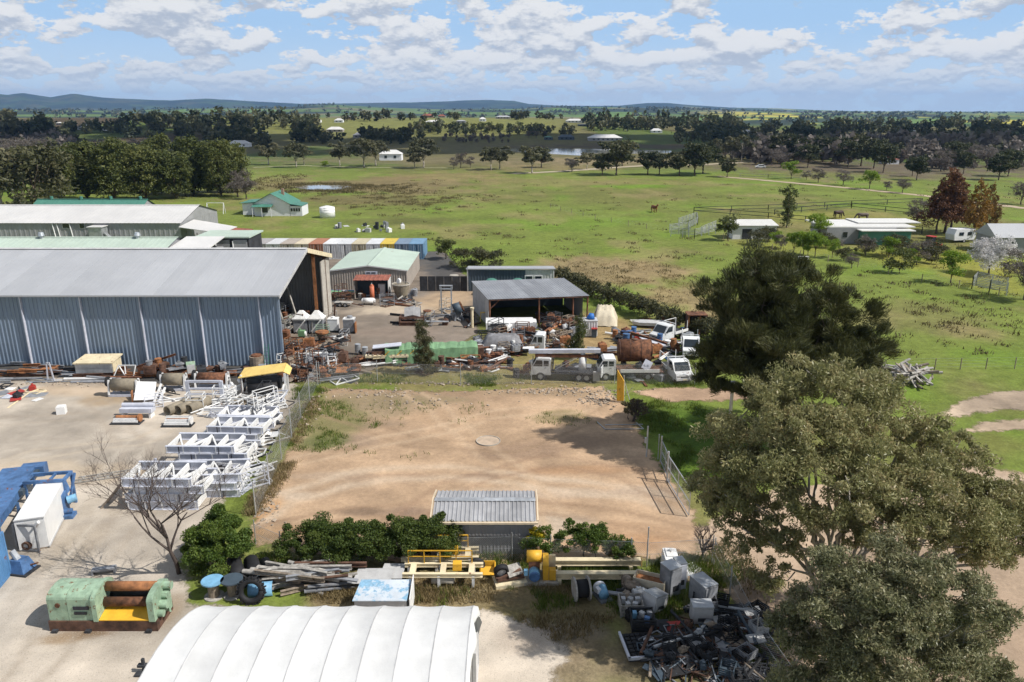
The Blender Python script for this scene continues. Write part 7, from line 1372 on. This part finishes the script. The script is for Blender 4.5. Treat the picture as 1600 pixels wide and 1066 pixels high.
for x in (-.36, .36): P(t, 'flange', MB().cyl((x-.04, 0, .62), (x+.04, 0, .62), .62, n=26), M['timber2'])
P(t, 'cable', MB().cyl((-.32, 0, .62), (.32, 0, .62), .46, n=22), M['black'], True)
p = g(943, 935); t = T('blue_pump', 'light blue motor pump on a plate in the grass', 'pump', p, .4); P(t, 'motor', MB().cyl((-.1, -.2, .33), (.1, .4, .36), .25, n=16), M['ltblue'], True); P(t, 'volute', MB().cyl((0, .4, .35), (.02, .55, .36), .34, n=16), M['plastic']); P(t, 'plate', MB().box((0, .1, .05), (.7, 1.0, .1)), M['grey']); P(t, 'box', MB().box((-.28, .1, .5), (.2, .3, .25)), M['plastic'])
def freezer(label, px, py, rz, s, mk, op=False, tip=0):
    t = T('steel_cabinet', label, 'cabinet', g(px, py), rz); t.rotation_euler = (0, tip, rz); P(t, 'body', MB().box((0, 0, s[2]/2), s), M[mk]); P(t, 'top', MB().box((0, 0, s[2]+.02), (s[0]+.03, s[1]+.03, .05)), M['galv']); P(t, 'door', MB().box((0, -s[1]/2-.03, s[2]/2), (s[0]-.08, .05, s[2]-.1)), M['ltgrey' if op else mk]); P(t, 'panel', MB().box((0, -s[1]/2-.06, s[2]*.3), (s[0]*.5, .02, s[2]*.2)), M['dark'])
freezer('tall steel cabinet standing over the open chest', 1046, 925, .5, (.75, .8, 1.6), 'grey'); freezer('tall dark steel cabinet apart in the long grass', 1097, 940, .45, (.8, 1.2, 1.25), 'grey'); freezer('low steel cabinet with ribbed door below the tall one', 1095, 968, 0, (1.0, .7, .9), 'ltgrey', True); freezer('white cabinet fallen against the open chest', 1020, 950, .75, (1.0, .8, .8), 'ltgrey', True, .25); freezer('pair cabinet leaning behind the tall steel one', 1060, 915, .2, (.5, .7, 1.5), 'lilac')
p = g(1015, 922); t = T('open_chest', 'open chest freezer with orange stained lining', 'chest', p, -.4)
for a in (((0, -.4, .4), (1.6, .06, .8)), ((0, .4, .4), (1.6, .06, .8)), ((-.8, 0, .4), (.06, .8, .8)), ((.8, 0, .4), (.06, .8, .8))): P(t, 'side', MB().box(*a), M['canvas'])
P(t, 'lining', MB().box((0, 0, .35), (1.5, .74, .5)), M['orust'])
p = g(1008, 1032); t = T('battery_tray', 'large tray frame with rows of dark cells', 'tray', p, .12); P(t, 'rim', MB().box((-.75, .85, .2), (.1, 1.9, .14)).box((0, -.05, .2), (1.6, .1, .14)), M['lilac']); P(t, 'base', MB().box((0, .85, .08), (1.5, 1.8, .12)), M['dark'])
for i in range(5):
    for j in range(6): P(t, 'cell', MB().box((-.5+i*.26, .15+j*.27, .2), (.2, .2, .14)), M['black'])
for px, py, lb in ((1003, 978, 'blue and black crate of bottles by the battery tray'), (985, 955, 'pallet holding two pale boxes')):
    t = T('loaded_crate', lb, 'crate', g(px, py)); P(t, 'crate', scrap_mesh('crate', 0, 'dark' if px > 1000 else 'timber2')[0], None)
    for k in range(5): P(t, 'content', MB().box((-.35+.18*k, .2*((-1)**k), .5), (.2, .25, .3), .4*k), M[('ltblue', 'dark', 'ltgrey', 'blue', 'grey')[k] if px > 1000 else 'ltgrey'])
for px, py, lb in ((1175, 965, 'flat white box lying in the dark grass'), (1128, 978, 'second flat white box near the low cabinet'), (1088, 1012, 'white rectangular sheet tossed on the dark heap'), (1180, 1008, 'pale square sheet beyond the dark heap')): ONE('flat_box', lb, 'panel', MB().box((0, 0, .35), (.85, .5, .08), .2, .25), M['ltgrey'], g(px, py))
ONE('red_sheet', 'crumpled red sheet at the edge of the dark heap', 'sheet', MB().add([(-.6, 0, .1), (.15, -.3, .15), (.6, .2, .4), (0, .2, .35), (-.35, .3, .25)], [(0, 1, 3), (1, 2, 3), (0, 3, 4)]), M['red'], g(1046, 985))
h17 = Heap('on the truck trays and ground between the old trucks', 17, .5)
for px, py in ((885, 592), (900, 590), (912, 592), (1000, 594), (1015, 592), (1030, 590)):
    p = g(px, py)+Vector((0, 1.0, 0)); o = h17.drop(h17.r.choice(['box', 'frame', 'plate', 'motor']), p.x, p.y, h17.r.choice(['dark', 'rust', 'grey'])); o.location.z = .92
h7b = Heap('in the long scrap row beside the tarped conveyor', 18, 1.0)
h7b.fill([(555, 545, 600, 570, 2), (640, 575, 700, 585, 2), (745, 535, 800, 560, 4), (690, 560, 800, 580, 3)], 60, ['beam', 'pipe', 'frame', 'rack', 'box', 'plate', 'drum'], ['rust', 'rust2', 'dark', 'white', 'orust', 'galv', 'grey'], .1, .5)
# firewood pile in the paddock
hw = Heap('in the old timber pile on the green paddock', 21); c_ = g(1418, 592)
for k in range(80): hw.drop('timber' if k % 3 else 'pipe', c_.x+hw.r.gauss(0, .8), c_.y+hw.r.gauss(0, 1.0), hw.r.choice(['timber2', 'timber2', 'timber']), hw.r.uniform(0, 3.1), None, .35)
# ================================================================== right hand farm
def house(label, px, py, wpx, hpx, roof, wall, name='farm_house', grp=None, hip=False, depth=None, cat='house'):
    loc, s = far(px, py); Wd = wpx/s; H = max(2.2, hpx/s*.5); d = depth or min(max(6, Wd*.5), 12); rg = min(hpx/s, H+d*.32); t = T(name, label, cat, loc, 0, grp); w2 = Wd/2
    P(t, 'wall', MB().box((0, d/2, H/2), (Wd*.96, d*.96, H)), M[wall]); i_ = d*.5 if hip else 0
    P(t, 'roof', MB().add([(-w2, -.3, H-.05), (w2, -.3, H-.05), (w2, d+.3, H-.05), (-w2, d+.3, H-.05), (-w2+i_, d/2, rg), (w2-i_, d/2, rg)], [(0, 1, 5, 4), (1, 2, 5), (2, 3, 4, 5), (3, 0, 4), (3, 2, 1, 0)]), M[roof])
    n = max(2, int(Wd/4))
    for k in range(n): P(t, 'window', MB().box((-w2*.8+1.6*w2*(k+.5)/n, d*.02-.04, H*.55), (min(1.3, Wd/n*.4), .08, H*.4)), M['glass'])
    return t
FH = [('white_roof', 0)]
p, s = far(1372, 384); t = T('farm_house', 'low farm house with flat white roofs beside the russet trees', 'house', p); M['flatroof'] = mat('flat_white_roof', (.66, .65, .62), .5, var=.06)
sc_ = s
P(t, 'wall', MB().box((-2.5, 6, 1.5), (13, 8, 3.0)), M['wallgrey']); P(t, 'front_wall', MB().box((1.5, 2.4, 1.3), (9, 4.2, 2.6)), M['roofdkgreen']); P(t, 'roof', MB().box((-1.0, 7, 3.1), (17, 10, .2)), M['flatroof']); P(t, 'wing_roof', MB().box((4.5, 9, 3.35), (12, 6, .16)), M['flatroof']); P(t, 'front_roof', MB().box((1.5, 2.2, 2.72), (10, 5.0, .16)), M['flatroof']); P(t, 'window', MB().box((-5.5, 1.97, 1.7), (.8, .08, 1.0)), M['glass'])
t = house('grey roofed house at the end of the farm garden', 1606, 396, 110, 50, 'roofgrey', 'wallgrey'); 
p, s = far(1178, 374); t = T('farm_shed', 'small white farm shed among dark shrubs', 'shed', p); P(t, 'wall', MB().box((0, 2, 1.3), (8.4, 4, 2.6)), M['wallwhite']); P(t, 'roof', MB().slab((-4.5, -.4, 2.6), (4.5, -.4, 2.6), (4.5, 4.4, 3.2), (-4.5, 4.4, 3.2), .1), M['flatroof']); P(t, 'opening_shade', MB().box((-1.5, -.03, 1.0), (1.8, .08, 2.0)), M['dark']); P(t, 'door', MB().box((2.2, -.03, 1.0), (1.0, .08, 2.0)), M['ltgrey'])  # dark slab on the solid wall stands in for a doorway's shade
p, s = far(1455, 392); t = T('red_tractor', 'red tractor parked beside the farm house', 'tractor', p, R(-60)); P(t, 'bonnet', MB().box((.9, 0, 1.1), (1.5, .7, .7)), M['red']); P(t, 'cab_roof', MB().box((-.4, 0, 2.5), (1.4, 1.3, .12)), M['red']); P(t, 'cab', MB().box((-.4, 0, 1.75), (1.2, 1.1, 1.4)), M['glass']); P(t, 'chassis', MB().box((.3, 0, .75), (2.6, .5, .4)), M['dark'])
for s_ in (-1, 1): wheel(t, (-.6, s_*.85, .8), .8, .4); wheel(t, (1.3, s_*.7, .5), .5, .3)
p, s = far(1499, 378); t = T('white_caravan', 'white caravan beside the russet trees', 'caravan', p, R(15)); P(t, 'body', MB().ext([(-2.3, -1.1, .5), (2.2, -1.1, .5), (2.5, -1.1, 1.2), (2.2, -1.1, 2.5), (-2.1, -1.1, 2.6), (-2.5, -1.1, 1.6)], (0, 2.2, 0)), M['wallwhite']); P(t, 'window', MB().box((-.9, -1.13, 1.7), (1.0, .06, .6)), M['glass']); P(t, 'window', MB().box((1.0, -1.13, 1.7), (.9, .06, .6)), M['glass']); P(t, 'drawbar', MB().bar((2.3, 0, .5), (3.6, 0, .45), .1), M['dark'])
for s_ in (-1, 1): wheel(t, (0, s_*1.0, .35), .35, .2)
def railfence(label, pts, h=1.3, rails=3, m='dark', step=2.4, name='rail_fence', w_=.10):
    pts = [far(*p)[0] for p in pts]; base = pts[0]; t = T(name, label, 'fence', base)
    for a, b in zip(pts[:-1], pts[1:]):
        a, b = a-base, b-base; n = max(1, round((b-a).length/step))
        for i in range(n+1): q = a.lerp(b, i/n); P(t, 'post', MB().box((q.x, q.y, h/2), (w_*1.4, w_*1.4, h)), M[m])
        for k in range(rails): z = h*(.35+.6*k/max(1, rails-1)); P(t, 'rail', MB().bar((a.x, a.y, z), (b.x, b.y, z), w_*.5, w_*1.2), M[m])
    return t
railfence('dark rail fence round the far side of the horse paddock', [(1084, 333), (1200, 329), (1330, 322), (1440, 318)], 1.4, 2, 'dark', 9)
railfence('dark rail fence round the near side of the horse paddock', [(1084, 333), (1200, 342), (1320, 354), (1440, 366)], 1.4, 2, 'dark', 8)
railfence('dark rail fence dividing the horse paddock', [(1210, 336), (1330, 326), (1440, 338), (1460, 345)], 1.4, 2, 'dark', 8)
railfence('galvanised cattle panels near the blossom tree', [(1518, 452), (1545, 458), (1572, 463)], 1.8, 6, 'galv', 2.2, 'cattle_panel', .07); railfence('galvanised cattle panel return near the blossom tree', [(1518, 452), (1525, 444), (1572, 455)], 1.8, 6, 'galv', 2.2, 'cattle_panel', .07)
for k, a in enumerate([[(1046, 364), (1075, 360), (1090, 352)], [(1048, 370), (1085, 372), (1118, 366)], [(1075, 360), (1076, 371)], [(1090, 352), (1088, 344), (1060, 354)], [(1095, 368), (1118, 358)]]): railfence(['galvanised yard rails round the loading ramp', 'long galvanised yard rails before the stock yard', 'short cross rails in the stock yard', 'tall galvanised rails behind the loading ramp', 'slanting rails at the open end of the stock yard'][k], a, 1.8, 5, 'galv', 2.4, 'stock_yard_rails', .08)
def animal(label, px, py, L, coat, rz, graze=True, cat='cow'):
    p, s = far(px, py); t = T('cow' if cat == 'cow' else 'horse', label, cat, p, rz); h = L*.62; mb = MB()
    prof = [(-.50, .80, .10), (-.46, .84, .20), (-.25, .80, .27), (.05, .76, .29), (.30, .80, .27), (.42, .86, .20), (.52, .80 if graze else 1.0, .14), (.64, .55 if graze else 1.18, .10), (.70, .36 if graze else 1.24, .09), (.80, .22 if graze else 1.12, .06)]
    mb.tube([(x*L, 0, z*h*1.15) for x, z, r in prof], [r*L*.62 for x, z, r in prof], 10)
    for x, y in ((-.36, -.11), (-.36, .11), (.30, -.10), (.30, .10)):
        b = -.05 if x < 0 else .02; mb.tube([(x*L, y*L, h*.85), ((x+b)*L, y*L, h*.48), (x*L, y*L, h*.22), ((x+.02)*L, y*L, 0)], [.10*L, .055*L, .035*L, .04*L], 7)
    for y in (-1, 1): mb.tube([(.66*L, y*.06*L, h*(.62 if graze else 1.45)), (.64*L, y*.13*L, h*(.66 if graze else 1.5))], [.03*L, .01*L], 5)
    mb.tube([(-.5*L, 0, h*.95), (-.56*L, 0, h*.6), (-.55*L, 0, h*.35)], [.03*L, .015*L, .02*L], 5)
    P(t, 'body', mb, coat, True); return t
animal('red brown cow standing alone in the big paddock', 1022, 332, 2.3, mat('red_brown_hide', (.20, .07, .03), .7), R(-70), False); animal('dark brown horse grazing near the rail fence', 1309, 341, 2.4, mat('dark_hide', (.05, .03, .025), .7), R(20), True, 'horse'); animal('grey brown horse grazing beside the dark one', 1347, 345, 2.4, mat('grey_hide', (.13, .10, .085), .7), R(170), True, 'horse')
p, s = far(1188, 263); t = T('parked_car', 'white car parked on the far dirt road', 'car', p, R(175)); P(t, 'body', MB().ext([(-2.2, -.85, .35), (2.2, -.85, .35), (2.25, -.85, .75), (1.3, -.85, .95), (.7, -.85, 1.45), (-1.2, -.85, 1.5), (-2.1, -.85, 1.0)], (0, 1.7, 0)), M['whiteclean']); P(t, 'window', MB().ext([(-1.6, -.87, 1.0), (1.1, -.87, 1.0), (.65, -.87, 1.38), (-1.1, -.87, 1.42)], (0, 1.74, 0)), M['glass'])
for x in (-1.3, 1.4):
    for s_ in (-1, 1): wheel(t, (x, s_*.8, .33), .33, .2)
p = g(1255, 406); ONE('bath_trough', 'small white trough at the edge of the paddock', 'trough', MB().box((0, 0, .25), (1.6, .6, .5)).box((0, 0, .52), (1.7, .7, .06)), M['whiteclean'], p)
# ================================================================== far homesteads
FAR = [
 (610, 253-4, 36, 20, 'roofwhite', 'wallwhite', 'white gabled house behind the pale gums'), (523, 205, 26, 8, 'roofwhite', 'walltan', 'long white roofed house above the dark woodland'), (563, 214, 24, 9, 'roofgrey', 'wallgrey', 'grey roofed house beside the dark woodland'), (408, 212, 18, 8, 'roofwhite', 'wallgrey', 'white roofed shed in front of the dark woodland edge'), (372, 228, 34, 10, 'roofwhite', 'wallwhite', 'white house with sheds below the dark woodland'),
 (529, 190, 14, 7, 'roofwhite', 'wallwhite', 'small white house alone on the bright ridge'), (546, 185, 17, 8, 'roofdark', 'brick', 'dark roofed house on the ridge among gums'), (496, 190, 10, 6, 'roofwhite', 'wallwhite', 'tiny white shed at the end of the woodland on the ridge'), (668, 182, 18, 6, 'rustroof', 'brick', 'brick house with red roof on the ridge'), (690, 182, 12, 5, 'rustroof', 'walltan', 'small tan house beside the red roofed one on the ridge'), (677, 192, 26, 6, 'roofwhite', 'wallwhite', 'long white shed on the ridge slope'), (754, 188, 11, 7, 'roofwhite', 'wallwhite', 'white cottage beside the hedge on the ridge'), (786, 184, 24, 5, 'roofgrey', 'walltan', 'long grey roofed shed at the end of the ridge'), (720, 191, 16, 5, 'roofgrey', 'wallgrey', 'small grey shed next to the dark trees on the ridge slope'),
 (898, 190, 28, 6, 'roofwhite', 'wallwhite', 'wide white house on the green rise above the lake'), (913, 196, 20, 4, 'roofdark', 'walldark', 'low dark shed below the white house on the rise'), (946, 219, 54, 10, 'roofwhite', 'wallgrey', 'very wide house with pale blue white roofs above the lake'), (885, 217, 26, 8, 'walldark', 'walldark', 'dark roofed house above the lake'), (857, 217, 14, 6, 'roofdkgreen', 'walldark', 'small green roofed shed beside the pink trees'), (1026, 206, 18, 7, 'roofwhite', 'wallwhite', 'white house tucked in the dark belt of trees'), (1095, 207, 20, 5, 'roofgrey', 'wallgrey', 'grey roofed house beyond the poplars'), (1168, 206, 10, 5, 'roofwhite', 'wallwhite', 'small white house within the far dark belt'),
 (1208, 226, 18, 7, 'roofwhite', 'wallgrey', 'white roofed shed at the edge of the dark belt'), (1361, 213, 12, 6, 'roofwhite', 'wallwhite', 'small white house deep in the right hand woodland'), (1393, 255, 24, 11, 'rustroof', 'wallwhite', 'white house with orange red roof beyond the dirt road'), (1460, 257, 34, 8, 'flatroof', 'roofdkgreen', 'long pale roofed shed beyond the dirt road'), (1510, 257, 16, 8, 'roofgrey', 'wallwhite', 'grey roofed cottage beside the long pale shed'), (1584, 234, 30, 9, 'roofgrey', 'walltan', 'grey roofed house at the edge of the bare orchard'), (1424, 206, 14, 6, 'roofwhite', 'wallwhite', 'white roof showing above the right hand woodland'),
 (8, 192, 20, 8, 'rustroof', 'wallwhite', 'red roofed house under the tall left hand trees'), (68, 194, 12, 6, 'rustroof', 'walltan', 'tan house with red roof beside the left hand trees'), (92, 194, 10, 5, 'roofwhite', 'walltan', 'small cream house beside the left hand trees'), (130, 201, 22, 8, 'roofwhite', 'wallwhite', 'white bungalow beyond the bare trees'), (165, 203, 10, 4, 'roofwhite', 'wallwhite', 'tiny white shed beyond the bare trees'), (75, 300, 26, 16, 'roofwhite', 'wallwhite', 'white shed half hidden by the dark tree row'), (330, 208, 10, 8, 'roofwhite', 'wallwhite', 'white gable peeping from the dark woodland')]
for px, py, w_, h_, rf_, wl_, lb in FAR: house(lb, px, py+2, w_, h_, rf_, wl_, 'homestead', 'far homesteads', True)
for k in range(9):
    loc, s = far(1060+k*6.2, 223); tree(PR['cyp'][0], 'poplar_tree', 'slim poplar in the avenue above the lake', 'tree', loc, 16/s, k, 'poplar avenue', .45)
plant([PR['haze'][0]], 'pink_blossom_tree', 'leafless rosy tree beside the green roofed shed above the lake', 'tree', [(826, 216, 12), (838, 216, 12), (850, 214, 10)], 'rosy trees above the lake', 1.4)
plant(PR['dbush'], 'garden_tree', 'round dark tree on the slope above the lake', 'tree', [(712, 205, 14), (728, 207, 16), (740, 206, 13), (752, 207, 16), (765, 206, 15), (780, 207, 14), (796, 206, 13), (810, 205, 15), (825, 206, 12), (838, 206, 14), (660, 206, 16), (672, 208, 18), (652, 205, 15), (216, 214, 12), (236, 218, 12), (255, 219, 10)], 'round trees on the slope')
railfence('pale timber rails beside the far dirt road', [(1156, 277), (1200, 279), (1250, 280)], 1.4, 2, 'timber2', 8)
# ================================================================== air and clouds
hb = MB().box((0, 6300, 130), (26000, 13600, 326)); m = bpy.data.materials.new('thin_air'); m.use_nodes = True; t = NT(m.node_tree)
t.n.remove(t.n['Principled BSDF']); pv = t.node('ShaderNodeVolumePrincipled'); pv.inputs['Color'].default_value = (.28, .54, 1, 1); pv.inputs['Density'].default_value = 6e-5; pv.inputs['Anisotropy'].default_value = .1
t.l.new(pv.outputs[0], t.n['Material Output'].inputs['Volume']); S('haze', hb.mesh('haze', m), 'stuff')
def cumulus(sx, sy, rx, ry, z, seed):              # a cloud whose shadow falls about (sx, sy)
    rnd = random.Random(seed); k = z/SDIR.z; c = Vector((sx+SDIR.x*k, sy+SDIR.y*k, z)); mb = MB()
    for i in range(26):
        a = rnd.random()*6.283; q = math.sqrt(rnd.random()); r = (.25+.2*rnd.random())*min(rx, ry)
        p = Vector((rx*q*math.cos(a), ry*q*math.sin(a), rnd.random()*r*.6)); vs = []; fs = []; n, m_ = 10, 6
        for j in range(m_+1):
            ph = math.pi*j/m_
            for s in range(n): th = 2*math.pi*s/n; w_ = 1+.15*rnd.uniform(-1, 1); vs.append(p+Vector((math.sin(ph)*math.cos(th), math.sin(ph)*math.sin(th), math.cos(ph)*(.8 if ph < 1.57 else .3)))*r*w_)
        for j in range(m_):
            for s in range(n): fs.append((j*n+s, (j+1)*n+s, (j+1)*n+(s+1) % n, j*n+(s+1) % n))
        mb.add(vs, fs)
    o = link('cloud', mb.mesh('cloud', M['cloud'], True), None, c); tag(o, 'white fair weather cloud drifting high over the far fields', 'cloud', 'clouds over the far fields', None)
M['cloud'] = mat('cloud_white', (.9, .9, .92), 1, var=.02, bump=0)
for k, a in enumerate([(-120, 540, 200, 100, 700), (140, 570, 220, 110, 700), (330, 620, 180, 150, 720), (-330, 640, 150, 90, 720), (520, 800, 200, 100, 760)]): cumulus(*a, 300+k)
